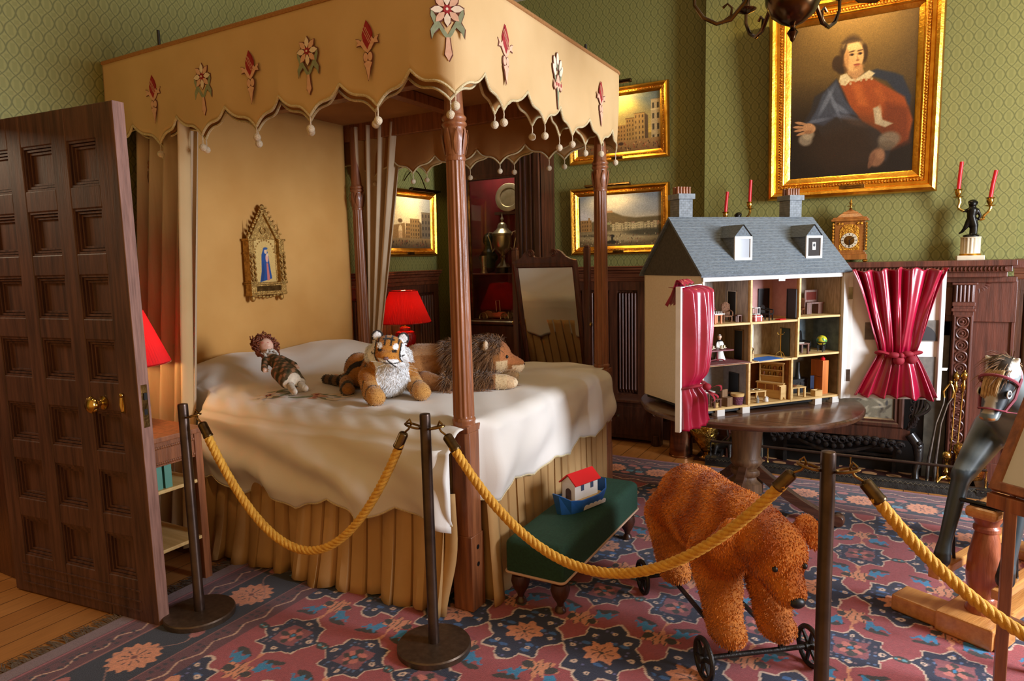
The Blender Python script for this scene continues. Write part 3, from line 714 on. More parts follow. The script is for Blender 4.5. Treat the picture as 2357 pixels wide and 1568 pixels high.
def motif_daisy():
    out = []
    leaf = [(0, -.06), (.018, -.04), (.032, -.015), (.052, -.035), (.06, -.055), (.064, -.02), (.05, .0), (.062, .03), (.06, .055), (.045, .03), (.02, -.01), (0, -.04)]
    out += [(leaf, GR, 1, 0), (mir(leaf), GR, 1, 0), ([(-.006, -.05), (.006, -.05), (.01, -.09), (.014, -.11), (0, -.135), (-.014, -.11), (-.01, -.09)], PK, 1, .001)]
    for k in range(8):
        a = PI/2+k*PI/4; c, s = math.cos(a), math.sin(a)
        pet = [(.012, 0), (.03, .012), (.045, .011), (.062, 0), (.045, -.011), (.03, -.012)]
        out.append(([(x*c-y*s, .05+x*s+y*c) for x, y in pet], PK if k % 2 else CR, 1, .0015))
    out.append((ell(0, .05, .014, .014), RD, 1, .003)); out.append((ell(0, .05, .005, .005), CR, 0, .0045))
    return out
def motif_lily():
    out = []
    for (cx, cy, r) in ((0, .10, 0), (-.03, .08, .35), (.03, .075, -.35), (-.036, .045, .5), (.04, .05, -.5)):
        out.append((ell(cx, cy, .013, .028, 14, r), CR, 1, .0005)); out.append((ell(cx*.8, cy-.032, .006, .02, 10, r), GR, 1, 0))
    st = [(0, .03), (.012, .01), (.03, -.02), (.04, .0), (.046, -.03), (.03, -.045), (.012, -.03), (0, -.05)]
    out += [(st, PK, 1, .001), (mir(st), PK, 1, .001), ([(-.012, -.03), (.012, -.03), (.006, -.09), (.002, -.13), (-.002, -.13), (-.006, -.09)], GR, 1, .0005), (ell(.0, .005, .014, .022), PK, 1, .0015)]
    for x in (-.018, .004, .03): out.append((ell(x, -.018, .005, .009), RD, 0, .003))
    return out
def place_motif(name, kind, l, z, sc):
    x, y, nx, ny = VP_.at(l); n = Vector((nx, ny, 0)); u = Vector((-ny, nx, 0)); v = Vector((0, 0, 1)); m = MB()
    n2 = n; off = .007
    for poly, mi, outline, h in kind:
        cx = sum(p[0] for p in poly)/len(poly); cy = sum(p[1] for p in poly)/len(poly)
        if outline: m.prism([(cx+(px-cx)*1.0+.0035*math.copysign(1, px-cx), cy+(py-cy)+.0035*math.copysign(1, py-cy)) for px, py in poly], Vector((x, y, z))+n*(off-.002+h*.8), u*sc, v*sc, n*.0012, BR if mi != RD else RD)
        m.prism(poly, Vector((x, y, z))+n*(off+h), u*sc, v*sc, n*.0018, mi)
    bedpart(m, name, AM, smooth=0)
bud, daisy, lily = motif_bud(), motif_daisy(), motif_lily()
x2l = lambda x: x-(-3.84)
for kind, nm, x in ((bud, 'bud_applique', -3.40), (daisy, 'daisy_applique', -3.00), (bud, 'bud_applique', -2.655), (daisy, 'daisy_applique', -2.28), (bud, 'bud_applique', -1.935)):
    place_motif(nm, kind, x2l(x), 2.465, 1.0)
place_motif('daisy_applique', daisy, VP_.corner1-.02, 2.50, 1.05)
l_foot = lambda y: VP_.corner1+.0285+(y-2.345)
for kind, nm, y in ((bud, 'bud_applique', 2.68), (lily, 'lily_applique', 3.21), (bud, 'bud_applique', 3.80)): place_motif(nm, kind, l_foot(y), 2.47, 1.05)

# pleated skirt down to the floor
def skirt(name, p0, p1, out, ztop, ripple, seed, base=.012):
    r = random.Random(seed); p0 = Vector(p0); p1 = Vector(p1); L = (p1-p0).length; d = (p1-p0)/L; o = Vector(out); n = int(L/.085)
    ls = []; m = MB()
    for k in range(n):
        a = k*L/n; w = L/n; j = r.uniform(-.006, .006)
        # one box pleat: broad flat front, narrow deep fold
        for f, dep in ((.0, -.030), (.07, -.002), (.12, .004), (.5, .0085), (.86, .004), (.93, -.002)): ls.append((a+w*f+(j if .1 < f < .9 else 0), dep, r.uniform(.4, 1.6) if f == .5 else 1, k))
    ls.append((L, 0, 1, n)); NV = 12
    fl = [r.uniform(-.5, 1) for _ in range(n+1)]
    def pt(i, t):
        l, dep, q, k = ls[i]; z = ztop+(base-ztop)*t
        flare = ripple*(t**1.8)*(.5+.5*fl[k])+.012*math.sin(l*9+seed)*t*t+.02*t*t*math.sin(l*31+k)*(ripple*8)
        return p0+d*l+o*(dep*(1+.8*t)+flare)+Vector((0, 0, z+.012*math.sin(l*14+k)*t*(ripple > .05)))
    vs = [pt(i, j/(NV-1)) for j in range(NV) for i in range(len(ls))]; N_ = len(ls)
    m.add(vs, [(j*N_+i, j*N_+i+1, (j+1)*N_+i+1, (j+1)*N_+i) for j in range(NV-1) for i in range(N_-1)])
    return bedpart(m, name, MAT['skirt'], smooth=35, solid=.003)
skirt('skirt', (-3.62, 2.31, 0), (-1.675, 2.33, 0), (0, -1, 0), .62, .085, 3)
skirt('skirt', (-1.555, 2.50, 0), (-1.555, 3.98, 0), (1, 0, 0), .66, .02, 5)
skirt('skirt', (-1.70, 4.15, 0), (-3.62, 4.15, 0), (0, 1, 0), .62, .05, 8)
m = MB()
m.grid(4, 12, lambda s, t: (-1.70+.075*s+.03*t*math.sin(t*5), 2.345-.06*t**2-.012*math.sin(s*PI), .56-.55*t)); bedpart(m, 'skirt_flap', MAT['skirt'], smooth=60, solid=.003)
m = MB()
m.grid(4, 12, lambda s, t: (-1.548+.05*t+.01*math.sin(s*PI), 2.475+.09*s-.03*t, .56-.545*t)); bedpart(m, 'skirt_flap', MAT['skirt'], smooth=60, solid=.003)

# ------------------------------------------------------------------ bedspread
def spread_z(x, y):
    z = .872
    def g(cx, cy, sx, sy, h, p=2): return h*math.exp(-(abs((x-cx)/sx)**p+abs((y-cy)/sy)**p))
    z += g(-3.56, 2.82, .30, .40, .145, 3)+g(-3.56, 3.60, .30, .40, .15, 3)+g(-3.2, 2.9, .3, .5, .03)
    z += .004*math.sin(x*9+y*3)+.004*math.sin(y*12-x*5)+.003*math.sin(x*23+y*17)
    z += .012*math.exp(-((x+3.17+.35*(y-2.9))/.05)**2)*math.exp(-((y-3.1)/.4)**2)
    return z
def hem(l, per=.40, ph=0): 
    u = abs(((l/per+ph) % 1)-.5)*2; return u+.6*math.sin(2*PI*u)/(2*PI)
m = MB()
ya, yb, xa, xb = 2.345, 4.125, -3.715, -1.585
NX, R_ = 120, .07
def cross(x):
    """one section of the spread across the bed at x"""
    out = []
    zn = .47-.075*hem(x, .41, .15)+.02*math.sin(x*3); zf = .50-.07*hem(x, .41, .3)
    zr = spread_z(x, ya+.03)-.012
    k = max(0, min(1, (-3.1-x)/.5)); kc = max(0, min(1, (-3.20-x)/.10)); kc = kc*kc*(3-2*kc)
    n1 = 26
    for i in range(n1):
        t = i/n1; z = zn+(zr-R_-zn)*t
        fold = (1-t)**1.3*(.030*math.sin(x*11.5+1.2*t)+.020*math.sin(x*19+2+2*t)+.012*math.sin(x*5))+.016*math.sin(x*7+t*9)*math.sin(t*PI)
        tuck = .016*math.sin((z*20)+x*7+1.5*math.sin(x*3))*math.sin(t*PI)
        out.append((x-.02*k*(1-t), ya+.02*kc-(.085+fold+tuck+.035*math.sin(t*PI*.9)+.05*k*math.sin(t*PI))*(1-kc), z))
    for i in range(9):
        a = PI/2*i/8; out.append((x, ya+.02*kc-.075*(1-kc)+(.11-.09*kc)*(1-math.cos(a)), zr-R_+R_*math.sin(a)+.004*math.sin(x*38+i)*(i > 2)))
    n2 = 70
    for i in range(1, n2):
        y = ya+.035+(yb-.035-ya-.035)*i/n2; out.append((x, y, spread_z(x, y)+.006*math.exp(-((y-ya-.10)/.05)**2)*math.sin(x*42+y*20)))
    zr2 = spread_z(x, yb-.03)-.012
    for i in range(9):
        a = PI/2*i/8; out.append((x, yb-.035+.05*math.sin(a), zr2-R_+R_*math.cos(a)))
    for i in range(1, 15):
        t = i/14; out.append((x, yb+.02+.02*math.sin(x*12)*t+.015*t, zr2-R_+(zf-zr2+R_)*t))
    return out
secs = []
for i in range(NX+1):
    x = xa+(xb-xa)*i/NX; secs.append(cross(x))
nc = len(secs[0]); vs = [p for s_ in secs for p in s_]
m.add(vs, [(i*nc+j, (i+1)*nc+j, (i+1)*nc+j+1, i*nc+j+1) for i in range(NX) for j in range(nc-1)])
# foot drop hanging between the posts
y0f, y1f = 2.425, 3.985; rows = 26
cols_ = [j for j, p in enumerate(secs[-1]) if j > 34 and p[1] >= y0f and p[1] <= y1f and p[2] > .84]; NF = len(cols_)-1
def foot(i, j):
    s = i/NF; x_, y, zt = secs[-1][cols_[i]]
    zh = .535-.05*hem(y, .37, .13)+.035*s
    if j <= 8:
        a = PI/2*j/8; k = min(1, s/.07); return (xb+(.004+.071*k*k*(3-2*k))*math.sin(a)+(.004*math.sin(y*30))*k, y, zt-.06+.06*math.cos(a))
    t = (j-8)/(rows-8); z = zt-.06+(zh-zt+.06)*t
    w = .018*t*math.sin(y*10+1.5*t)+.012*math.sin(t*7+y*4)*t+.010*math.sin(t*PI)*math.sin(y*17+t*4)-.012*t+.02*math.sin(t*PI*.8)
    k = min(1, s/.07); k = k*k*(3-2*k)
    return (xb+.075+w-(.071+w)*(1-k)*1.0, y-.02*t*(1-s)*k, z)
base_ = len(m.v)
m.v += [foot(i, j) for j in range(1, rows+1) for i in range(NF+1)]
def fi(i, j): return NX*nc+cols_[i] if j == 0 else base_+(j-1)*(NF+1)+i
for j in range(rows):
    for i in range(NF): m.f.append((fi(i, j), fi(i, j+1), fi(i+1, j+1), fi(i+1, j))); m.m.append(0)
m.grid(10, 14, lambda s, t: (-1.735+.125*s+.02*t, 2.285-.055*math.sin(s*PI)-.03*t, .78-(.30+.06*s)*t))
bs = build(m, 'bedspread', MAT['spread'], smooth=70, solid=.005); tag(bs, 'ivory embroidered bedspread with scalloped hem on the four-poster bed', 'bedspread')
# stitched lace edge and the embroidered flowers
m = MB(); m.tube([s_[0] for s_ in secs], .005, 5); m.tube([foot(i, rows) for i in range(NF+1)], .005, 5); build(m, 'scalloped_edge', MAT['trim'], bs, smooth=60)
def spread_flower(x, y, sc, rot, kinds):
    m = MB(); c, s = math.cos(rot), math.sin(rot)
    for poly, mi, outline, h in kinds:
        P2 = [(px*c-py*s, px*s+py*c) for px, py in poly]; n = len(P2)
        vs = [(x+a*sc, y+b*sc, spread_z(x+a*sc, y+b*sc)+.005+h*.5) for a, b in P2]; m.add(vs, [tuple(range(n))], mi)
    build(m, 'embroidered_flower', AM, bs, smooth=0)
spread_flower(-2.86, 2.50, 1.25, 2.6, [(p, (CR if mi == PK else mi), o, h) for p, mi, o, h in daisy])
spread_flower(-2.86, 3.02, 1.5, .6, bud); spread_flower(-2.0, 2.98, 1.5, 1.9, bud); spread_flower(-1.95, 3.22, 1.5, 1.7, bud); spread_flower(-2.62, 2.56, 1.4, -1.0, lily)

# ------------------------------------------------------------------ bed curtains
def curtain(name, top, bot, ztop, zbot, folds, amp0, amp1, lab, nor, tie=None, matl=None):
    """top/bot: (p0, p1) ends at the rod and at the hem"""
    m = MB(); NU, NV = 150, 26
    def f(s, t):
        w = t if tie is None else t**tie
        a = Vector(top[0]).lerp(Vector(bot[0]), w); b = Vector(top[1]).lerp(Vector(bot[1]), w); p = a.lerp(b, s)
        am = amp0+(amp1-amp0)*w
        q = math.sin(s*folds*2*PI+.5*math.sin(t*3)+.6*math.sin(s*9))
        d = am*(q+.35*math.sin(s*folds*4*PI+1))
        n = Vector(nor); return (p.x+n.x*d, p.y+n.y*d, ztop+(zbot-ztop)*t)
    m.grid(NU, NV, f); o = build(m, name, matl or MAT['curtain'], smooth=70, solid=.004); return o
c1 = curtain('bed_curtain', ((-3.80, 2.415), (-3.24, 2.40)), ((-3.80, 2.20), (-3.32, 2.185)), 2.60, .06, 4.2, .030, .050, '', (0, 1))
tag(c1, 'tan pleated bed curtain hanging at the bed head beside the open door', 'curtain')
m = MB(); m.grid(8, 24, lambda s, t: (-3.235-.075*t+.012*math.sin(s*PI), 2.295-.135*t+.075*s, 2.55-2.50*t)); build(m, 'lit_edge_fold', MAT['cloth'], c1, smooth=70, solid=.004)
c2 = curtain('bed_curtain', ((-3.69, 4.06), (-3.20, 4.08)), ((-3.70, 4.13), (-3.56, 4.13)), 2.62, .86, 4.3, .032, .016, '', (0, 1), 1.15)
tag(c2, 'cream bed curtain drawn together beside the red bedside lamp', 'curtain')
# ------------------------------------------------------------------ painting tools
class Canvas:
    def __init__(s, w, h, n, base):
        s.nx = n; s.ny = max(2, int(n*h/w)); s.asp = h/w
        s.U, s.V = np.meshgrid(np.linspace(0, 1, s.nx), np.linspace(0, 1, s.ny)); s.C = np.empty((s.ny, s.nx, 3)); s.C[:] = base   # V = 0 at the top
    def mix(s, a, col): a = np.clip(a, 0, 1)[..., None]; s.C = s.C*(1-a)+np.array(col, float)*a
    def ell(s, cx, cy, rx, ry, col, soft=.15, al=1, rot=0):
        x = s.U-cx; y = (s.V-cy)*s.asp; c, d = math.cos(rot), math.sin(rot); x, y = x*c+y*d, -x*d+y*c
        r = np.hypot(x/rx, y/(ry*s.asp)); s.mix(al*np.clip((1-r)/soft+.5, 0, 1), col)
    def poly(s, pts, col, soft=.008, al=1):
        x, y = s.U, s.V; ins = np.zeros(x.shape, bool); d = np.full(x.shape, 9.0); n = len(pts)
        for i in range(n):
            (x0, y0), (x1, y1) = pts[i], pts[(i+1) % n]
            cnd = ((y0 > y) != (y1 > y)) & (x < (x1-x0)*(y-y0)/((y1-y0) or 1e-9)+x0); ins ^= cnd
            ex, ey = x1-x0, (y1-y0)*s.asp; t = np.clip(((x-x0)*ex+(y-y0)*s.asp*ey)/(ex*ex+ey*ey+1e-12), 0, 1)
            d = np.minimum(d, np.hypot(x-x0-t*ex, (y-y0)*s.asp-t*ey))
        s.mix(al*np.clip(np.where(ins, d, -d)/soft+.5, 0, 1), col)
    def rect(s, x0, y0, x1, y1, col, al=1): s.mix(al*((s.U > x0) & (s.U < x1) & (s.V > y0) & (s.V < y1)), col)
    def grad(s, y0, y1, c0, c1):
        t = np.clip((s.V-y0)/(y1-y0), 0, 1)[..., None]; a = ((s.V >= y0) & (s.V <= y1))[..., None]
        s.C = np.where(a, np.array(c0)*(1-t)+np.array(c1)*t, s.C)
    def noise(s, amp, seed=0, cell=1):
        r = np.random.default_rng(seed); ny, nx = s.ny//cell+2, s.nx//cell+2; g = r.normal(0, 1, (ny, nx)); g = np.repeat(np.repeat(g, cell, 0), cell, 1)[:s.ny, :s.nx]
        s.C = np.clip(s.C*(1+amp*g[..., None]), 0, 255)
    def mesh(s, name, P, parent, mt=None, world=True):
        """P(u, v) with v up"""
        mb = MB(); mb.grid(s.nx, s.ny, lambda a, b: P(a, 1-b)); mb.f = [f[::-1] for f in mb.f]
        return build(mb, name, mt or MAT['paint'], parent, world=world, root=parent, cols=lin(s.C).reshape(-1, 3), smooth=60)

def frame_ring(mb, o, ux, uz, n, W, H, prof, mi=0):
    """mitred moulding; prof = [(inset from the outer edge, height off the wall)]"""
    o, ux, uz, n = map(Vector, (o, ux, uz, n)); rings = []
    for d, h in prof: rings.append([o+ux*d+uz*d+n*h, o+ux*(W-d)+uz*d+n*h, o+ux*(W-d)+uz*(H-d)+n*h, o+ux*d+uz*(H-d)+n*h])
    vs = [p for r in rings for p in r]
    fs = [(4*k+i, 4*k+(i+1) % 4, 4*k+4+(i+1) % 4, 4*k+4+i) for k in range(len(rings)-1) for i in range(4)]
    mb.add(vs, fs, mi)
def beading(mb, o, ux, uz, n, W, H, d, h, step, r):
    o, ux, uz, n = map(Vector, (o, ux, uz, n))
    for (a, b) in (((d, d), (W-d, d)), ((W-d, d), (W-d, H-d)), ((W-d, H-d), (d, H-d)), ((d, H-d), (d, d))):
        L = math.hypot(b[0]-a[0], b[1]-a[1]); k = max(1, int(L/step))
        for i in range(k):
            t = (i+.5)/k; mb.sphere(o+ux*(a[0]+(b[0]-a[0])*t)+uz*(a[1]+(b[1]-a[1])*t)+n*h, (r, r, r), 6, 4)
def picture(name, label, o, ux, uz, n, W, H, prof, inner, canvas, bead=None, plate=None):
    o, ux, uz, n = map(Vector, (o, ux, uz, n)); root = thing(name, tuple(o+ux*W/2), label, 'painting')
    mb = MB(); frame_ring(mb, o, ux, uz, n, W, H, [(0, 0)]+prof); mb.add([o, o+ux*W, o+ux*W+uz*H, o+uz*H], [(0, 1, 2, 3)])
    fr = build(mb, 'frame', MAT['gilt'], root, world=True, smooth=28)
    if bead:
        mb = MB(); beading(mb, o, ux, uz, n, W, H, *bead); build(mb, 'carved_beading', MAT['gilt_orn'], fr, world=True, root=root)
    if plate:
        mb = MB(); c, w, h, hh = plate; mb.obox(o+ux*c[0]+uz*c[1]+n*hh, (w/2, h/2, .002), ux, uz, n); pl = build(mb, 'title_plate', MAT['oldbrass'], fr, world=True, root=root, bevel=.001)
        mb = MB()
        for k in range(2): mb.obox(o+ux*c[0]+uz*(c[1]+h*(.18-.36*k))+n*(hh+.0022), (w*.36, h*.05, .0004), ux, uz, n)
        build(mb, 'engraved_lines', MAT['darkbrass'], pl, world=True, root=root, smooth=0)
    ch = prof[-1][1]
    canvas.mesh('canvas', lambda u, v: tuple(o+ux*(inner+(W-2*inner)*u)+uz*(inner+(H-2*inner)*v)+n*(ch+.001)), root)
    return root
def picture_light(label, c, ux, n, L, mt, power, aim_down=.35, arm_up=.12):
    """tubular brass picture light on a bent arm; c = centre of the tube"""
    c, ux, n = Vector(c), Vector(ux), Vector(n); root = thing('picture_light', tuple(c), label, 'picture light')
    mb = MB(); pr = [(-.026, -.004), (-.020, .014), (-.004, .022), (.014, .018), (.024, .004)]
    half = [(p[0], p[1]) for p in pr]; poly = half+[(p[0]*.88, p[1]*.88-.002) for p in reversed(half)]
    mb.prism(poly, c-ux*L/2, n, Vector((0, 0, 1)), ux*L)
    for s in (-1, 1): mb.prism(half, c+ux*(s*L/2-.001), n, Vector((0, 0, 1)), ux*.003)
    sh = build(mb, 'shade', mt, root, world=True, smooth=50)
    mb = MB(); pts = []
    for k in range(13):
        t = k/12; pts.append(c+Vector((0, 0, .02))-n*(.16*t)+Vector((0, 0, arm_up*math.sin(t*PI*.85)))+ux*(-.10*t*t))
    mb.tube(pts, .005, 8); build(mb, 'bent_arm', mt, root, world=True)
    al = area_light('picture_lamp', tuple(c+Vector((0, 0, -.004))), tuple(c-n*aim_down+Vector((0, 0, -.55))), L*.85, .02, power, (1.0, .74, .36))
    return root

# ------------------------------------------------------------------ portrait over the mantelpiece
def portrait():
    k = Canvas(.77, .97, 250, (52, 36, 18))
    k.ell(.46, .12, .75, .55, (112, 82, 36), soft=1.0, al=.95); k.ell(.55, .02, .35, .2, (156, 116, 50), soft=1.0, al=.5); k.ell(.3, 1.0, .9, .5, (30, 20, 14), soft=.7, al=.95)
    # dark cloak behind the shoulder, body drapery
    k.poly([(.60, .35), (.70, .335), (.84, .375), (.90, .40), (.97, .53), (.96, .6), (.78, .42)], (46, 50, 60), .02)
    k.poly([(.40, .38), (.63, .37), (.74, .43), (.92, .53), (.99, .68), (.96, .80), (.80, .86), (.62, .82), (.50, .64), (.42, .50)], (166, 74, 28), .02)
    k.poly([(.78, .55), (.95, .60), (.97, .82), (.82, .86), (.74, .72)], (118, 50, 22), .05, .8); k.poly([(.50, .40), (.58, .42), (.64, .56), (.56, .55)], (206, 104, 42), .04, .7)
    k.poly([(.67, .46), (.73, .44), (.78, .54), (.74, .55)], (190, 92, 36), .03, .6)
    k.poly([(.38, .36), (.30, .42), (.20, .46), (.17, .55), (.11, .62), (.10, .66), (.24, .68), (.30, .78), (.50, .92), (.80, .93), (.85, .82), (.72, .72), (.60, .66), (.50, .56), (.44, .45)], (48, 42, 40), .02)
    k.poly([(.38, .37), (.27, .45), (.22, .55), (.16, .62), (.28, .66), (.40, .60), (.50, .60), (.56, .62), (.45, .50)], (64, 70, 86), .02)
    for (x, y, rx, ry, r) in ((.30, .50, .02, .09, .5), (.37, .53, .015, .10, -.4), (.42, .56, .02, .07, -.9), (.24, .62, .09, .012, -.1), (.47, .62, .10, .014, .3)): k.ell(x, y, rx, ry, (112, 120, 138), .8, .75, r)
    k.ell(.45, .80, .30, .16, (58, 38, 24), .9, .85); k.poly([(.26, .74), (.60, .70), (.78, .95), (.3, .98)], (50, 32, 20), .08, .7)
    k.ell(.55, .66, .10, .02, (84, 60, 44), .8, .6, .4)
    # slashed sleeve and cuffs
    k.poly([(.68, .58), (.72, .57), (.76, .66), (.84, .69), (.78, .71), (.70, .68)], (196, 168, 124), .012); k.ell(.73, .62, .02, .05, (222, 190, 140), .7, .7)
    k.ell(.815, .79, .085, .05, (138, 116, 88), .4, .9); k.ell(.80, .83, .07, .03, (110, 88, 64), .5, .8)
    k.ell(.13, .74, .06, .04, (160, 138, 108), .4, .9, .3); k.ell(.155, .71, .05, .03, (190, 164, 124), .5, .8)
    # hands
    k.ell(.16, .665, .058, .033, (206, 146, 94), .25, 1, .35)
    for (x, y, a) in ((.085, .625, .25), (.07, .65, .1), (.08, .672, -.05), (.10, .695, -.2)): k.ell(x, y, .05, .009, (200, 140, 90), .3, 1, a)
    k.ell(.155, .69, .035, .014, (150, 94, 56), .5, .6)
    k.ell(.725, .90, .062, .06, (152, 100, 66), .3, .95, .3); k.ell(.68, .92, .02, .05, (130, 82, 54), .4, .9, .3); k.ell(.75, .88, .03, .03, (176, 120, 80), .6, .7)
    # collar
    k.poly([(.41, .345), (.46, .335), (.50, .375), (.56, .37), (.64, .335), (.685, .36), (.645, .39), (.60, .385), (.55, .395), (.49, .39), (.455, .415), (.415, .405), (.40, .375)], (228, 200, 144), .01)
    for i in range(7): k.ell(.41+.042*i, .405-.012*abs(i-2) if i < 3 else .392, .010, .009, (206, 172, 118), .4, .9)
    k.poly([(.46, .30), (.58, .30), (.60, .345), (.53, .385), (.47, .345)], (196, 140, 84), .015)
    # head
    k.ell(.495, .205, .092, .102, (62, 40, 20), .35); k.ell(.385, .265, .045, .05, (58, 36, 18), .3); k.ell(.42, .31, .04, .025, (54, 34, 18), .4); k.ell(.595, .225, .03, .06, (66, 42, 20), .4)
    k.ell(.515, .235, .078, .092, (232, 178, 108), .16); k.poly([(.445, .24), (.585, .24), (.575, .30), (.545, .33), (.50, .325), (.465, .295)], (230, 174, 104), .02)
    k.ell(.50, .165, .07, .030, (240, 196, 124), .6, .8); k.ell(.455, .25, .022, .07, (176, 116, 62), .8, .6); k.ell(.555, .305, .04, .018, (206, 140, 80), .7, .7)
    k.ell(.49, .138, .070, .012, (70, 46, 24), .8, .8); k.ell(.44, .18, .012, .04, (66, 44, 22), .6, .8, .3)
    for x in (.497, .563): k.ell(x, .222, .021, .0085, (120, 76, 44), .5, .9); k.ell(x+.003, .223, .010, .007, (40, 26, 18), .4, 1); k.ell(x, .203, .025, .005, (84, 54, 28), .6, .9, -.12)
    k.poly([(.528, .215), (.538, .215), (.556, .262), (.545, .268), (.53, .266)], (206, 146, 82), .01, .8); k.ell(.545, .262, .014, .006, (150, 92, 52), .5, .8); k.ell(.532, .24, .005, .022, (246, 204, 136), .8, .7)
    k.ell(.540, .290, .026, .0075, (176, 82, 56), .4, .9); k.ell(.538, .288, .024, .002, (110, 50, 36), .5, .9); k.ell(.535, .303, .016, .004, (150, 96, 58), .7, .6)
    g_ = k.C.mean(-1, keepdims=True); blue = np.clip((k.C[..., 2:]-k.C[..., :1])/30, 0, 1); k.C = k.C*(1-.6*blue)+g_*.6*blue; k.C *= .80; k.noise(.035, 2, 2); k.noise(.03, 3, 1)
    W, H = 1.072, 1.335; tilt = .075; n = Vector((0, -math.cos(tilt), -math.sin(tilt))); uz = Vector((0, -math.sin(tilt), math.cos(tilt)))
    prof = [(0, .05), (.012, .075), (.030, .085), (.048, .075), (.056, .060), (.075, .058), (.080, .050), (.098, .050), (.106, .056), (.114, .050), (.118, .040), (.140, .030), (.150, .022)]
    return picture('portrait_painting', 'large gilt-framed portrait of a seated person in dark cloak and red tunic', (-.807, 5.435, 1.972), (1, 0, 0), uz, n, W, H, prof, .150, k,
                   bead=(.088, .052, .019, .009), plate=((.56, .062), .16, .034, .062))
portrait()
picture_light('brass picture light above the large gilt portrait', (-.27, 5.06, 3.46), (1, 0, 0), (0, -1, 0), .5, MAT['brass'], 14, .30, .06)

# ------------------------------------------------------------------ three town views
def sky(k, y0, top, bot): k.grad(0, y0, top, bot)
def block(k, x0, x1, yt, yb, col, rows, cols, win, roof=None):
    k.rect(x0, yt, x1, yb, col); w = (x1-x0)/cols; h = (yb-yt)/rows
    for i in range(cols):
        for j in range(rows): k.rect(x0+w*(i+.3), yt+h*(j+.28), x0+w*(i+.68), yt+h*(j+.8), win)
    if roof: k.rect(x0-.004, yt-.012, x1+.004, yt, roof)
def view_hill():
    k = Canvas(.80, .50, 170, (120, 110, 90)); sky(k, .62, (118, 126, 132), (206, 184, 146)); k.ell(.45, .16, .30, .16, (232, 212, 176), 1, .8); k.ell(.85, .25, .25, .12, (150, 150, 146), 1, .6)
    k.ell(.07, .50, .12, .24, (190, 186, 186), .9, .8)
    k.poly([(0, .56), (.10, .53), (.20, .50), (.30, .40), (.37, .33), (.44, .34), (.55, .42), (.70, .46), (1, .45), (1, .70), (0, .70)], (104, 88, 58), .02); k.poly([(.3, .46), (.4, .38), (.6, .46), (.6, .56), (.3, .58)], (122, 98, 62), .04, .7)
    k.poly([(.34, .335), (.36, .31), (.42, .305), (.43, .345)], (170, 124, 80), .01)
    r = random.Random(2)
    for i in range(26): x = .18+.8*r.random(); y = .50+.10*r.random(); k.rect(x, y, x+.02+.02*r.random(), y+.04, (r.randint(140, 190), r.randint(120, 150), 96)); k.rect(x+.005, y+.012, x+.009, y+.026, (80, 66, 46))
    for i in range(14): x = .42+.038*i; h = .10+.03*r.random(); block(k, x, x+.034, .70-h-.03, .70, (190, 168, 120), 3, 2, (96, 80, 56))
    block(k, .0, .16, .47, .70, (150, 112, 64), 3, 5, (90, 66, 40)); k.rect(.12, .42, .145, .7, (156, 118, 70)); k.rect(.0, .02, .02, .95, (66, 52, 36))
    k.grad(.70, 1, (126, 108, 74), (96, 78, 50)); k.ell(.45, .82, .45, .10, (176, 154, 108), .7, .8); k.ell(.88, .74, .3, .07, (60, 56, 42), .6, .8); k.ell(.2, .78, .2, .03, (70, 60, 42), .6, .6)
    k.rect(.405, .78, .43, .92, (48, 44, 36)); k.ell(.417, .92, .075, .035, (52, 46, 36), .4); k.ell(.417, .80, .03, .03, (50, 46, 38), .4)
    for i in range(110): x, y = r.random(), .76+.22*r.random(); c = r.choice([(44, 36, 30), (60, 48, 38), (120, 60, 40), (200, 176, 130)]); k.ell(x, y, .004, .012, c, .5)
    k.noise(.05, 4, 1); return k
def view_street():
    k = Canvas(.80, .50, 170, (150, 120, 60)); sky(k, .70, (92, 96, 84), (206, 166, 78)); k.ell(.45, .10, .34, .20, (244, 206, 96), 1, .9); k.poly([(.60, 0), (1, 0), (1, .3), (.8, .2)], (96, 106, 102), .12, .8)
    k.poly([(0, .30), (.12, .28), (.2, .33), (.2, .85), (0, .85)], (104, 70, 36), .01); block(k, .12, .30, .38, .82, (132, 92, 46), 3, 4, (76, 50, 26)); k.poly([(.10, .38), (.16, .18), (.22, .30), (.26, .38)], (96, 74, 46), .01); k.ell(.16, .33, .03, .06, (160, 116, 58), .3)
    k.poly([(.28, .50), (.36, .45), (.46, .56), (.50, .62), (.50, .82), (.28, .82)], (110, 76, 42), .01); block(k, .50, .60, .52, .80, (150, 110, 60), 4, 3, (84, 60, 34))
    block(k, .60, .70, .42, .81, (150, 114, 62), 5, 3, (80, 58, 34), (110, 80, 44)); block(k, .70, .82, .35, .82, (164, 126, 70), 5, 3, (82, 60, 38), (100, 72, 40)); k.poly([(.82, .35), (.86, .40), (.86, .82), (.82, .82)], (86, 66, 46), .006)
    block(k, .895, 1.0, .14, .88, (176, 150, 104), 4, 2, (70, 60, 46), (140, 116, 80)); k.rect(.89, .30, 1.0, .32, (200, 174, 120))
    k.grad(.80, 1, (150, 112, 66), (116, 84, 50)); k.poly([(0, .86), (.4, .80), (.6, 1.0), (0, 1.0)], (96, 66, 40), .04, .7)
    k.rect(.325, .56, .35, .82, (150, 116, 70)); k.rect(.305, .74, .37, .84, (136, 102, 60)); k.ell(.337, .56, .016, .04, (120, 90, 54), .4)
    r = random.Random(5)
    for i in range(80): x, y = r.random(), .84+.13*r.random(); k.ell(x, y, .005, .014, r.choice([(52, 36, 26), (70, 46, 32), (140, 50, 30), (190, 150, 96)]), .5)
    k.ell(.46, .86, .05, .03, (110, 46, 30), .4); k.ell(.54, .85, .03, .03, (64, 44, 32), .4); k.noise(.05, 6, 1); return k
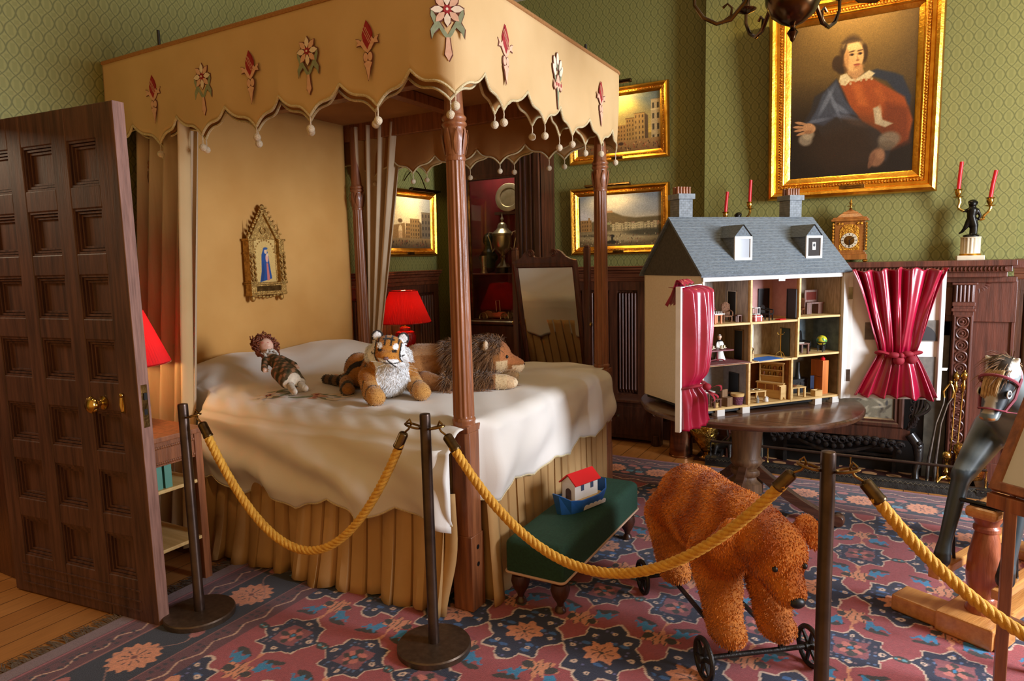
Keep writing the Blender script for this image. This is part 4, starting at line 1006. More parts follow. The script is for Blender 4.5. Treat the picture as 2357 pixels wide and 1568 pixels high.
def view_arch():
    k = Canvas(.80, .50, 150, (150, 120, 80)); sky(k, .75, (170, 164, 150), (236, 206, 150)); k.ell(.5, .2, .4, .3, (250, 222, 166), 1, .8); k.ell(.92, .1, .2, .25, (140, 146, 150), .9, .8)
    k.poly([(.30, .55), (.50, .50), (.52, .80), (.28, .80)], (150, 112, 66), .01); k.ell(.42, .66, .035, .12, (228, 196, 140), .2); k.rect(.385, .66, .455, .8, (200, 160, 110)); k.ell(.42, .46, .04, .04, (110, 80, 48), .4)
    block(k, .52, .60, .50, .80, (160, 120, 70), 4, 3, (90, 66, 42)); block(k, .60, .78, .42, .84, (150, 116, 70), 5, 4, (84, 62, 40), (120, 90, 56)); block(k, .82, 1.0, .28, .90, (112, 98, 80), 5, 3, (66, 58, 50), (96, 84, 70)); k.poly([(.78, .45), (.82, .5), (.82, .85), (.78, .84)], (104, 82, 54), .006)
    block(k, 0, .24, .35, .85, (140, 100, 56), 4, 5, (90, 64, 40))
    k.grad(.80, 1, (150, 122, 80), (80, 64, 46)); r = random.Random(8)
    for i in range(90): x, y = r.random(), .84+.13*r.random(); k.ell(x, y, .006, .02, r.choice([(44, 34, 28), (60, 46, 36), (120, 60, 40)]), .5)
    k.noise(.05, 9, 1); return k
fprof = [(0, .030), (.006, .045), (.018, .050), (.030, .042), (.038, .036), (.050, .038), (.056, .030), (.066, .024), (.074, .016)]
picture('town_view_painting', 'gilt-framed painting of a town below a hill, lower of two beside the far bedpost', (-2.50, YB-.012, 1.607), (1, 0, 0), (0, -.02, 1), (0, -1, -.02), .893, .585, fprof, .072, view_hill(), bead=(.043, .040, .013, .006), plate=((.45, .026), .10, .022, .052))
picture('street_view_painting', 'gilt-framed painting of a city square with golden sky, hung above the hill view', (-2.505, YB-.012, 2.40), (1, 0, 0), (0, -.05, 1), (0, -1, -.05), .893, .605, fprof, .072, view_street(), bead=(.043, .040, .013, .006), plate=((.45, .026), .10, .022, .052))
picture('arch_view_painting', 'gilt-framed painting of a square with an arch, half behind the drawn bed curtain', (XL+.012, 4.40, 1.637), (0, 1, 0), (.02, 0, 1), (1, 0, -.02), .925, .60, fprof, .072, view_arch(), bead=(.043, .040, .013, .006), plate=((.5, .026), .10, .022, .052))
picture_light('brass picture light above the hill town painting', (-2.11, 5.46, 2.185), (1, 0, 0), (0, -1, 0), .40, MAT['oldbrass'], 1.1, .10, .05)
picture_light('dark picture light above the golden city square painting', (-2.10, 5.44, 3.01), (1, 0, 0), (0, -1, 0), .42, MAT['darkbrass'], 4.0, .16, .06)
picture_light('bronze picture light on a curved arm above the arch painting', (-3.67, 5.00, 2.215), (0, 1, 0), (1, 0, 0), .42, MAT['darkbrass'], 2.2, .16, .17)

# ------------------------------------------------------------------ gothic gilt icon on the headboard
ic = thing('gothic_icon', (-3.715, 3.165, 1.36), 'small gilt gothic shrine icon with a blue-robed figure on the ochre headboard', 'icon')
def IP(y, z, n=0): return (-3.715+n, 3.165+y, 1.36+z)
def ibox(mb, y0, y1, z0, z1, n0, n1): a = IP(0, 0); mb.box(a[0]+n0, a[0]+n1, a[1]+y0, a[1]+y1, a[2]+z0, a[2]+z1)
m = MB(); ibox(m, -.105, .105, .05, .40, 0, .03)
for s in (-1, 1):
    ibox(m, s*.125-.022, s*.125+.022, .02, .40, 0, .06); ibox(m, s*.125-.03, s*.125+.03, .385, .40, 0, .07); ibox(m, s*.125-.03, s*.125+.03, .10, .115, 0, .07); ibox(m, s*.125-.026, s*.125+.026, .30, .312, 0, .066)
ibox(m, -.14, .14, .035, .10, 0, .055); ibox(m, -.155, .155, .095, .108, 0, .07); ibox(m, -.15, .15, .025, .038, 0, .065)
body = build(m, 'shrine_frame', MAT['gilt_dull'], ic, world=True, smooth=0, bevel=.003)
for s in (-1, 1):
    for q in (-.013, .013):
        m = MB(); m.tube([IP(s*.125+q+.004*math.cos(i*1.2), .12+.175*i/24, .066+.004*math.sin(i*1.2)) for i in range(25)], .006, 6); build(m, 'twisted_column', MAT['gilt_dull'], body, world=True, root=ic)

m = MB()
m.prism([(-.12, .40), (-.10, .40), (0, .575), (.10, .40), (.12, .40), (0, .605)], IP(0, 0, .02), (0, 1, 0), (0, 0, 1), (.025, 0, 0)); m3 = MB(); m3.prism([(-.10, .40), (.10, .40), (0, .575)], IP(0, 0, .01), (0, 1, 0), (0, 0, 1), (.015, 0, 0)); build(m3, 'tympanum', MAT['gilt_dull'], ic, world=True, smooth=0)
m2 = MB(); m2.lathe([(.0, .026), (.022, .026), (.024, .034), (.016, .036), (.014, .030), (0, .03)], IP(0, .455, 0), 16, (1, 0, 0)); build(m2, 'roundel', MAT['gilt_dull'], ic, world=True)
for s in (-1, 1):
    for k in range(7):
        t = (k+.5)/7; m.sphere(IP(s*(.122*(1-t)+.006), .41+.20*t, .035), (.010, .013, .013), 7, 5); m.sphere(IP(s*(.128*(1-t)+.012), .42+.20*t, .05), (.007, .008, .008), 6, 4)
m.sphere(IP(0, .61, .035), (.012, .018, .02), 8, 6); m.sphere(IP(.0, .585, .045), (.01, .024, .01), 8, 6)
for i in range(13):
    a = PI*i/12; m.sphere(IP(.078*math.cos(a), .31+.08*math.sin(a), .034), .006, 6, 4)
for s in (-1, 1): m.sphere(IP(s*.12, .005, .03), (.02, .018, .024), 8, 6)
for k in range(-3, 4): m.sphere(IP(k*.03, .02-.012*(3-abs(k))/3, .03), (.012, .016, .012), 7, 5)
build(m, 'gothic_gable', MAT['gilt_dull'], ic, world=True)
for s in (-1, 1): m = MB(); m.lathe([(.010, .40), (.012, .42), (.006, .425), (.007, .44), (.004, .45), (.0, .53)], IP(s*.125, 0, .03), 8); build(m, 'pinnacle', MAT['gilt_dull'], ic, world=True)
k = Canvas(.19, .30, 80, (206, 170, 100)); k.noise(.04, 3, 1)
k.poly([(.34, .36), (.44, .22), (.56, .20), (.66, .30), (.72, .60), (.80, .92), (.20, 1.0), (.30, .75)], (34, 72, 132), .02); k.poly([(.40, .5), (.46, .75), (.36, .98), (.22, .99), (.32, .75)], (24, 54, 104), .03, .8)
k.poly([(.56, .55), (.64, .56), (.70, .95), (.56, .97)], (196, 110, 104), .02); k.ell(.55, .28, .07, .055, (224, 184, 148), .25); k.ell(.60, .44, .07, .10, (222, 160, 140), .3); k.ell(.63, .36, .05, .04, (228, 190, 156), .3); k.ell(.55, .21, .11, .03, (34, 72, 132), .4, .9)
k.mesh('painted_panel', lambda u, v: IP(-.085+.17*u, .11+.285*v, .0325), ic)
m = MB(); m.box(*[IP(0, 0, .056)[0], IP(0, 0, .057)[0]], 3.165-.10, 3.165+.10, 1.36+.05, 1.36+.085); build(m, 'base_panel', MAT['oldbrass'], ic, world=True, smooth=0)

# ------------------------------------------------------------------ mantelpiece
mt = thing('mantelpiece', (-.275, 5.3, 0), 'carved walnut mantelpiece with pilasters around the fireplace', 'mantelpiece')
def mp(mb, name, mats, parent=None, **k): return build(mb, name, mats, parent or mt, world=True, root=mt, **k)
cx_ = -.275
m = MB(); m.box(-1.30, .70, 5.175, YC-.002, 1.468, 1.505); m.box(-1.28, .68, 5.20, YC-.002, 1.43, 1.468); m.box(-1.26, .66, 5.235, YC-.002, 1.395, 1.43); m.box(-1.27, .72, 5.30, YC-.002, 1.36, 1.395); m.box(.66, .80, 5.26, YC-.002, 1.45, 1.5)
sh = mp(m, 'mantel_shelf', MAT['mantelwood'], smooth=0, bevel=.004)
m = MB()
for i in range(92): m.sphere((-1.28+.021*i+.01, 5.197, 1.449), (.0075, .010, .015), 6, 5)
mp(m, 'carved_edge', MAT['mantelwood'], sh)
m = MB(); m.box(-1.24, .728, 5.325, YC-.002, 1.10, 1.37); m.box(-.93, .38, 5.315, 5.33, 1.14, 1.33); mp(m, 'frieze', MAT['mantelwood'], smooth=0, bevel=.003)
for s in (-1, 1):
    px0 = cx_+s*.715; a, b = px0-.058, px0+.058
    m = MB(); m.box(a, b, 5.275, YC-.002, 0, 1.36); m.box(a-.012, b+.012, 5.262, 5.35, 0, .16); m.box(a-.01, b+.01, 5.262, 5.35, 1.17, 1.19); m.box(a-.006, b+.006, 5.268, 5.35, 1.205, 1.23); m.box(a-.012, b+.012, 5.255, 5.35, 1.345, 1.36)
    for q in (a+.012, b-.012): m.box(q-.006, q+.006, 5.262, 5.28, .20, 1.14)
    for z in (.20, 1.14): m.box(a+.006, b-.006, 5.262, 5.28, z-.006, z+.006)
    pl = mp(m, 'pilaster', MAT['mantelwood'], smooth=0, bevel=.003)
    m = MB()
    for i in range(12):
        z = .245+.078*i; ph = 0
        m.tube([(px0+.034*math.cos(t), 5.272, z+.036*math.sin(t)) for t in [2*PI*j/16 for j in range(16)]], .0065, 6, closed=True); m.tube([(px0+.020*math.cos(t), 5.272, z+.021*math.sin(t)) for t in [2*PI*j/12 for j in range(12)]], .004, 5, closed=True); m.sphere((px0, 5.272, z), (.009, .008, .009), 8, 5)
    mp(m, 'carved_guilloche', MAT['mantelwood'], pl)
    m = MB()
    for i in range(5): m.lathe([(.010, 1.235), (.0105, 1.30), (.010, 1.342)], (px0-.044+.022*i, 5.272, 0), 8)
    mp(m, 'fluted_cap', MAT['mantelwood'], pl)
    fx0, fx1 = (px0+.058, .728) if s > 0 else (-1.25, px0-.058)
    m = MB(); m.box(fx0, fx1, 5.35, YC-.002, 0, 1.36); m.box(fx0, fx1, 5.335, 5.36, 0, .15); m.box(fx1-.02 if s > 0 else fx0, fx1 if s > 0 else fx0+.02, 5.338, 5.36, .15, 1.36)
    mp(m, 'side_panel', MAT['mantelwood'], smooth=0, bevel=.003)
    m = MB(); cz = Vector((px0+s*.075, 5.345, 1.36))
    for i in range(6):
        a2 = -.05-PI/2*(i+.3)/6; d = Vector((s*math.cos(a2), 0, math.sin(a2)))
        m.tube([cz+d*.01, cz+d*.05+Vector((0, -.012, 0)), cz+d*.10+Vector((0, -.010, 0))], [.005, .012, .007], 6)
    mp(m, 'leaf_bracket', MAT['mantelwood'])
m = MB(); m.box(-.93, -.80, 5.33, YC-.002, 0, 1.10); m.box(.25, .38, 5.33, YC-.002, 0, 1.10); m.box(-.93, .38, 5.33, YC-.002, 1.0, 1.10)
mp(m, 'stone_slip', mat('grey_stone_slip', (108, 100, 84), (80, 74, 62), scale=20, rough=.6), smooth=0, bevel=.004)
m = MB(); m.box(-.80, .25, 5.36, YC-.002, .0, 1.0); mp(m, 'firebox', MAT['black'], smooth=0)

# ------------------------------------------------------------------ clock, candelabra, candles
clk = thing('mantel_clock', (-.245, 5.33, 1.505), 'walnut and gilt bracket clock standing on the mantel shelf', 'clock')
m = MB()
m.box(-.112, .112, -.075, .075, .018, .055); m.box(-.104, .104, -.068, .068, .055, .07); m.box(-.095, .095, -.06, .06, .07, .285); m.box(-.118, .118, -.082, .082, .285, .30); m.box(-.108, .108, -.072, .072, .30, .312)
def hip(mb, w0, d0, z0, w1, d1, z1): mb.add([(-w0, -d0, z0), (w0, -d0, z0), (w0, d0, z0), (-w0, d0, z0), (-w1, -d1, z1), (w1, -d1, z1), (w1, d1, z1), (-w1, d1, z1)], [(0,3,2,1),(4,5,6,7),(0,1,5,4),(1,2,6,5),(2,3,7,6),(3,0,4,7)])
hip(m, .085, .06, .312, .06, .042, .338); hip(m, .055, .038, .338, .04, .03, .352); hip(m, .036, .026, .352, .012, .01, .366)
build(m, 'case', MAT['clockwood'], clk, smooth=0, bevel=.003)
m = MB(); arch = [(-.062, .085), (.062, .085), (.062, .215)]+[(.062*math.cos(a), .215+.05*math.sin(a)) for a in [PI*i/16 for i in range(1, 16)]]+[(-.062, .215)]
m.prism(arch, (0, -.0625, 0), (1, 0, 0), (0, 0, 1), (0, .004, 0)); dl = build(m, 'dial_plate', MAT['gilt_orn'], clk, smooth=0)
m = MB(); m.lathe([(0, 0), (.050, 0), (.052, .003), (.036, .004), (0, .004)], (0, -.063, .152), 32, (0, -1, 0)); build(m, 'chapter_ring', MAT['marble'], dl)
m = MB(); m.lathe([(0, 0), (.033, 0), (.033, .0015), (0, .0015)], (0, -.067, .152), 24, (0, -1, 0)); build(m, 'dial_centre', MAT['oldbrass'], dl, smooth=0)
m = MB()
for i in range(12):
    a = 2*PI*i/12; m.bar((.038*math.sin(a), -.0672, .152+.038*math.cos(a)), (.048*math.sin(a), -.0672, .152+.048*math.cos(a)), .003 if i % 3 else .005, .001, (0, 1, 0))
build(m, 'hour_mark', MAT['black'], dl, smooth=0)['kind'] = 'stuff'
m = MB(); m.bar((-.004, -.0695, .150), (.032, -.0695, .176), .004, .001, (0, 1, 0)); build(m, 'clock_hand', MAT['black'], dl, smooth=0)
m = MB(); m.bar((0, -.069, .156), (.001, -.069, .108), .005, .001, (0, 1, 0)); build(m, 'clock_hand', MAT['black'], dl, smooth=0)
for s in (-1, 1):
    m = MB()
    for i in range(9): m.sphere((s*.104, -.066, .09+.022*i), (.008, .008, .010+.004*(i % 2)), 7, 5)
    build(m, 'gilt_corner_mount', MAT['gilt_orn'], clk)
    m = MB()
    for i in range(3): m.sphere((s*(.07-.02*i), -.062, .268-.012*i*(i > 1)), (.011, .004, .010), 7, 5)
    build(m, 'gilt_spandrel', MAT['gilt_orn'], clk)
for sx in (-1, 1):
    for sy in (-1, 1):
        m = MB(); m.sphere((sx*.10, sy*.062, .010), (.016, .014, .010), 8, 6); build(m, 'gilt_foot', MAT['gilt_orn'], clk)
m = MB(); m.lathe([(.006, .364), (.012, .372), (.006, .38), (.006, .386), (.024, .389), (.026, .392), (.006, .395), (.005, .40), (.011, .408), (.012, .416), (.006, .422), (.003, .44), (0, .442)], (0, 0, 0), 14); build(m, 'finial', MAT['brass'], clk)

def candelabrum(name, loc, label, mirror):
    s = -1 if mirror else 1
    c = thing(name, loc, label, 'candelabrum', group='bronze candelabra on the mantel shelf')
    m = MB(); m.box(-.075, .075, -.06, .06, 0, .030); b = build(m, 'plinth', MAT['marble'], c, smooth=0, bevel=.003)
    m = MB(); m.lathe([(.058, .03), (.060, .034), (.056, .04)]+[(.056, .045), (.056, .14), (.058, .145), (.058, .15)], (0, 0, 0), 96, flute=16, fr=(3, 4)); build(m, 'fluted_drum', MAT['marble'], c)
    m = MB(); m.lathe([(.059, .030), (.061, .036), (.058, .042)], (0, 0, 0), 32); build(m, 'gilt_collar', MAT['gilt'], c)
    V, N, F = blob([('e', (0, 0, .157), (.048, .042, .012)), ('c', (s*.008, -.004, .165), .020, (s*.014, 0, .225), .024), ('c', (s*.012, .0, .225), .026, (-s*.004, .0, .285), .026), ('c', (-s*.004, 0, .285), .026, (0, 0, .32), .030),
        ('c', (s*.018, -.01, .16), .014, (s*.018, -.004, .22), .018), ('c', (-s*.014, 0, .255), .020, (-s*.034, .0, .21), .013), ('c', (-s*.034, 0, .21), .012, (-s*.050, .006, .185), .009), ('c', (-s*.05, .006, .185), .009, (-s*.064, .004, .176), .006),
        ('e', (0, -.004, .362), (.024, .024, .026)), ('c', (0, 0, .33), .013, (0, 0, .35), .013), ('e', (s*.020, -.002, .368), (.010, .012, .012)), ('e', (-s*.016, -.004, .374), (.012, .012, .010)), ('e', (0, .008, .38), (.022, .018, .012)), ('e', (0, -.026, .358), (.006, .006, .006)),
        ('c', (-s*.022, 0, .325), .012, (-s*.046, -.004, .318), .009), ('c', (-s*.046, -.004, .318), .009, (-s*.054, -.006, .322), .007), ('c', (s*.026, 0, .322), .012, (s*.044, -.002, .285), .009), ('c', (s*.044, -.002, .285), .009, (s*.036, -.012, .262), .008)], .004, 3)
    mb = MB(); mb.add(V.tolist(), F); build(mb, 'cherub_figure', MAT['blackbronze'], c, smooth=60)
    for (dx, dz, top) in ((-s*.082, .46, 0), (s*.092, .395, 1)):
        x0 = -s*.05 if dx*s < 0 else s*.036; z0 = .32 if dx*s < 0 else .262
        m = MB(); pts = []
        for i in range(15):
            t = i/14; pts.append((x0+(dx-x0)*(t**.8)+.008*math.sin(t*9), -.006, z0+(dz-.05-z0)*t**(1.5)-.012*math.sin(t*PI)))
        m.tube(pts, [.007+.003*math.sin(i*1.3)**2 for i in range(15)], 8)
        for i in (3, 6, 9, 12): m.sphere((pts[i][0], pts[i][1], pts[i][2]), (.011, .008, .007), 7, 5)
        arm = build(m, 'branch', MAT['brass'], c)
        m = MB(); m.lathe([(.006, -.058), (.030, -.050), (.032, -.047), (.010, -.044), (.016, -.034), (.021, -.020), (.019, -.008), (.022, -.004), (.026, -.001), (.027, .002), (.012, .003)], (dx, -.006, dz), 18); build(m, 'candle_cup', MAT['brass'], arm)
    return c, [(loc[0]-s*.082, loc[1]-.006, loc[2]+.463), (loc[0]+s*.092, loc[1]-.006, loc[2]+.398)]
c1_, p1_ = candelabrum('candelabrum', (.463, 5.32, 1.505), 'bronze cherub candelabrum on a marble drum at the right end of the mantel', False)
c2_, p2_ = candelabrum('candelabrum', (-1.005, 5.32, 1.505), 'bronze candelabrum half hidden behind the dollhouse roof', True)
p2_ = p2_[::-1]
for (p, lab, ln, tx) in ((p1_[0], 'red candle in the left branch of the right-hand cherub candelabrum', .172, .010), (p1_[1], 'red candle in the right branch of the right-hand cherub candelabrum', .168, .022),
                  (p2_[0], 'red candle left of the portrait frame, farther from the frame', .150, .012), (p2_[1], 'red candle rising nearest the portrait frame\'s lower left corner', .158, .006)):
    m = MB(); m.tube([p, (p[0]+tx*.4, p[1], p[2]+ln*.5), (p[0]+tx, p[1], p[2]+ln)], .0115, 14); o = build(m, 'candle', MAT['redwax'])
    tag(o, lab, 'candle', 'red candles in the mantel candelabra')
    m = MB(); m.tube([(p[0]+tx, p[1], p[2]+ln), (p[0]+tx+.001, p[1], p[2]+ln+.006)], .0014, 5); build(m, 'wick', MAT['cloth'], o)

# ------------------------------------------------------------------ fender, fire screen, irons
fd = thing('fireplace_fender', (-.3, 5.04, 0), 'low iron kerb fender with a rail around the tiled hearth', 'fender')
def fp(mb, name, mats, par=None, **k): return build(mb, name, mats, par or fd, world=True, root=fd, **k)
m = MB(); xa_, xb_ = -1.16, .62
m.prism([(0, 0), (.09, 0), (.09, .03), (.075, .055), (.05, .066), (.03, .062), (.012, .04)], (xa_, 4.995, .0), (0, 1, 0), (0, 0, 1), (xb_-xa_, 0, 0))
m.box(xa_, xa_+.08, 5.0, 5.28, 0, .06); m.box(xb_-.08, xb_, 5.0, 5.28, 0, .06); kb = fp(m, 'kerb', MAT['iron'], smooth=30)
m = MB(); n_ = 120; zz = [(xa_+.02+(xb_-xa_-.04)*i/n_, 5.008+.004*(i % 2), .044+.011*(i % 2)) for i in range(n_+1)]; m.tube([(x, y-.012+.006*(i % 2), z) for i, (x, y, z) in enumerate(zz)], .0018, 4); fp(m, 'zigzag_chasing', MAT['steel'], kb)
m = MB(); m.tube([(xa_+.03, 5.30, .178), (xa_+.03, 5.05, .178), (xb_-.03, 5.05, .178), (xb_-.03, 5.30, .178)], .010, 10); fp(m, 'rail', MAT['bronzepost'])
for x in (xa_+.03, -.72, -.18, .33, xb_-.03):
    m = MB(); m.lathe([(.012, .06), (.006, .07), (.005, .10), (.009, .112), (.005, .124), (.005, .16), (.010, .172)], (x, 5.05, 0), 10); fp(m, 'rail_post', MAT['brass'] if abs(x) < .9 else MAT['iron'])

fs_ = thing('fire_screen', (-.28, 5.22, 0), 'black carved wooden fire screen with a tapestry panel before the fireplace', 'fire screen')
def sp_(mb, name, mats, par=None, **k): return build(mb, name, mats, par or fs_, world=True, root=fs_, **k)
m = MB(); X0, X1 = -.72, .13
frame_ring(m, (X0, 5.225, .36), (1, 0, 0), (0, 0, 1), (0, -1, 0), X1-X0, .95, [(0, -.02), (0, .01), (.012, .018), (.03, .018), (.04, .008), (.055, .012), (.065, 0)]); m.box(X0, X1, 5.225, 5.245, .36, 1.31)
m.box(X0-.04, X1+.04, 5.205, 5.245, .285, .36)
fr_ = sp_(m, 'frame', MAT['darkwood'], smooth=0)
k = Canvas(.72, .82, 120, (120, 112, 92)); rr = np.random.default_rng(4)
for i in range(420):
    a = rr.uniform(0, PI); x, y = rr.random(2); col = [(70, 62, 52), (176, 164, 138), (96, 88, 74), (150, 140, 116), (58, 58, 60)][i % 5]; k.ell(x, y, .05*rr.uniform(.4, 1.2), .010, col, .5, .8, a+math.sin(y*8))
k.mesh('tapestry_panel', lambda u, v: (X0+.065+(X1-X0-.13)*u, 5.224, .425+.82*v), fs_)
BW = MAT['black_carved'] = mat('ebonised_carving', (34, 29, 27), (20, 17, 16), scale=30, rough=.3, coat=.3)
for s in (-1, 1):
    xo = X1+.06 if s > 0 else X0-.06
    m = MB(); pts = [(xo-s*.02, 5.21, .33), (xo+s*.03, 5.20, .26), (xo+s*.035, 5.18, .17), (xo+s*.02, 5.17, .09), (xo+s*.02, 5.15, .035), (xo+s*.035, 5.13, .022)]
    m.tube(pts, [.034, .036, .026, .020, .024, .028], 10)
    for q in range(4): m.sphere((xo+s*(.02+.01*q), 5.115+.004*q, .016), (.010, .020, .010), 7, 5)
    for i in range(7): t = i/6; m.sphere((xo+s*.035, 5.175, .12+.16*t), (.018, .016, .016), 7, 5)
    sp_(m, 'dragon_leg', BW)
    m = MB()
    for j in range(5):
        pts = [(xo-s*(.03-.012*j), 5.215-.008*j, .36+.02*j)]
        for i in range(1, 9): t = i/8; pts.append((xo-s*.02+s*(.02+.022*j)*math.sin(t*2.2), 5.205-.006*j, .37+.02*j+(.34-.055*j)*t))
        m.tube(pts, [.016-.0016*i for i in range(9)], 7)
    for i in range(5): m.tube([(xo-s*.01+.022*math.cos(a)*(1-i*.12), 5.20, .40+.055*i+.022*math.sin(a)) for a in [2*PI*q/10 for q in range(10)]], .006, 5, closed=True)
    sp_(m, 'carved_wing', BW)
m = MB()
for i in range(17):
    x = X0+.02+(X1-X0-.04)*i/16; drop = .05+.05*math.cos((x-(X0+X1)/2)*7)**2
    m.tube([(x+.03*math.cos(a)*(1-a/14), 5.195-.01*math.sin(a), .285-drop*.4+.03*math.sin(a)*(1-a/14)) for a in [PI*2.6*q/16 for q in range(17)]], .009, 6); m.sphere((x, 5.19, .30-drop), (.018, .014, .020), 7, 5)
sp_(m, 'carved_apron', BW)
m = MB(); m.tube([((X0+X1)/2+.30*t, 5.235, .245-.09*math.cos(t*PI/2)) for t in [-1+i/8 for i in range(17)]], .016, 8); sp_(m, 'stretcher', BW)
# grate with coals, seen under the screen
gr = thing('fire_grate', (-.275, 5.33, .012), 'black iron grate inside the fireplace behind the fire screen', 'grate')
m = MB()
for z in (.12, .17, .22): m.bar((-.36, 0, z), (.36, 0, z), .014, .018)
for x in (-.36, 0, .36): m.box(x-.012, x+.012, -.012, .012, 0, .25)
m.box(-.36, .36, 0, .02, .08, .10); build(m, 'grate_bars', MAT['iron'], gr, smooth=0)

def fire_iron(name, label, base, top, kind, ang=0):
    b, t = Vector(base), Vector(top); d = (t-b).normalized(); L = (t-b).length
    r = thing(name, base, label, 'fire iron', group='fire irons beside the hearth')
    m = MB(); m.tube([b, t], .005, 8); build(m, 'shaft', MAT['steel'] if kind == 'tongs' else MAT['brass'], r, world=True)
    m = MB(); m.lathe([(.006, -.10), (.013, -.085), (.016, -.06), (.010, -.04), (.007, -.025), (.014, -.018), (.020, .0), (.021, .012), (.014, .026), (.006, .032), (.005, .042), (0, .044)], t, 14, d); build(m, 'handle', MAT['brass'], r, world=True)
    return r
fire_iron('poker', 'brass ball-topped poker leaning at the pilaster, left of the pair', (.405, 5.21, .10), (.418, 5.225, .735), 'poker')
fire_iron('fire_shovel', 'brass ball-topped fire iron leaning at the pilaster, right of the pair', (.435, 5.21, .10), (.462, 5.23, .745), 'poker')
tg = thing('fire_tongs', (.30, 5.20, .02), 'steel fire tongs with a brass loop leaning by the screen', 'fire iron', group='fire irons beside the hearth')
for s in (-1, 1):
    m = MB(); m.tube([(.30+s*.020, 5.18, .03), (.305+s*.02, 5.185, .17), (.33+s*.014, 5.20, .42), (.365+s*.012, 5.21, .56), (.378+s*.022, 5.215, .60)], [.012, .011, .006, .006, .006], 8); build(m, 'tong_arm', MAT['steel'], tg, world=True)
m = MB(); m.tube([(.356, 5.215, .60), (.350, 5.217, .64), (.37, 5.22, .675), (.388, 5.22, .70), (.40, 5.22, .675), (.408, 5.217, .64), (.40, 5.215, .60)], .008, 8); m.sphere((.388, 5.22, .705), .013, 8, 6); build(m, 'loop_handle', MAT['brass'], tg, world=True)
def andiron(label, x, y, h, sc):
    r = thing('andiron', (x, y, .012), label, 'andiron', group='brass andirons on the hearth')
    m = MB(); k = h/.30; m.lathe([(.020*sc, .05), (.026*sc, .058), (.014*sc, .07), (.012*sc, .10), (.022*sc, .12), (.014*sc, .135), (.012*sc, .17), (.024*sc, .18), (.012*sc, .19), (.014*sc, .215), (.030*sc, .235), (.036*sc, .26), (.030*sc, .285), (.012*sc, .298), (0, .3)] if k else [], (0, 0, 0), 20)
    o = build(m, 'ball_post', MAT['brass'], r); o.scale = (1, 1, k)
    m = MB()
    for s in (-1, 1): m.tube([(0, 0, .06), (s*.03, -.02, .05), (s*.055, -.035, .01), (s*.07, -.04, .006)], [.010, .009, .008, .010], 8)
    build(m, 'scrolled_foot', MAT['brass'], r); m = MB(); m.bar((0, 0, .05), (0, .16, .05), .014, .014); build(m, 'log_bar', MAT['iron'], r)
    return r
andiron('tall brass ball andiron at the right of the hearth', .452, 5.17, .30, 1.0)
andiron('shorter brass ball andiron left of the tall one', .385, 5.18, .235, .8)
sc = thing('coal_scuttle', (.52, 5.26, .012), 'rounded brass coal scuttle behind the ball andirons', 'coal scuttle')
m = MB(); m.lathe([(.05, 0), (.06, .01), (.085, .06), (.095, .13), (.09, .19), (.06, .23), (.05, .225)], (0, 0, 0), 20); build(m, 'bucket', mat('hammered_copper', (186, 118, 52), (130, 76, 30), scale=30, rough=.3, metal=1, bump=.5, bscale=90), sc)
m = MB(); m.tube([(-.09, 0, .15), (-.07, 0, .25), (0, 0, .29), (.07, 0, .25), (.09, 0, .15)], .006, 8); build(m, 'bail_handle', MAT['brass'], sc)
# wing-shaped brass ornament at the other end of the hearth
hl = thing('brass_helmet_scuttle', (-1.18, 5.18, .012), 'embossed brass helmet scuttle standing left of the table pedestal', 'coal scuttle')
m = MB()
def helm(s, t): a = 2*PI*s; r = .05+.075*t**.8; x = r*math.cos(a)*(1+.35*t*(math.cos(a) < 0)*abs(math.cos(a))); return (x-.05*t, r*.8*math.sin(a), .05+.21*t+.05*t*math.cos(2*a))
m.grid(33, 12, helm); build(m, 'embossed_bowl', mat('embossed_brass', (220, 176, 84), (120, 84, 34), scale=28, rough=.25, metal=1, bump=1.0, bscale=45), hl, solid=.004)
m = MB(); m.lathe([(.055, 0), (.05, .012), (.03, .03), (.05, .05)], (0, 0, 0), 20); build(m, 'foot', MAT['brass'], hl)
m = MB(); m.tube([(.09, 0, .28), (.14, 0, .26), (.15, 0, .18), (.10, 0, .13)], .008, 8); build(m, 'handle', MAT['steel'], hl)
fg = thing('dragon_andiron', (-1.06, 5.16, .012), 'dark iron creature-shaped andiron behind the table pedestal', 'andiron')
V, N, F = blob([('c', (-.05, 0, .10), .026, (.05, 0, .13), .032), ('c', (.05, 0, .13), .03, (.075, -.02, .19), .018), ('e', (.075, -.04, .20), (.018, .03, .018)), ('c', (-.05, -.02, .10), .018, (-.06, -.04, .03), .012), ('c', (.05, -.02, .12), .018, (.06, -.05, .03), .012), ('e', (-.06, -.055, .015), (.016, .03, .012)), ('e', (.06, -.065, .015), (.016, .03, .012)), ('c', (-.05, 0, .10), .016, (-.10, .02, .16), .008)], .006, 3)
mb = MB(); mb.add(V.tolist(), F); build(mb, 'cast_body', MAT['iron'], fg, smooth=60)

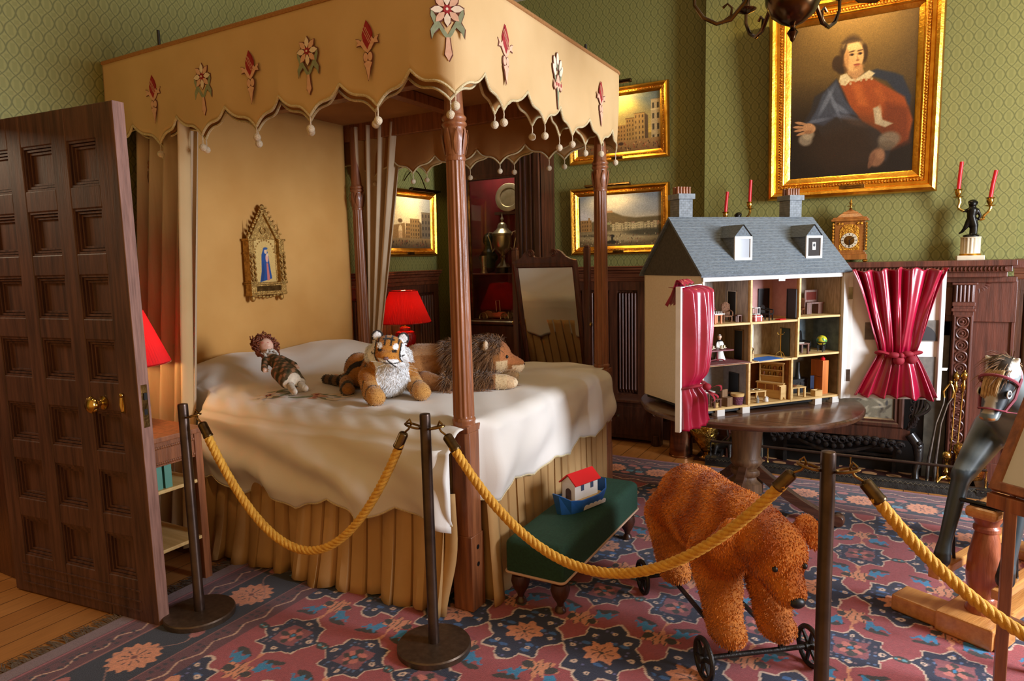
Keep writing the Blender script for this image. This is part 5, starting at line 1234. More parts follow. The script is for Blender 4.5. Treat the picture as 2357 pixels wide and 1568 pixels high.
# ------------------------------------------------------------------ metal cylinder bin, low chest under the panelling
bn = thing('metal_bin', (-1.39, 5.175, 0), 'polished copper-brown metal cylinder on the boards behind the pedestal table', 'bin')
m = MB(); m.lathe([(.088, 0), (.094, .004), (.094, .012), (.090, .016), (.090, .28), (.094, .284), (.094, .292), (.086, .292), (.084, .02), (0, .02)], (0, 0, 0), 40); build(m, 'drum', mat('copper_steel', (170, 120, 88), (130, 88, 62), scale=3, rough=.22, metal=1, stretch=(1, 1, 8)), bn)
ch = thing('low_chest', (-2.05, 5.45, 0), 'low dark oak chest with a small knob under the linenfold panelling', 'chest')
m = MB(); m.box(-.62, .40, -.075, .11, .03, .345); m.box(-.60, .38, -.080, -.07, .06, .315); build(m, 'body', MAT['darkwood'], ch, smooth=0, bevel=.004)
m = MB(); m.box(-.64, .42, -.09, .11, .345, .37); build(m, 'lid', MAT['panelwood'], ch, smooth=0, bevel=.006)
m = MB(); m.lathe([(.006, 0), (.006, .012), (.013, .018), (.012, .026), (0, .03)], (.066, -.078, .228), 14, (0, -1, 0)); build(m, 'knob', MAT['steel'], ch)
m = MB(); m.box(.36, .44, -.10, -.03, 0, .34); m.tube([(.40, -.105, .27+.03*math.sin(a)*(1-a/12)) if False else (.40+.03*math.cos(a)*(1-a/12), -.105, .27+.03*math.sin(a)*(1-a/12)) for a in [PI*3*q/24 for q in range(25)]], .008, 6); m.lathe([(.03, 0), (.034, .03), (.026, .06), (.03, .09)], (.40, -.10, 0), 12)
build(m, 'carved_end', MAT['darkwood'], ch, smooth=30)

# ------------------------------------------------------------------ display cabinet and what stands in it
cb = thing('display_cabinet', (-3.15, 5.44, 0), 'tall dark display cabinet with a glazed door in the far corner', 'cabinet')
def cp_(mb, name, mats, par=None, **k): return build(mb, name, mats, par or cb, world=True, root=cb, **k)
CY0 = 5.30
m = MB(); m.box(-3.62, -3.60, CY0+.02, 5.60, 0, 2.72); m.box(-2.69, -2.67, CY0+.005, 5.60, 0, 2.72); m.box(-3.62, -2.67, CY0, 5.60, 2.62, 2.76); m.box(-3.62, -2.67, CY0+.01, 5.60, 0, .98); m.box(-3.45, -2.88, CY0+.02, 5.60, .98, 1.005)
m.box(-2.88, -2.69, CY0, CY0+.05, .0, 2.62); m.box(-3.48, -2.87, CY0, CY0+.04, 2.355, 2.63)
for x in (-2.86, -2.815, -2.755): m.box(x-.008, x+.008, CY0-.012, CY0, .05, 2.62)
m.box(-2.72, -2.67, CY0-.02, CY0+.03, 0, 2.66); m.box(-3.65, -2.64, CY0-.03, 5.60, 2.70, 2.78); m.box(-3.62, -3.47, CY0, CY0+.05, 0, 2.62)
body = cp_(m, 'carcass', MAT['darkwood'], smooth=0, bevel=.004)
m = MB(); m.box(-3.60, -2.69, 5.585, 5.60, 1.0, 2.62); cp_(m, 'crimson_back', MAT['redvelvet'], smooth=0)
m = MB(); m.box(-3.59, -2.89, CY0+.05, 5.585, 1.452, 1.462); cp_(m, 'shelf', mat('shelf_edge', (150, 92, 86), rough=.4), smooth=0)
m = MB(); frame_ring(m, (-3.47, CY0+.02, .985), (1, 0, 0), (0, 0, 1), (0, -1, 0), .60, 1.38, [(0, -.02), (0, .015), (.010, .024), (.03, .024), (.042, .014), (.05, .016), (.055, 0), (.055, -.02)]); dr = cp_(m, 'glazed_door', MAT['darkwood'], smooth=0)
m = MB(); m.box(-3.42, -2.92, CY0+.018, CY0+.022, 1.035, 2.315); cp_(m, 'glass_pane', MAT['glass'], dr, smooth=0)
m = MB(); m.lathe([(.005, 0), (.005, .012), (.012, .018), (.012, .026), (0, .03)], (-3.425, CY0, 1.16), 12, (0, -1, 0)); cp_(m, 'door_knob', MAT['brass'], dr)
m = MB(); m.box(-3.415, -3.40, CY0+.005, CY0+.02, 1.04, 2.31); cp_(m, 'gilt_slip', MAT['oldbrass'], dr, smooth=0)
area_light('cabinet_fill', (-3.17, 5.40, 2.58), (-3.17, 5.45, 1.5), .4, .05, 3.0, (1.0, .86, .66))  # invented fill light, no fitting; brightens the silver in the cabinet
cup = thing('silver_trophy', (-3.135, 5.44, 1.462), 'large lidded silver trophy cup on the middle cabinet shelf', 'trophy')
m = MB(); m.lathe([(.075, 0), (.075, .05), (.07, .052)], (0, 0, 0), 24); build(m, 'plinth', MAT['black'], cup)
m = MB(); m.lathe([(.062, .052), (.064, .06), (.055, .075), (.030, .10), (.020, .14), (.028, .155), (.02, .17), (.04, .185), (.075, .225), (.09, .27), (.094, .345), (.100, .35), (.100, .362), (.09, .365)], (0, 0, 0), 32); build(m, 'bowl', MAT['silver'], cup)
m = MB(); m.lathe([(.098, .365), (.085, .38), (.06, .40), (.045, .42), (.044, .44), (.03, .46), (.012, .47), (.010, .485), (.018, .495), (.012, .51), (.006, .52), (.004, .545), (0, .548)], (0, 0, 0), 28); build(m, 'lid', MAT['silver'], cup)
for s in (-1, 1):
    m = MB(); m.tube([(s*.085, 0, .235), (s*.11, 0, .20), (s*.12, 0, .235), (s*.135, 0, .30), (s*.155, 0, .345), (s*.14, 0, .38), (s*.11, 0, .375), (s*.095, 0, .345)], .007, 8); build(m, 'handle', MAT['silver'], cup)
gb = thing('silver_beaker', (-3.345, 5.44, 1.462), 'small flared silver beaker beside the trophy cup', 'beaker')
m = MB(); m.lathe([(.035, 0), (.036, .012), (.026, .03), (.030, .06), (.027, .065), (.032, .10), (.040, .165), (.037, .165), (.028, .10), (0, .09)], (0, 0, 0), 24); build(m, 'cup_body', MAT['silver'], gb)
pl = thing('silver_plate', (-3.11, 5.535, 2.03), 'round silver plate standing at the back of the cabinet top', 'plate')
m = MB(); m.lathe([(0, .0), (.085, .0), (.09, .008), (.125, .014), (.132, .018), (.126, .020), (.09, .014), (.084, .006), (0, .006)], (0, 0, .13), 36, (.1, -1, .12)); build(m, 'dish', MAT['silver'], pl)
m = MB(); m.box(-3.25, -2.98, 5.50, 5.585, 2.005, 2.03); cp_(m, 'plate_ledge', MAT['darkwood'], body, smooth=0)
bz = thing('dark_bust', (-3.33, 5.50, 1.462), 'dark bronze bust in the shadow behind the beaker', 'bust')
V, N, F = blob([('c', (0, 0, .06), .06, (0, 0, .16), .075), ('c', (0, 0, .16), .04, (0, 0, .26), .032), ('e', (0, -.005, .31), (.045, .052, .058)), ('c', (-.06, 0, .15), .04, (.06, 0, .15), .04), ('e', (0, -.055, .305), (.010, .014, .012)), ('e', (0, .012, .335), (.05, .05, .045)), ('e', (0, 0, .02), (.06, .05, .02))], .008, 4)
mb = MB(); mb.add(V.tolist(), F); build(mb, 'cast_head', MAT['blackbronze'], bz, smooth=60)
car = thing('model_car', (-3.22, 5.42, 1.005), 'small gilt model of a vintage open car on the cabinet floor', 'model car')
m = MB(); m.prism([(-.13, .05), (.15, .05), (.15, .085), (.11, .10), (.045, .10), (.04, .09), (-.02, .09), (-.03, .105), (-.075, .108), (-.09, .10), (-.13, .09)], (0, -.035, 0), (1, 0, 0), (0, 0, 1), (0, .07, 0)); m.box(.148, .158, -.03, .03, .04, .10); m.box(-.16, .17, -.05, -.04, .042, .05); m.box(-.16, .17, .04, .05, .042, .05)
build(m, 'car_body', MAT['silver'], car, smooth=0, bevel=.003)
for x in (-.105, .125):
    for y in (-.052, .052):
        m = MB(); m.tube([(x+.042*math.cos(a), y, .045+.042*math.sin(a)) for a in [2*PI*i/20 for i in range(20)]], .006, 6, closed=True)
        for i in range(6): a = PI*i/6; m.tube([(x-.04*math.cos(a), y, .045-.04*math.sin(a)), (x+.04*math.cos(a), y, .045+.04*math.sin(a))], .0018, 4)
        build(m, 'wheel', MAT['silver'], car)
m = MB(); m.tube([(.03, -.034, .10), (.025, -.034, .20), (.025, .034, .20), (.03, .034, .10)], .003, 6); build(m, 'windscreen_frame', MAT['silver'], car)

# ------------------------------------------------------------------ cheval mirror
cv = thing('cheval_mirror', (-2.41, 4.95, 0), 'mahogany cheval mirror standing between the bed and the cabinet', 'mirror')
for s in (-1, 1):
    m = MB(); m.box(s*.325-.024, s*.325+.024, -.022, .022, .05, 1.66); m.box(s*.325-.02, s*.325+.02, -.018, .018, 1.66, 1.68); m.bar((s*.325, -.24, .035), (s*.325, .24, .035), .045, .05); build(m, 'post', MAT['mirrorwood'], cv, smooth=0, bevel=.004)
m = MB(); m.bar((-.325, 0, .20), (.325, 0, .20), .03, .05); build(m, 'stretcher', MAT['mirrorwood'], cv, smooth=0, bevel=.004)
ti = math.radians(12.5); uz = Vector((0, -math.sin(ti), math.cos(ti))); nn = Vector((0, -math.cos(ti), -math.sin(ti))); pv = Vector((0, 0, 1.05))
def MP(x, z, n=0): return pv+Vector((x, 0, 0))+uz*z+nn*n
m = MB(); frame_ring(m, MP(-.285, -.66), (1, 0, 0), uz, nn, .57, 1.175, [(0, -.015), (0, .014), (.012, .018), (.03, .016), (.042, .006)]); m.add([MP(-.285, -.66, -.015), MP(.285, -.66, -.015), MP(.285, .515, -.015), MP(-.285, .515, -.015)], [(0, 1, 2, 3)]); fr_ = build(m, 'mirror_frame', MAT['mirrorwood'], cv, smooth=0)
m = MB(); m.add([MP(-.245, -.62, .003), MP(.245, -.62, .003), MP(.245, .475, .003), MP(-.245, .475, .003)], [(0, 1, 2, 3)]); build(m, 'mirror_glass', MAT['mirror'], fr_, smooth=0)
m = MB(); half = [(0, 0), (.285, 0), (.285, .02), (.24, .028), (.20, .05), (.165, .088), (.13, .108), (.095, .104), (.078, .085), (.088, .066), (.075, .05), (.05, .045), (0, .042)]
m.prism(half+[(-x, y) for x, y in reversed(half[1:-1])], MP(0, .512, -.012), (1, 0, 0), uz, nn*.026); build(m, 'scrolled_crest', MAT['mirrorwood'], fr_, smooth=0, bevel=.003)
for s in (-1, 1):
    m = MB(); m.tube([MP(s*.10+s*.030*math.cos(a)*(1-a/16), .594+.030*math.sin(a)*(1-a/16), .016) for a in [PI*3.2*q/30 for q in range(31)]], .007, 6); build(m, 'crest_scroll', MAT['mirrorwood'], fr_)
    m = MB(); m.lathe([(.012, -.03), (.012, .01), (.02, .014), (.018, .03), (0, .034)], MP(s*.33, 0, 0), 12, (s, 0, 0)); build(m, 'pivot_knob', MAT['brass'], cv)

# ------------------------------------------------------------------ bedside tables and lamps
def bedside(label, x0, x1, y0, y1, zt, shelves):
    r = thing('bedside_table', ((x0+x1)/2, (y0+y1)/2, 0), label, 'bedside table', group='bedside tables at the bed head')
    def b_(mb, name, mt=MAT['bedwood'], par=None, **k): return build(mb, name, mt, par or r, world=True, root=r, smooth=0, bevel=.004, **k)
    m = MB(); m.box(x0-.015, x1+.015, y0-.015, y1+.015, zt-.025, zt); b_(m, 'top')
    m = MB(); m.box(x0+.02, x1-.008, y0+.01, y1-.01, zt-.145, zt-.025)
    for i in range(24): m.sphere((x1-.006, y0+.02+(y1-y0-.04)*i/23, zt-.055), (.004, .006, .008), 5, 4); m.sphere((x1-.006, y0+.02+(y1-y0-.04)*i/23, zt-.13), (.004, .006, .008), 5, 4)
    b_(m, 'drawer_case')
    for x in (x0+.02, x1-.02):
        for y in (y0+.02, y1-.02): m = MB(); m.box(x-.02, x+.02, y-.02, y+.02, 0, zt-.025); b_(m, 'leg')
    for z in shelves: m = MB(); m.box(x0+.01, x1-.005, y0+.01, y1-.01, z-.018, z); b_(m, 'shelf', MAT['palewood'])
    m = MB(); m.box(x0, x0+.015, y0, y1, .1, zt-.03); b_(m, 'back_board', MAT['darkwood'])
    return r
bedside('bedside bookshelf table behind the open door', -3.62, -2.96, 1.78, 2.08, .79, (.53, .24))
bedside('bedside table under the red lamp beyond the bed', -3.80, -3.36, 4.24, 4.78, .76, (.40,))
def red_lamp(loc, label, power):
    r = thing('bedside_lamp', loc, label, 'lamp', group='red bedside lamps')
    m = MB(); m.lathe([(.06, 0), (.066, .01), (.06, .03), (.075, .08), (.092, .15), (.095, .20), (.08, .235), (.05, .245), (.045, .255), (.048, .27), (.03, .275)], (0, 0, 0), 28); build(m, 'ceramic_base', MAT['lampred'], r)
    m = MB(); m.lathe([(.03, .272), (.032, .28), (.014, .285), (.012, .33), (.016, .335), (.016, .37)], (0, 0, 0), 14); build(m, 'brass_neck', MAT['brass'], r)
    m = MB(); n = 160; vs = []; fs = []
    for j, (rad, z) in enumerate(((.225, .315), (.17, .45), (.115, .585))):
        for i in range(n): a = 2*PI*i/n; q = rad*(1+(.012 if i % 2 else -.012)); vs.append((q*math.cos(a), q*math.sin(a), z))
    for j in range(2):
        for i in range(n): k = (i+1) % n; fs.append((j*n+i, j*n+k, (j+1)*n+k, (j+1)*n+i))
    m.add(vs, fs); sh = build(m, 'lamp_shade', MAT['redshade'], r, smooth=0)
    for rr_, zz_ in ((.226, .316), (.116, .584)): m = MB(); m.tube([(rr_*math.cos(a), rr_*math.sin(a), zz_) for a in [2*PI*i/48 for i in range(48)]], .004, 6, closed=True); build(m, 'shade_trim', MAT['lampred'], sh)
    m = MB(); m.sphere((0, 0, .44), (.028, .028, .042), 14, 10); build(m, 'bulb', mat('warm_bulb', (255, 206, 130), rough=.4, emit=6), r)
    p = point_light('lamp_bulb', (loc[0], loc[1], loc[2]+.43), power, WARM, .035); 
    return r
red_lamp((-3.575, 4.50, .76), 'lit red-shaded lamp on the table beyond the bed', 13)
red_lamp((-3.335, 1.93, .79), 'lit red-shaded lamp mostly hidden by the open door', 24)
# ------------------------------------------------------------------ pedestal table and dollhouse
tb = thing('pedestal_table', (-.715, 4.155, 0), 'round dark oak pedestal table carrying the dollhouse', 'table')
m = MB(); R_t = .635; m.lathe([(0, .662), (R_t-.02, .662), (R_t-.004, .668), (R_t, .678), (R_t, .690), (R_t-.006, .698), (R_t-.012, .70), (0, .70)], (0, 0, 0), 96); build(m, 'tabletop', MAT['tablewood'], tb, smooth=30)
m = MB(); m.lathe([(.09, .13), (.10, .14), (.10, .20), (.075, .22), (.070, .235), (.088, .25), (.092, .265), (.088, .28), (.072, .29), (.080, .30), (.092, .32), (.094, .335), (.086, .35), (.080, .36), (.098, .60), (.104, .62), (.15, .64), (.15, .662)], (0, 0, 0), 40); build(m, 'column', MAT['pedwood'], tb)
for a in (-4, 132, 266):
    m = MB(); c, s = math.cos(math.radians(a)), math.sin(math.radians(a)); pr = []
    for i in range(15):
        t = i/14; r = .06+.44*t; z = .235*(1-t)**1.7+.042+.012*math.sin(t*PI); h = .05-.018*t; pr.append((r, z, h))
    poly = [(r, z+h) for r, z, h in pr]+[(r, max(z-h*.6, .012)) for r, z, h in reversed(pr)]
    m.prism(poly, (s*.026, -c*.026, 0), (c, s, 0), (0, 0, 1), (-s*.052, c*.052, 0))
    m.lathe([(.034, -.032), (.038, -.02), (.038, .02), (.034, .032)], (c*.515, s*.515, .050), 18, (-s, c, 0)); build(m, 'scrolled_foot', MAT['tablewood'], tb, smooth=40, bevel=.003)

HW, HD, HB, HE, HR = .983, .585, .735, 1.468, 1.795       # width, depth, base, eaves, ridge
hang = math.radians(49.2); HC = Vector((-.7525, 4.1425, 0))
hux = Vector((math.cos(hang), math.sin(hang), 0)); huy = Vector((-math.sin(hang), math.cos(hang), 0))
dh = thing('dollhouse', (HC.x, HC.y, .70), 'large open dollhouse with grey slate roof standing on the pedestal table', 'dollhouse', rotz=hang)
ZO = .70                                   # local z = world z - ZO
def hz(z): return z-ZO
X0h, X1h, Y0h, Y1h = -HW/2, HW/2, -HD/2, HD/2
def hx(u): return X0h+HW*u
m = MB(); m.box(X0h, X0h+.014, Y0h, Y1h, hz(HB), hz(HE)); m.box(X1h-.014, X1h, Y0h, Y1h, hz(HB), hz(HE)); m.box(X0h, X1h, Y1h-.012, Y1h, hz(HB), hz(HE)); build(m, 'outer_walls', MAT['housewall'], dh, smooth=0, bevel=.001)
F1, F2 = .988, 1.205
fl = lambda nm, u0, u1, z, mt: build(MB().box(hx(u0)+.001, hx(u1)-.001, Y0h+.004, Y1h-.012, hz(z)-.011, hz(z)), nm, mt, dh, smooth=0)
for (u0, u1, z) in ((.014, .985, HB+.011), (.014, .33, F1), (.33, .66, F1), (.66, .985, F1+.012), (.014, .325, F2), (.325, .665, F2), (.665, .985, F2+.012)): fl('room_floor', u0, u1, z, MAT['palewood'])
walls = [(.325, F2, HE), (.665, F2+.01, HE), (.33, F1, F2), (.66, F1, F2+.01), (.32, HB, F1), (.62, HB, F1)]
for (u, z0, z1) in walls: build(MB().box(hx(u)-.006, hx(u)+.006, Y0h+.002, Y1h-.012, hz(z0), hz(z1)), 'partition', MAT['palewood'], dh, smooth=0)
def paper(name, c, c2, sc=60, st=(1, 1, 1)): return mat(name, c, c2, scale=sc, stretch=st, rough=.9)
rooms = [  # u0, u1, z0, z1, paper
    (.02, .32, F2, HE-.03, paper('striped_floral_paper', (206, 196, 186), (150, 140, 132), 26, (3, 3, .5))), (.33, .66, F2, HE-.03, paper('pink_room_paper', (196, 148, 140), (182, 134, 126), 30)), (.67, .98, F2+.012, HE-.03, paper('floral_bedroom_paper', (196, 174, 152), (150, 130, 108), 30, (3, 3, .5))),
    (.02, .325, F1, F2-.012, paper('brown_stripe_paper', (150, 126, 92), (116, 96, 66), 40, (4, 4, .3))), (.335, .655, F1, F2-.012, paper('hall_paper', (186, 166, 136), (150, 128, 98), 40, (2, 2, .6))), (.665, .98, F1+.012, F2, paper('blue_grey_study_paper', (110, 122, 126), (76, 88, 92), 24)),
    (.02, .315, HB+.011, F1-.012, paper('grey_scullery_paper', (160, 158, 160), (138, 136, 138), 40)), (.325, .615, HB+.011, F1-.012, paper('brown_kitchen_paper', (140, 84, 40), (104, 58, 26), 24)), (.625, .98, HB+.011, F1, paper('dim_kitchen_paper', (120, 106, 86), (92, 80, 62), 24))]
YR = Y0h+.215
for (u0, u1, z0, z1, pm) in rooms:
    b = MB(); b.box(hx(u0), hx(u1), YR, YR+.004, hz(z0), hz(z1)); b.box(hx(u0)+.003, hx(u0)+.005, Y0h+.02, YR, hz(z0), hz(z1)); b.box(hx(u1)-.005, hx(u1)-.003, Y0h+.02, YR, hz(z0), hz(z1)); build(b, 'wallpaper', pm, dh, smooth=0)
dmat = {'d': MAT['black'], 'b': mat('dark_blue_door', (40, 40, 44), rough=.5), 'g': mat('dark_green_door', (40, 52, 46), rough=.5), 'f': mat('brown_doorframe', (120, 90, 50), rough=.6)}
def idoor(u0, u1, z0, h, kd, fr):
    b = MB(); b.box(hx(u0), hx(u1), YR-.004, YR, hz(z0), hz(z0)+h); d = build(b, 'inner_door', dmat[kd], dh, smooth=0)
    b = MB(); w = .005
    b.box(hx(u0)-w, hx(u0), YR-.007, YR, hz(z0), hz(z0)+h+w); b.box(hx(u1), hx(u1)+w, YR-.007, YR, hz(z0), hz(z0)+h+w); b.box(hx(u0)-w, hx(u1)+w, YR-.007, YR, hz(z0)+h, hz(z0)+h+w); build(b, 'door_frame', fr, d, smooth=0)
def sdoor(u, y0, y1, z0, h, kd, fr):
    x = hx(u)-.0105; y0 += Y0h; y1 += Y0h; w = .005
    b = MB(); b.box(x-.003, x, y0, y1, hz(z0), hz(z0)+h); d = build(b, 'inner_door', dmat[kd], dh, smooth=0)
    b = MB(); b.box(x-.006, x, y0-w, y0, hz(z0), hz(z0)+h+w); b.box(x-.006, x, y1, y1+w, hz(z0), hz(z0)+h+w); b.box(x-.006, x, y0-w, y1+w, hz(z0)+h, hz(z0)+h+w); build(b, 'door_frame', fr, d, smooth=0)
idoor(.555, .625, F2, .165, 'd', dmat['b']); sdoor(.325, .115, .185, F2, .165, 'd', MAT['whitepaint']); sdoor(.665, .02, .085, F2, .165, 'b', dmat['b']); sdoor(.33, .06, .13, F1, .165, 'd', dmat['f']); sdoor(.66, .06, .125, F1, .155, 'g', dmat['g']); sdoor(.32, .08, .155, HB+.011, .16, 'd', dmat['b'])
# white front trim
m = MB(); m.box(X0h, X1h-.03, Y0h-.006, Y0h+.014, hz(1.437), hz(1.466)); build(m, 'white_lintel', MAT['whitepaint'], dh, smooth=0, bevel=.001)
m = MB(); m.box(X1h-.026, X1h+.012, Y0h-.014, Y0h+.004, hz(HB-.012), hz(1.462)); build(m, 'white_corner_post', MAT['whitepaint'], dh, smooth=0, bevel=.001)
m = MB(); m.box(hx(.50), hx(.545), Y0h-.009, Y0h-.004, hz(1.426), hz(1.44)); build(m, 'catch_plate', MAT['steel'], dh, smooth=0)
m = MB(); m.box(X0h+.01, X1h-.02, Y0h+.02, Y1h-.02, .018, hz(HB)); build(m, 'base_board', MAT['black'], dh, smooth=0)
for x in (hx(.13), hx(.30), hx(.82), hx(.95)):
    m = MB(); m.box(x-.025, x+.025, Y0h, Y0h+.05, 0, hz(HB)); build(m, 'white_foot', MAT['whitepaint'], dh, smooth=0, bevel=.001)
for y in (Y1h-.05,):
    for x in (hx(.1), hx(.9)): m = MB(); m.box(x-.025, x+.025, y, y+.05, 0, hz(HB)); build(m, 'white_foot', MAT['whitepaint'], dh, smooth=0)
# roof
ov, ex = .022, .022; sl = (HR-1.472)/(HD/2+.022)
def roofpt(x, y): return (x, y, hz(HR-sl*abs(y)))
yE = Y0h-ov; m = MB(); th = .012
m.prism([(yE, hz(HR-sl*abs(yE))), (0, hz(HR)), (-yE, hz(HR-sl*abs(yE))), (-yE-.004, hz(HR-sl*abs(yE))-th), (0, hz(HR)-th*1.4), (yE+.004, hz(HR-sl*abs(yE))-th)], (X0h-ex, 0, 0), (0, 1, 0), (0, 0, 1), (HW+2*ex, 0, 0)); rf = build(m, 'roof', MAT['slate'], dh, smooth=0)
m = MB()
for s in (-1, 1):
    for k in range(1, 20):
        y = s*k*.0155; z = hz(HR-sl*abs(y))+.0012; m.box(X0h-ex, X1h+ex, y-.0012, y+.0012, z-.002, z+.0012)
build(m, 'slate_courses', MAT['slatedark'], rf, smooth=0)
m = MB(); m.prism([(Y0h, hz(HE)), (Y1h, hz(HE)), (0, hz(HR)-.014)], (X0h-.004, 0, 0), (0, 1, 0), (0, 0, 1), (.014, 0, 0)); m.prism([(Y0h, hz(HE)), (Y1h, hz(HE)), (0, hz(HR)-.014)], (X1h-.010, 0, 0), (0, 1, 0), (0, 0, 1), (.014, 0, 0)); m.box(X0h, X1h, Y0h, Y1h, hz(HE)-.004, hz(HE)); build(m, 'gable_end', mat('dark_roof_gable', (86, 82, 72), (70, 66, 58), scale=80, rough=.9), dh, smooth=0)
for u in (.10, .895):
    x = hx(u); m = MB(); m.box(x-.045, x+.045, .005, .095, hz(HR)-.10, hz(1.895)); m.box(x-.055, x+.055, -.005, .105, hz(1.895), hz(1.925)); c = build(m, 'chimney', mat('grey_brick_chimney', (140, 146, 150), (112, 118, 122), scale=40, rough=.8, bump=.3), dh, smooth=0, bevel=.002)
    m = MB()
    for r_ in range(7):
        z = hz(1.80)+.0135*r_; m.box(x-.0455, x+.0455, .0045, .006, z, z+.0016); m.box(x-.0460, x-.0445, .004, .0955, z, z+.0016)
        for q in range(4): xx = x-.045+.026*q+(.013 if r_ % 2 else 0); m.box(xx, xx+.0016, .0045, .006, z, z+.0135) if xx < x+.045 else None
    build(m, 'brick_joints', MAT['slatedark'], c, smooth=0)
    for k in range(5):
        for j in (0, 1):
            m = MB(); m.lathe([(.0095, 0), (.008, .036), (.0095, .037), (.0095, .042), (.006, .042), (.006, .03)], (x-.038+.019*k+.004*j, .03+.04*j, hz(1.924)), 10); build(m, 'chimney_pot', mat('terracotta_pot', (134, 66, 58), (110, 50, 46), scale=30, rough=.8) if False else MAT['bedwood'], c)
slp = lambda y: hz(HR-sl*abs(y))
for (u, pic) in ((.305, 0), (.805, 1)):
    x = hx(u); yf = -.235; zb_ = slp(yf)-.004; zt_ = zb_+.125; zp = zt_+.06; hw = .056; yb_ = -(HR-ZO-zt_)/sl; yp = -(HR-ZO-zp)/sl
    m = MB(); m.add([(x-hw, yf, zb_), (x-hw, yf, zt_), (x-hw, yb_, zt_)], [(0, 1, 2)]); m.add([(x+hw, yf, zb_), (x+hw, yb_, zt_), (x+hw, yf, zt_)], [(0, 1, 2)]); m.add([(x-hw, yf, zb_), (x+hw, yf, zb_), (x+hw, yf, zt_), (x, yf, zp), (x-hw, yf, zt_)], [(0, 1, 2, 3, 4)])
    o_ = .008
    m.add([(x-hw-o_, yf-o_, zt_-.006), (x, yf-o_, zp+.004), (x, yp, zp+.004), (x-hw-o_, yb_, zt_-.006)], [(0, 1, 2, 3)]); m.add([(x+hw+o_, yf-o_, zt_-.006), (x+hw+o_, yb_, zt_-.006), (x, yp, zp+.004), (x, yf-o_, zp+.004)], [(0, 1, 2, 3)])
    d = build(m, 'dormer', MAT['slate'], dh, smooth=0)
    m = MB()
    for r_ in range(4):
        z = zt_+.006+.0135*r_; hw2 = hw*(1-(z-zt_)/(zp-zt_)); m.box(x-hw2, x+hw2, yf-.001, yf, z, z+.0015)
        for q in range(-2, 3): xx = x+q*.024+(.012 if r_ % 2 else 0); m.box(xx, xx+.0015, yf-.001, yf, z, z+.0135) if abs(xx-x) < hw2-.012 else None
    build(m, 'brick_joints', MAT['slatedark'], d, smooth=0)
    m = MB(); frame_ring(m, (x-hw-.002, yf, zb_-.004), (1, 0, 0), (0, 0, 1), (0, -1, 0), 2*hw+.004, .128, [(0, 0), (0, .008), (.013, .008), (.013, .002)]); w = build(m, 'window_frame', MAT['whitepaint'], d, smooth=0)
    m = MB(); m.add([(x-hw+.01, yf-.003, zb_+.008), (x+hw-.01, yf-.003, zb_+.008), (x+hw-.01, yf-.003, zt_-.008), (x-hw+.01, yf-.003, zt_-.008)], [(0, 1, 2, 3)]); build(m, 'window_pane', mat('dim_pane', (132, 134, 138) if not pic else (60, 56, 54), rough=.15), w, smooth=0)
    if pic: m = MB(); m.obox((x, yf-.0045, zb_+.065), (.012, .0008, .022)); m.lathe([(.009, 0), (.006, .001)], (x, yf-.0055, zb_+.07), 14, (0, -1, 0), mi=1); build(m, 'window_label', [MAT['whitepaint'], MAT['black']], w, smooth=0)

# opened front doors with crimson satin curtains
def swing(hinge, deg, L):
    h = Vector(hinge); d = Vector((math.cos(math.radians(deg)), math.sin(math.radians(deg)), 0)); return h, d
fl_w = HC+hux*X0h+huy*Y0h; fr_w = HC+hux*X1h+huy*Y0h
ZD0, ZD1 = .722, 1.462
def dhp(mb, name, mats, par=None, **k): return build(mb, name, mats, par or dh, world=True, root=dh, **k)
# left leaf, pointing toward the viewer
d = Vector((-.02, -1.0, 0)).normalized(); n_ = Vector((d.y, -d.x, 0)); h0 = fl_w-n_*.004-Vector((.012, .012, 0)); LL = .40
ZL1 = 1.428
m = MB(); m.obox(h0+d*LL/2+Vector((0, 0, (ZD0+ZL1)/2)), (LL/2, .008, (ZL1-ZD0)/2), d, n_); lf = dhp(m, 'front_leaf', MAT['whitepaint'], smooth=0, bevel=.002)
m = MB(); m.obox(h0+d*(LL-.012)+Vector((0, 0, (ZD0+ZL1)/2)), (.013, .013, (ZL1-ZD0)/2+.002), d, n_); dhp(m, 'leaf_edge', MAT['whitepaint'], lf, smooth=0, bevel=.002)
side = -n_ if (-n_).dot(hux) > 0 else n_
def satin(name, par, P, nu=150, nv=70): m = MB(); m.grid(nu, nv, P); return dhp(m, name, MAT['satin'], par, smooth=80, solid=.002)
def bunch(s, t):
    z = 1.445-(1.445-.722)*t; tie = .70
    wd = (.34-.13*t/tie) if t < tie else (.21+.16*(t-tie)/(1-tie)); thk = .055-.02*math.exp(-((t-tie)/.06)**2)+.012*math.sin(t*5)
    a = s*PI*1.0-PI/2*0; u = -.5+s; fold = .012*math.sin(s*34+2*math.sin(t*3))+.006*math.sin(s*61+t*5); fold *= (1-.5*math.exp(-((t-tie)/.05)**2))
    p = h0+d*(LL-.03-wd*(1-s))+side*(.012+thk*math.sin(PI*s)**.6*1.5+fold)
    if t < .07: k = 1-t/.07; p = p-side*(.07*k*k); z += -.02*k*k
    return (p.x, p.y, z)
cu = satin('satin_curtain', lf, bunch)
def drape(s, t):
    p = h0+d*(LL-.19*(1-s)-.01)+side*(.02-.085*t)+Vector((0, 0, 0)); z = 1.436+.020*math.sin(PI*min(t*1.4, 1))-.10*max(0, t-.45)/.55+.006*math.sin(s*20)
    p = p+side*(.004*math.sin(s*24+t*5)); return (p.x, p.y, z)
satin('satin_curtain_head', lf, drape, 50, 20)
tz = 1.445-.723*.70; tc_ = h0+d*(LL-.03-.105)+side*.05
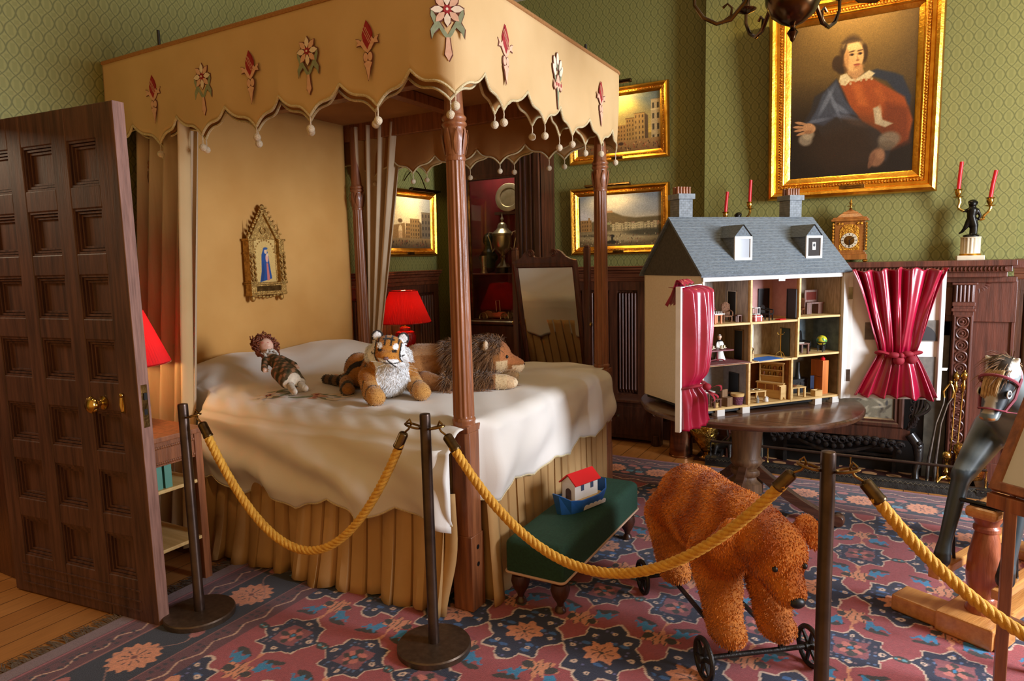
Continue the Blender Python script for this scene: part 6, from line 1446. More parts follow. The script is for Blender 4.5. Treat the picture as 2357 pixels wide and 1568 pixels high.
m = MB(); m.tube([tuple(tc_+d*(.112*math.cos(a))+side*(.052*math.sin(a)-.01)+Vector((0, 0, tz+.008*math.sin(a*2)))) for a in [2*PI*i/28 for i in range(28)]], .014, 8, closed=True, flat=.5, up=(0, 0, 1))
for q in range(3):
    a0 = tc_+side*.06+d*.03; m.grid(6, 8, lambda s, t, q=q: tuple(a0+d*(.05*(q-1)*t+(s-.5)*.03)+side*(.05*math.sin(t*2.2)+.03*(q == 1)*t)+Vector((0, 0, tz-.02-.05*t*(q != 1)+.03*math.sin(t*3)*(q == 1)))))
m.sphere(tuple(tc_+side*.066+d*.04+Vector((0, 0, tz))), (.022, .022, .018), 10, 7)
dhp(m, 'tie_bow', MAT['redbind'], cu, smooth=70)
# right leaf, swung wide
ang = math.radians(17); d2 = Vector((math.cos(ang), math.sin(ang), 0)); n2 = Vector((d2.y, -d2.x, 0)); h2 = fr_w+hux*.012-huy*.008; LR = .50
def RP(u, n, z): return h2+d2*u+n2*n+Vector((0, 0, z))
m = MB(); m.obox(RP(LR/2, -.008, (ZD0+ZD1)/2), (LR/2, .006, (ZD1-ZD0)/2), d2, n2); rl = dhp(m, 'front_leaf', MAT['whitepaint'], smooth=0, bevel=.002)
m = MB(); m.obox(RP(LR-.012, .004, (ZD0+ZD1)/2), (.011, .016, (ZD1-ZD0)/2), d2, n2); dhp(m, 'leaf_edge', MAT['whitepaint'], rl, smooth=0, bevel=.002); m = MB(); m.obox(RP(.012, .0, (ZD0+ZD1)/2), (.012, .006, (ZD1-ZD0)/2), d2, n2); dhp(m, 'leaf_edge', MAT['whitepaint'], rl, smooth=0, bevel=.002)
gbp = mat('grey_brown_panel', (116, 108, 96), (92, 86, 78), scale=30, rough=.7)
for (a_, b_, c_, d_) in ((.43, 1.12, .045, .06), (.13, 1.12, .035, .05), (.42, .85, .05, .12)): m = MB(); m.obox(RP(a_, .001, b_), (c_, .002, d_), d2, n2); dhp(m, 'inset_panel', gbp, rl, smooth=0)
m = MB(); m.prism([(0, 0)]+[(.075*math.cos(a), .085*math.sin(a)) for a in [PI/2*i/12 for i in range(13)]], RP(.395, .0035, 1.065), d2, (0, 0, 1), n2*.001); dhp(m, 'fanlight', mat('dark_fanlight', (48, 46, 46), rough=.4), rl, smooth=0)
for z in (.86, 1.34):
    m = MB(); m.obox(RP(.004, .006, z), (.018, .002, .035), d2, n2); m.lathe([(.004, -.036), (.004, .036)], RP(-.008, .008, z), 8); dhp(m, 'hinge', MAT['steel'], rl)
m = MB(); m.obox(RP(LR+.010, .0, .90), (.022, .004, .008), d2, n2, (.3, 0, 1)); dhp(m, 'catch', MAT['whitepaint'], rl, smooth=0)
def hour(s, t):
    tie = .66; w = .5-.30*(t/tie)**.85 if t < tie else .20+.245*((t-tie)/(1-tie))**.9; g = math.exp(-((t-tie)/.05)**2)
    cu_ = .262-.02*abs(t-tie); u = cu_+(s-.5)*w*2*.5*1.0
    amp = .010+.022*min(1, abs(t-tie)*2.0); ph = s*40+2.2*math.sin(s*5.3)+1.1*math.sin(s*11+1); f = amp*(math.sin(ph+.5*math.sin(t*3+s*3))+.35*math.sin(ph*2+1.3+t*2))*(.6+.4*math.sin(s*7+1.5)**2)+.006*math.sin(s*17+t*9)+.008*math.sin(t*7+s*9)*min(1, abs(t-tie)*3)
    zt = ZD1+.012+.006*math.sin(s*40)-.006*math.sin(s*9); zb_ = .742+.008*math.sin(s*33)+.02*(s-.5)*-1
    n = .038+f+.02*math.sin(PI*s)-.012*g; return tuple(RP(u, n, zt+(zb_-zt)*t))
c3 = satin('satin_curtain', rl, hour, 260, 70)
m = MB(); tzr = ZD1+.012-(ZD1+.012-.742)*.66; w = .108
m.tube([tuple(RP(.262+w*math.cos(a), .045+.03*math.sin(a), tzr+.010*math.cos(a)**2+.006*math.sin(3*a))) for a in [2*PI*i/32 for i in range(32)]], .019, 8, closed=True, flat=.5, up=(0, 0, 1))
for (du, dz, sp) in ((-.035, .0, 1), (.035, .008, 1), (-.01, -.03, 0), (.055, -.025, 0)): m.sphere(tuple(RP(.262+du, .085, tzr+dz)), (.030, .02, .017 if sp else .026), 10, 7)
m.sphere(tuple(RP(.262, .092, tzr-.002)), .016, 8, 6); dhp(m, 'tie_bow', MAT['redbind'], c3, smooth=70)

# ------------------------------------------------------------------ miniatures in the rooms
YF = Y0h
def mini(name, label, cat, u, y, z, rot=0, group=None):
    y = YF+(y-YF)*.60; p = HC+hux*hx(u)+huy*y; return thing(name, (p.x, p.y, z), label, cat, rotz=hang+math.radians(rot), group=group)
YF = Y0h
def mtable(name, lab, u, y, z, w, d, h, mt, leg=.004, ped=False):
    r = mini(name, lab, 'miniature table', u, y, z); m = MB(); m.box(-w/2, w/2, -d/2, d/2, h-.006, h); build(m, 'table_top', mt, r, smooth=0)
    if ped:
        m = MB(); m.lathe([(.012, .008), (.005, .015), (.007, .03), (.005, h-.006)], (0, 0, 0), 10); build(m, 'pedestal', mt, r)
        for s in (-1, 1): m = MB(); m.tube([(0, 0, .014), (s*w*.25, 0, .010), (s*w*.34, 0, .002)], .004, 6); build(m, 'leg', mt, r)
    else:
        for sx in (-1, 1):
            for sy in (-1, 1): m = MB(); m.box(sx*(w/2-.006)-leg, sx*(w/2-.006)+leg, sy*(d/2-.006)-leg, sy*(d/2-.006)+leg, 0, h-.006); build(m, 'leg', mt, r, smooth=0)
    return r
orange = wood('miniature_orange_wood', (210, 120, 40), (180, 94, 26)); wick = mat('miniature_wicker', (136, 92, 60), (92, 58, 36), scale=120, rough=.8, bump=.5, bscale=200); mred = wood('miniature_red_wood', (120, 40, 44), (92, 26, 30)); mbrown = wood('miniature_brown_wood', (110, 62, 34), (78, 42, 22))
g1, g2, g3 = F2+.001, F1+.001, HB+.012
def mchair(name, lab, u, y, z, rot, mt, arms=False, h=.07):
    r = mini(name, lab, 'miniature chair', u, y, z, rot); s = .024
    m = MB(); m.box(-s, s, -s, s, .030, .038); build(m, 'seat', mt, r, smooth=0, bevel=.001); m = MB(); m.grid(9, 6, lambda a, b: (-s+2*s*a, s-.002+.006*b, .036+(h-.02)*b*(1+.25*math.sin(PI*a)))); build(m, 'back', mt, r, solid=.004)
    for sx in (-1, 1):
        for sy in (-1, 1): m = MB(); m.box(sx*(s-.003)-.003, sx*(s-.003)+.003, sy*(s-.003)-.003, sy*(s-.003)+.003, 0, .032); build(m, 'leg', mt, r, smooth=0)
        if arms: m = MB(); m.tube([(sx*s, s, .064), (sx*(s+.003), 0, .060), (sx*s, -s, .056), (sx*s, -s, .036)], .004, 6); build(m, 'arm', mt, r)
    return r
# top floor, left
mtable('orange_side_table', 'tiny orange table in the dollhouse room at the top left', .135, YF+.10, g1, .05, .05, .05, orange)
cs = mini('chess_board', 'tiny board with white pieces on the orange table upstairs', 'miniature board', .135, YF+.10, g1+.05)
m = MB(); m.box(-.032, .032, -.032, .032, 0, .004); build(m, 'board', MAT['steel'], cs, smooth=0)
m = MB()
for i in range(5):
    for j in (-1, 0, 1): m.lathe([(.004, .004), (.002, .010), (.003, .014), (0, .016)], (-.024+.012*i, j*.016, 0), 6)
pc = build(m, 'pieces', MAT['whitepaint'], cs); pc['kind'] = 'stuff'
vp = mini('red_plant', 'tiny red-leaved potted plant at the top left room wall', 'miniature plant', .165, YF+.26, g1+.03)
m = MB(); m.lathe([(.008, -.03), (.010, 0), (.012, .012)], (0, 0, 0), 10); build(m, 'stand', mbrown, vp); m = MB(); r_ = random.Random(4)
for i in range(26): a = r_.uniform(0, 6.28); b = r_.uniform(.2, 1.2); L = r_.uniform(.02, .035); p = Vector((L*math.cos(a)*math.sin(b), L*math.sin(a)*math.sin(b), .016+L*math.cos(b)*1.4)); m.sphere(p, (.007, .006, .004), 6, 4); m.tube([(0, 0, .012), p], .0008, 4)
build(m, 'foliage', mat('red_leaf', (160, 40, 34), (110, 26, 22), scale=80, rough=.7), vp)['kind'] = 'stuff'
mchair('wicker_armchair', 'tiny wicker armchair before the doorway of the top left room', .225, YF+.14, g1, -20, wick, True, .08)
mtable('wooden_stool', 'tiny round-legged wooden stool right of the wicker armchair', .285, YF+.10, g1, .034, .03, .04, mbrown)
# top floor, middle
ct = mini('white_cot', 'tiny white railed cot below the dark doorway upstairs', 'miniature cot', .445, YF+.29, g1)
m = MB(); m.box(-.06, .06, -.03, .03, .02, .03); build(m, 'mattress', MAT['steel'], ct, smooth=0)
for y in (-.03, .03):
    m = MB()
    for i in range(8): m.tube([(-.06+.0171*i, y, .0), (-.06+.0171*i, y, .062)], .0018, 5)
    m.tube([(-.06, y, .06), (.06, y, .064)], .003, 6); build(m, 'rail', MAT['whitepaint'], ct)
bx_ = mini('striped_toy_box', 'tiny red box with white straps in front of the white cot', 'miniature box', .395, YF+.07, g1); m = MB(); m.box(-.026, .026, -.018, .018, 0, .034); build(m, 'box_body', mat('dusty_red', (170, 72, 66), rough=.7), bx_, smooth=0); m = MB(); 
for x in (-.018, .018): m.box(x-.003, x+.003, -.019, .019, -.0, .0352)
m.box(-.027, .027, -.019, .019, .024, .028); build(m, 'strap', MAT['whitepaint'], bx_, smooth=0)
mchair('rocking_chair', 'tiny dark spindle rocking chair right of the red toy box', .485, YF+.10, g1, 25, MAT['iron'], True, .06)
rb = mini('red_book', 'tiny red book lying on the middle upstairs floor', 'miniature book', .56, YF+.06, g1, 15); m = MB(); m.box(-.028, .028, -.016, .016, 0, .005); build(m, 'cover', MAT['redpaint'], rb, smooth=0)
m = MB(); m.box(-.026, .0285, -.0150, .0165, .001, .004); build(m, 'pages', MAT['paperwhite'], rb, smooth=0)
# top floor, right
wt = mini('white_figurine', 'tiny white figurine by the partition of the top right room', 'miniature figurine', .705, YF+.10, g1+.012); m = MB(); m.lathe([(.012, 0), (.010, .01), (.006, .03), (.009, .045), (.004, .055), (.007, .064), (.005, .072), (0, .075)], (0, 0, 0), 12); build(m, 'figure', MAT['marble'], wt)
mchair('dark_desk_chair', 'tiny dark chair beside the mirrored dressing table upstairs', .775, YF+.20, g1+.012, -60, mbrown)
dt = mini('dressing_table', 'tiny brown dressing table with a mirror in the top right room', 'miniature dresser', .885, YF+.22, g1+.012)
m = MB(); m.box(-.06, -.025, -.02, .02, 0, .06); m.box(.025, .06, -.02, .02, 0, .06); m.box(-.065, .065, -.024, .024, .06, .068); build(m, 'carcass', mbrown, dt, smooth=0); m = MB(); frame_ring(m, (-.05, .018, .07), (1, 0, 0), (0, 0, 1), (0, -1, 0), .10, .07, [(0, 0), (0, .006), (.012, .006), (.012, .002)]); build(m, 'mirror_frame', mbrown, dt, smooth=0); m = MB(); m.box(-.038, .038, .014, .016, .082, .128); build(m, 'mirror', mat('reddish_mirror', (170, 90, 80), rough=.1, metal=.8), dt, smooth=0)
# middle floor, left
rg = mini('patterned_red_carpet', 'tiny red patterned carpet under the dark red dining table', 'miniature carpet', .16, YF+.20, g2); m = MB(); m.box(-.14, .14, -.16, .16, 0, .003); build(m, 'pile', mat('mini_red_carpet', (130, 56, 50), (90, 40, 40), scale=90, rough=.95), rg, smooth=0); m = MB(); 
for s in (-1, 1): m.box(-.14, .14, s*.15-.004, s*.15+.004, .003, .0034)
build(m, 'border', MAT['marble'], rg, smooth=0)
mtable('dining_table', 'tiny dark red pedestal dining table in the middle left room', .145, YF+.10, g2+.003, .15, .09, .07, mred, ped=True)
for k, (dx, dy) in enumerate(((-.05, -.02), (-.02, .015), (.02, -.015), (.05, .01))):
    c = mini('white_dish', 'tiny white dish on the dark red dining table', 'miniature dish', .145+dx/HW, YF+.10+dy, g2+.073, group='white dishes on the dining table'); m = MB(); m.lathe([(.006, 0), (.014, .005), (.012, .007), (.004, .004), (0, .004)], (0, 0, 0), 14); build(m, 'bowl', MAT['marble'], c); m = MB(); m.lathe([(.008, .004), (.007, .018), (.002, .022), (0, .024)], (0, 0, 0), 10); build(m, 'cover', MAT['silver'], c)
md = mini('maid_doll', 'tiny maid doll in black dress and white apron behind the dining table', 'miniature doll', .205, YF+.20, g2+.003)
V, N, F = blob([('c', (0, 0, .004), .034, (0, 0, .07), .014), ('c', (0, 0, .07), .013, (0, 0, .10), .016), ('c', (-.016, 0, .10), .007, (-.024, -.008, .072), .006), ('c', (.016, 0, .10), .007, (.024, -.008, .072), .006), ('c', (-.024, -.008, .072), .006, (-.008, -.018, .068), .005), ('c', (.024, -.008, .072), .006, (.008, -.018, .068), .005), ('c', (0, 0, .11), .006, (0, 0, .12), .006), ('e', (0, -.001, .13), (.012, .012, .014))], .003, 2)
def mc(P):
    c = np.tile(lin((34, 32, 34)), (len(P), 1)); c[(P[:, 1] < -.006) & (P[:, 2] < .105)] = lin((224, 220, 208)); c[P[:, 2] > .114] = lin((222, 176, 146)); c[(P[:, 2] > .134) | ((P[:, 2] > .12) & (P[:, 1] > .004))] = lin((90, 60, 40)); c[P[:, 2] > .139] = lin((230, 226, 216)); return c
build_np('dressed_figure', MAT['gloss'], md, [V], [F], [mc(V)])
# middle floor, hall
st = mini('staircase', 'tiny dark staircase rising behind the hall partition', 'miniature staircase', .345, YF+.28, g2); m = MB()
for i in range(9): m.box(.0+.012*i, .012+.012*i, -.03, .03, .0+.105+.0108*i, .116+.0108*i)
build(m, 'treads', MAT['iron'], st, smooth=0); m = MB(); m.bar((-.0, -.034, .10), (.115, -.034, .205), .006, .012); build(m, 'string_board', MAT['slatedark'], st, smooth=0)
m = MB(); m.prism([(0, 0), (.11, 0), (.11, .19), (0, .095)], (.0, -.03, 0), (1, 0, 0), (0, 0, 1), (0, .004, 0)); build(m, 'white_panelling', MAT['whitepaint'], st, smooth=0)
sd = mini('pale_cabinet', 'tiny pale pine cabinet at the left of the hall room', 'miniature cabinet', .358, YF+.12, g2); m = MB(); m.box(-.02, .03, -.02, .02, 0, .062); build(m, 'carcass', MAT['palewood'], sd, smooth=0); m = MB(); m.box(-.012, .022, -.0215, -.02, .008, .05); build(m, 'door', mbrown, sd, smooth=0)
bl = mini('blue_rug', 'tiny bright blue rug on the hall floor', 'miniature rug', .455, YF+.075, g2, 8); m = MB(); m.box(-.095, .095, -.05, .05, 0, .002); build(m, 'pile', mat('blue_mat', (28, 92, 168), rough=.95), bl, smooth=0); m = MB()
for s in (-1, 1): m.box(s*.097-.003, s*.097+.003, -.05, .05, 0, .0015)
build(m, 'fringe', MAT['paperwhite'], bl, smooth=0)
ps = mini('plant_stand', 'tiny three-legged stand with a flower pot at the hall front', 'miniature plant stand', .345, YF+.03, g2); m = MB(); m.lathe([(.012, .040), (.003, .038), (.003, .012)], (0, 0, 0), 10); build(m, 'stand', mbrown, ps); m = MB(); m.lathe([(.006, .04), (.009, .054)], (0, 0, 0), 10); m.sphere((0, 0, .064), .012, 8, 6); build(m, 'flowers', MAT['oldbrass'], ps)
for a in range(3): m = MB(); m.tube([(0, 0, .014), (.014*math.cos(a*2.1), .014*math.sin(a*2.1), .002)], .002, 5); build(m, 'leg', mbrown, ps)
cs_ = mini('coat_stand', 'tiny brass coat stand beside the green door', 'miniature coat stand', .575, YF+.08, g2); m = MB(); m.tube([(0, 0, .03), (0, 0, .165)], .003, 6); build(m, 'pole', MAT['brass'], cs_)
for a in range(3): m = MB(); m.tube([(0, 0, .035), (.018*math.cos(a*2.1), .018*math.sin(a*2.1), .024), (.03*math.cos(a*2.1), .03*math.sin(a*2.1), .002)], .0025, 6); build(m, 'leg', MAT['brass'], cs_)
for a in range(4): m = MB(); m.tube([(0, 0, .13), (.02*math.cos(a*1.57), .02*math.sin(a*1.57), .132), (.026*math.cos(a*1.57), .026*math.sin(a*1.57), .142)], .002, 5); build(m, 'hook', MAT['brass'], cs_)
# middle floor, study
mtable('study_desk', 'tiny brown desk at the front of the blue-grey study', .71, YF+.07, g2+.012, .085, .06, .062, mbrown, .005)
pp_ = mini('desk_papers', 'tiny stack of papers on the study desk', 'miniature papers', .70, YF+.07, g2+.074); m = MB(); m.box(-.024, .024, -.018, .018, 0, .004); build(m, 'sheets', MAT['paperwhite'], pp_, smooth=0)
mchair('study_chair', 'tiny black swivel chair behind the study desk', .80, YF+.16, g2+.012, 30, MAT['black'], True, .09)
gbm = mini('desk_globe', 'tiny yellow and green globe on a dark stand in the study', 'miniature globe', .885, YF+.09, g2+.012); m = MB()
for a in range(3): m.tube([(.020*math.cos(a*2.1), .020*math.sin(a*2.1), 0), (.024*math.cos(a*2.1), .024*math.sin(a*2.1), .055)], .003, 5)
m.tube([(.027*math.cos(a), .027*math.sin(a), .056) for a in [2*PI*i/20 for i in range(20)]], .003, 5, closed=True); build(m, 'stand', MAT['black'], gbm); m = MB(); m.sphere((0, 0, .066), .029, 20, 14); build(m, 'ball', mat('globe_map', (216, 196, 40), (70, 140, 70), scale=40, rough=.3, lo=.45, hi=.55), gbm)
bk = mini('study_stool', 'tiny dark drum stool right of the globe', 'miniature stool', .935, YF+.16, g2+.012); m = MB(); m.lathe([(.014, 0), (.014, .026), (0, .028)], (0, 0, 0), 12); build(m, 'drum', MAT['iron'], bk)
# ground floor, scullery
mtable('wash_stand', 'tiny wash stand with a white tray behind the satin curtain', .10, YF+.14, g3, .06, .05, .075, mbrown); tr = mini('white_tray', 'tiny white tray on the wash stand', 'miniature tray', .10, YF+.14, g3+.075); m = MB(); m.box(-.034, .034, -.028, .028, 0, .006); build(m, 'tray', MAT['whitepaint'], tr, smooth=0, bevel=.002)
mtable('low_bench', 'tiny brown open bench at the scullery front', .115, YF+.045, g3, .05, .04, .05, mbrown); pl_ = mini('pail', 'tiny wooden pail standing under the low bench', 'miniature pail', .115, YF+.045, g3); m = MB(); m.lathe([(.011, 0), (.014, .026), (.012, .026), (.010, .004)], (0, 0, 0), 14); build(m, 'tub', MAT['palewood'], pl_); m = MB(); m.tube([(.014*math.cos(a), 0, .026+.012*math.sin(a)) for a in [PI*i/8 for i in range(9)]], .001, 4); build(m, 'bail', MAT['iron'], pl_)
bc = mini('box_seat', 'tiny plain wooden box seat in the middle of the scullery', 'miniature chair', .195, YF+.06, g3, 14); m = MB(); m.box(-.022, .022, -.022, .022, 0, .048); build(m, 'seat_box', MAT['pedwood'], bc, smooth=0); m = MB(); m.box(-.022, .022, .012, .022, .048, .088); build(m, 'back', MAT['pedwood'], bc, smooth=0)
bs_ = mini('wicker_basket', 'tiny purple woven basket with a pale rim in the scullery', 'miniature basket', .272, YF+.07, g3); m = MB(); m.lathe([(.028, 0), (.034, .048), (.030, .048), (.026, .006), (0, .006)], (0, 0, 0), 4+16); build(m, 'weave', mat('purple_weave', (124, 66, 84), (80, 40, 60), scale=120, rough=.9, bump=.6, bscale=160), bs_); m = MB(); m.lathe([(.035, .046), (.037, .052), (.037, .062), (.032, .062)], (0, 0, 0), 20); build(m, 'rim', MAT['palewood'], bs_)
mtable('long_bench', 'tiny long bench against the scullery side behind the basket', .255, YF+.20, g3, .10, .04, .055, mbrown)
# ground floor, kitchen
mtable('kitchen_table', 'tiny pale kitchen table with white crockery beside the dresser', .405, YF+.12, g3, .12, .08, .062, MAT['palewood'], .005)
for k, (dx, dy) in enumerate(((-.035, 0), (0, .012), (.03, -.01))): c = mini('crockery_plate', 'tiny pale plate on the kitchen table', 'miniature plate', .405+dx/HW, YF+.12+dy, g3+.062, group='plates on the kitchen table'); m = MB(); m.lathe([(.006, 0), (.015, .004), (.014, .006), (0, .003)], (0, 0, 0), 14); build(m, 'plate', MAT['silver'], c)
bt = mini('glass_bottle', 'tiny clear bottle standing on the kitchen floor', 'miniature bottle', .395, YF+.035, g3); m = MB(); m.lathe([(.009, 0), (.010, .022), (.004, .030), (.004, .038), (.005, .04)], (0, 0, 0), 12); build(m, 'bottle_body', mat('pale_glass', (190, 196, 196), rough=.1, trans=.6), bt)
jg = mini('white_jug', 'tiny white jug on the kitchen floor right of the bottle', 'miniature jug', .462, YF+.05, g3); m = MB(); m.lathe([(.014, 0), (.013, .012), (.007, .022), (.008, .028)], (0, 0, 0), 12); build(m, 'jug_body', MAT['whitepaint'], jg); m = MB(); m.tube([(.008, 0, .024), (.016, 0, .020), (.013, 0, .008)], .0018, 5); build(m, 'handle', MAT['whitepaint'], jg)
dr_ = mini('kitchen_dresser', 'tiny tall pine dresser with loaded shelves in the kitchen', 'miniature dresser', .545, YF+.16, g3, -62); m = MB(); m.box(-.075, .075, .0, .045, 0, .085); m.box(-.08, .08, -.005, .045, .085, .092); m.box(-.07, -.064, .018, .045, .092, .205); m.box(.064, .07, .018, .045, .092, .205); m.box(-.075, .075, .012, .045, .20, .208)
for z in (.125, .16): m.box(-.07, .07, .02, .045, z, z+.004)
m.box(-.07, .07, .041, .045, .09, .2); build(m, 'carcass', orange if False else MAT['palewood'], dr_, smooth=0)
for s in (-1, 0, 1): m = MB(); m.box(s*.046-.02, s*.046+.02, -.002, 0, .05, .08); build(m, 'drawer', MAT['clockwood'], dr_, smooth=0)
for k in range(8): c = mini('dresser_jar', 'tiny brown jar on the kitchen dresser shelves', 'miniature jar', .545, YF+.16, g3, -62, group='jars on the dresser shelves'); lx = -.048+.032*(k % 4); q = Vector((lx, .032, .129+(.035 if k > 3 else 0))); c.location = c.location+Matrix.Rotation(c.rotation_euler.z, 3, 'Z') @ q; m = MB(); m.lathe([(.007, 0), (.009, .010), (.006, .020), (0, .021)], (0, 0, 0), 10); build(m, 'jar_body', MAT['oldbrass'] if k % 3 else MAT['bedwood'], c)
bsd = mini('bench_end', 'tiny arched pine bench end at the foot of the dresser', 'miniature bench', .585, YF+.045, g3); m = MB(); m.prism([(-.02, 0), (-.01, 0), (-.006, .012), (.006, .012), (.01, 0), (.02, 0), (.022, .075), (-.018, .078)], (0, 0, 0), (1, 0, 0), (0, 0, 1), (0, .012, 0)); m.box(-.03, .02, 0, .02, .075, .082); build(m, 'panel', MAT['palewood'], bsd, smooth=0)
mtable('scullery_table', 'tiny pale work table before the black stove', .695, YF+.09, g3, .105, .06, .062, MAT['palewood'], .005)
dsh = mini('serving_dish', 'tiny dish standing on the work table before the stove', 'miniature dish', .685, YF+.09, g3+.062); m = MB(); m.lathe([(.010, 0), (.018, .006), (.016, .008), (0, .004)], (0, 0, 0), 14); build(m, 'dish', MAT['bedwood'], dsh)
sv = mini('black_stove', 'tiny black cooking range with a flue pipe in the right kitchen', 'miniature stove', .80, YF+.27, g3); m = MB(); m.box(-.065, .065, -.03, .03, 0, .078); m.box(-.07, .07, -.034, .034, .078, .084); build(m, 'range_body', MAT['black'], sv, smooth=0); m = MB(); m.lathe([(.020, .084), (.016, .10), (.010, .13), (.010, .18)], (.015, 0, 0), 12); build(m, 'flue', MAT['black'], sv)
for s in (-1, 1): m = MB(); m.box(s*.03-.022, s*.03+.022, -.032, -.03, .02, .065); build(m, 'oven_door', MAT['iron'], sv, smooth=0)
pc_ = mini('pine_pillar_cupboard', 'tiny upright pine cupboard right of the stove', 'miniature cupboard', .915, YF+.13, g3); m = MB(); m.box(-.022, .022, -.03, .06, 0, .198); build(m, 'carcass', orange, pc_, smooth=0); m = MB(); m.box(-.0225, -.0215, -.026, .056, .10, .102); build(m, 'shelf_line', MAT['black'], pc_, smooth=0)
rp = mini('red_pot', 'tiny red lidded pot on top of the pine cupboard', 'miniature pot', .915, YF+.12, g3+.198); m = MB(); m.lathe([(.012, 0), (.014, .010), (.010, .016), (.003, .017), (.003, .022), (0, .023)], (0, 0, 0), 14); build(m, 'pot_body', MAT['redpaint'], rp)
cr = mini('wood_crate', 'tiny wooden crate on the floor before the stove', 'miniature crate', .832, YF+.05, g3); m = MB()
for s in (-1, 1): m.box(-.026, .026, s*.018-.001, s*.018+.001, 0, .034); m.box(s*.026-.001, s*.026+.001, -.018, .018, 0, .034)
m.box(-.026, .026, -.018, .018, 0, .006); build(m, 'slats', MAT['palewood'], cr, smooth=0)
bj = mini('blue_jacket', 'tiny dark blue towel hanging at the stove front', 'miniature towel', .862, YF+.16, g3+.02); m = MB(); m.grid(6, 8, lambda s, t: (-.012+.024*s, .004*math.sin(s*6), .085-.08*t)); build(m, 'cloth', mat('navy_cloth', (42, 54, 84), rough=.9), bj, solid=.003)
# ------------------------------------------------------------------ rope barrier
def stanchion(loc, label):
    r = thing('rope_stanchion', loc, label, 'stanchion', group='rope barrier posts')
    m = MB(); m.lathe([(.150, 0), (.150, .020), (.146, .026), (.06, .029), (.026, .030)], (0, 0, 0), 56); build(m, 'base', MAT['bronzebase'], r, smooth=30)
    m = MB(); m.lathe([(.0225, .028), (.0225, .10), (.0215, .102), (.0215, .968), (.020, .975), (.012, .977), (0, .978)], (0, 0, 0), 32); build(m, 'pole', MAT['bronzepost'], r, smooth=30)
    return r
S1, S2, S3, S4 = (-2.66, 1.79, .012), (-1.557, 2.06, .012), (-.135, 2.135, .012), (1.28, 2.06, .012)
s1 = stanchion(S1, 'bronze rope stanchion standing right beside the open door edge')
s2 = dup(s1, S2, label='bronze rope stanchion in front of the near bedpost')
s3 = dup(s1, S3, label='bronze rope stanchion in front of the bear\'s head')
s1['label'] = 'bronze rope stanchion standing right beside the open door edge'
s4 = None
def hook(st, to):
    d = (Vector(to)-Vector(st.location)); d.z = 0; d.normalize(); zc = .925
    m = MB(); u = Vector((-d.y, d.x, 0)); c = d*.052; n = Vector((0, 0, 1))
    m.tube([tuple(c+d*(.032*math.cos(a))+u*(.022*math.sin(a))+n*(zc+.008*math.cos(a))) for a in [2*PI*i/24 for i in range(24)]], .0045, 8, closed=True); build(m, 'eye_ring', MAT['oldbrass'], st)
    return Vector(st.location)+d*.078+Vector((0, 0, zc-.004))
def rope(label, a, b, low, dwn=.17, skew=0.0):
    """twisted rope between two hooks with brass ferrules"""
    a, b = Vector(a), Vector(b); r = thing('barrier_rope', tuple(a), label, 'rope', group='gold barrier ropes')
    L = math.hypot(b.x-a.x, b.y-a.y); d = Vector((b.x-a.x, b.y-a.y, 0))/L
    zm = (a.z+b.z)/2; sag = zm-low
    def c(t): return Vector((a.x+(b.x-a.x)*t, a.y+(b.y-a.y)*t, a.z+(b.z-a.z)*t-sag*(1-abs(2*t-1)**(2.0))*(1+skew*(t-.5))))
    for (p, sg, t0) in ((a, 1, .02), (b, -1, .98)):
        tdir = (c(.10)-c(.03)).normalized() if sg > 0 else (c(.90)-c(.97)).normalized()
        m = MB(); m.tube([p+Vector((0, 0, .018)), p+Vector((0, 0, .03))-d*sg*.012, p-d*sg*.020+Vector((0, 0, .012)), p-d*sg*.006-Vector((0, 0, .010)), p+tdir*.03], .0042, 8); build(m, 'hook', MAT['oldbrass'], r, world=True)
        m = MB(); m.lathe([(.006, .025), (.016, .03), (.0195, .036), (.0195, .088), (.021, .09), (.021, .096), (.0195, .098)], p, 20, tdir); build(m, 'ferrule', MAT['ferrule'], r, world=True)
    N_ = 420; fine = [c(i/2000) for i in range(2001)]; acc = [0]
    for i in range(2000): acc.append(acc[-1]+(fine[i+1]-fine[i]).length)
    pts = [c(float(np.interp(.075+(acc[-1]-.15)*i/N_, acc, np.arange(2001)/2000))) for i in range(N_+1)]; ln = [0]
    for i in range(N_): ln.append(ln[-1]+(pts[i+1]-pts[i]).length)
    m = MB(); up = Vector((-d.y, d.x, 0))
    for k in range(4):
        st = []
        for i in range(N_+1):
            t = (pts[min(i+1, N_)]-pts[max(i-1, 0)]).normalized(); v = t.cross(up); ph = ln[i]*2*PI/.085+k*PI/2
            st.append(pts[i]+up*(.0095*math.cos(ph))+v*(.0095*math.sin(ph)))
        m.tube(st, .0092, 7)
    build(m, 'twisted_cord', MAT['rope'], r, world=True, smooth=80)
    return r
ha, hb = hook(s1, S2), hook(s2, S1); rope('gold twisted rope sagging from the door-side post to the middle post', ha, hb, .375)
ha, hb = hook(s2, S3), hook(s3, S2); rope('gold twisted rope passing before the green stool and the bear', ha, hb, .475, skew=-.12)
ha = hook(s3, S4); hb = Vector(S4)+Vector((-.078, 0, .92)); rope('gold twisted rope leaving the picture at the lower right', ha, hb, .50)
s4 = dup(s1, S4, label='bronze rope stanchion beyond the right edge holding the last rope'); 
for ch_ in list(s4.children):
    if ch_.name.startswith('eye_ring'): bpy.data.objects.remove(ch_)
hook(s4, S3)

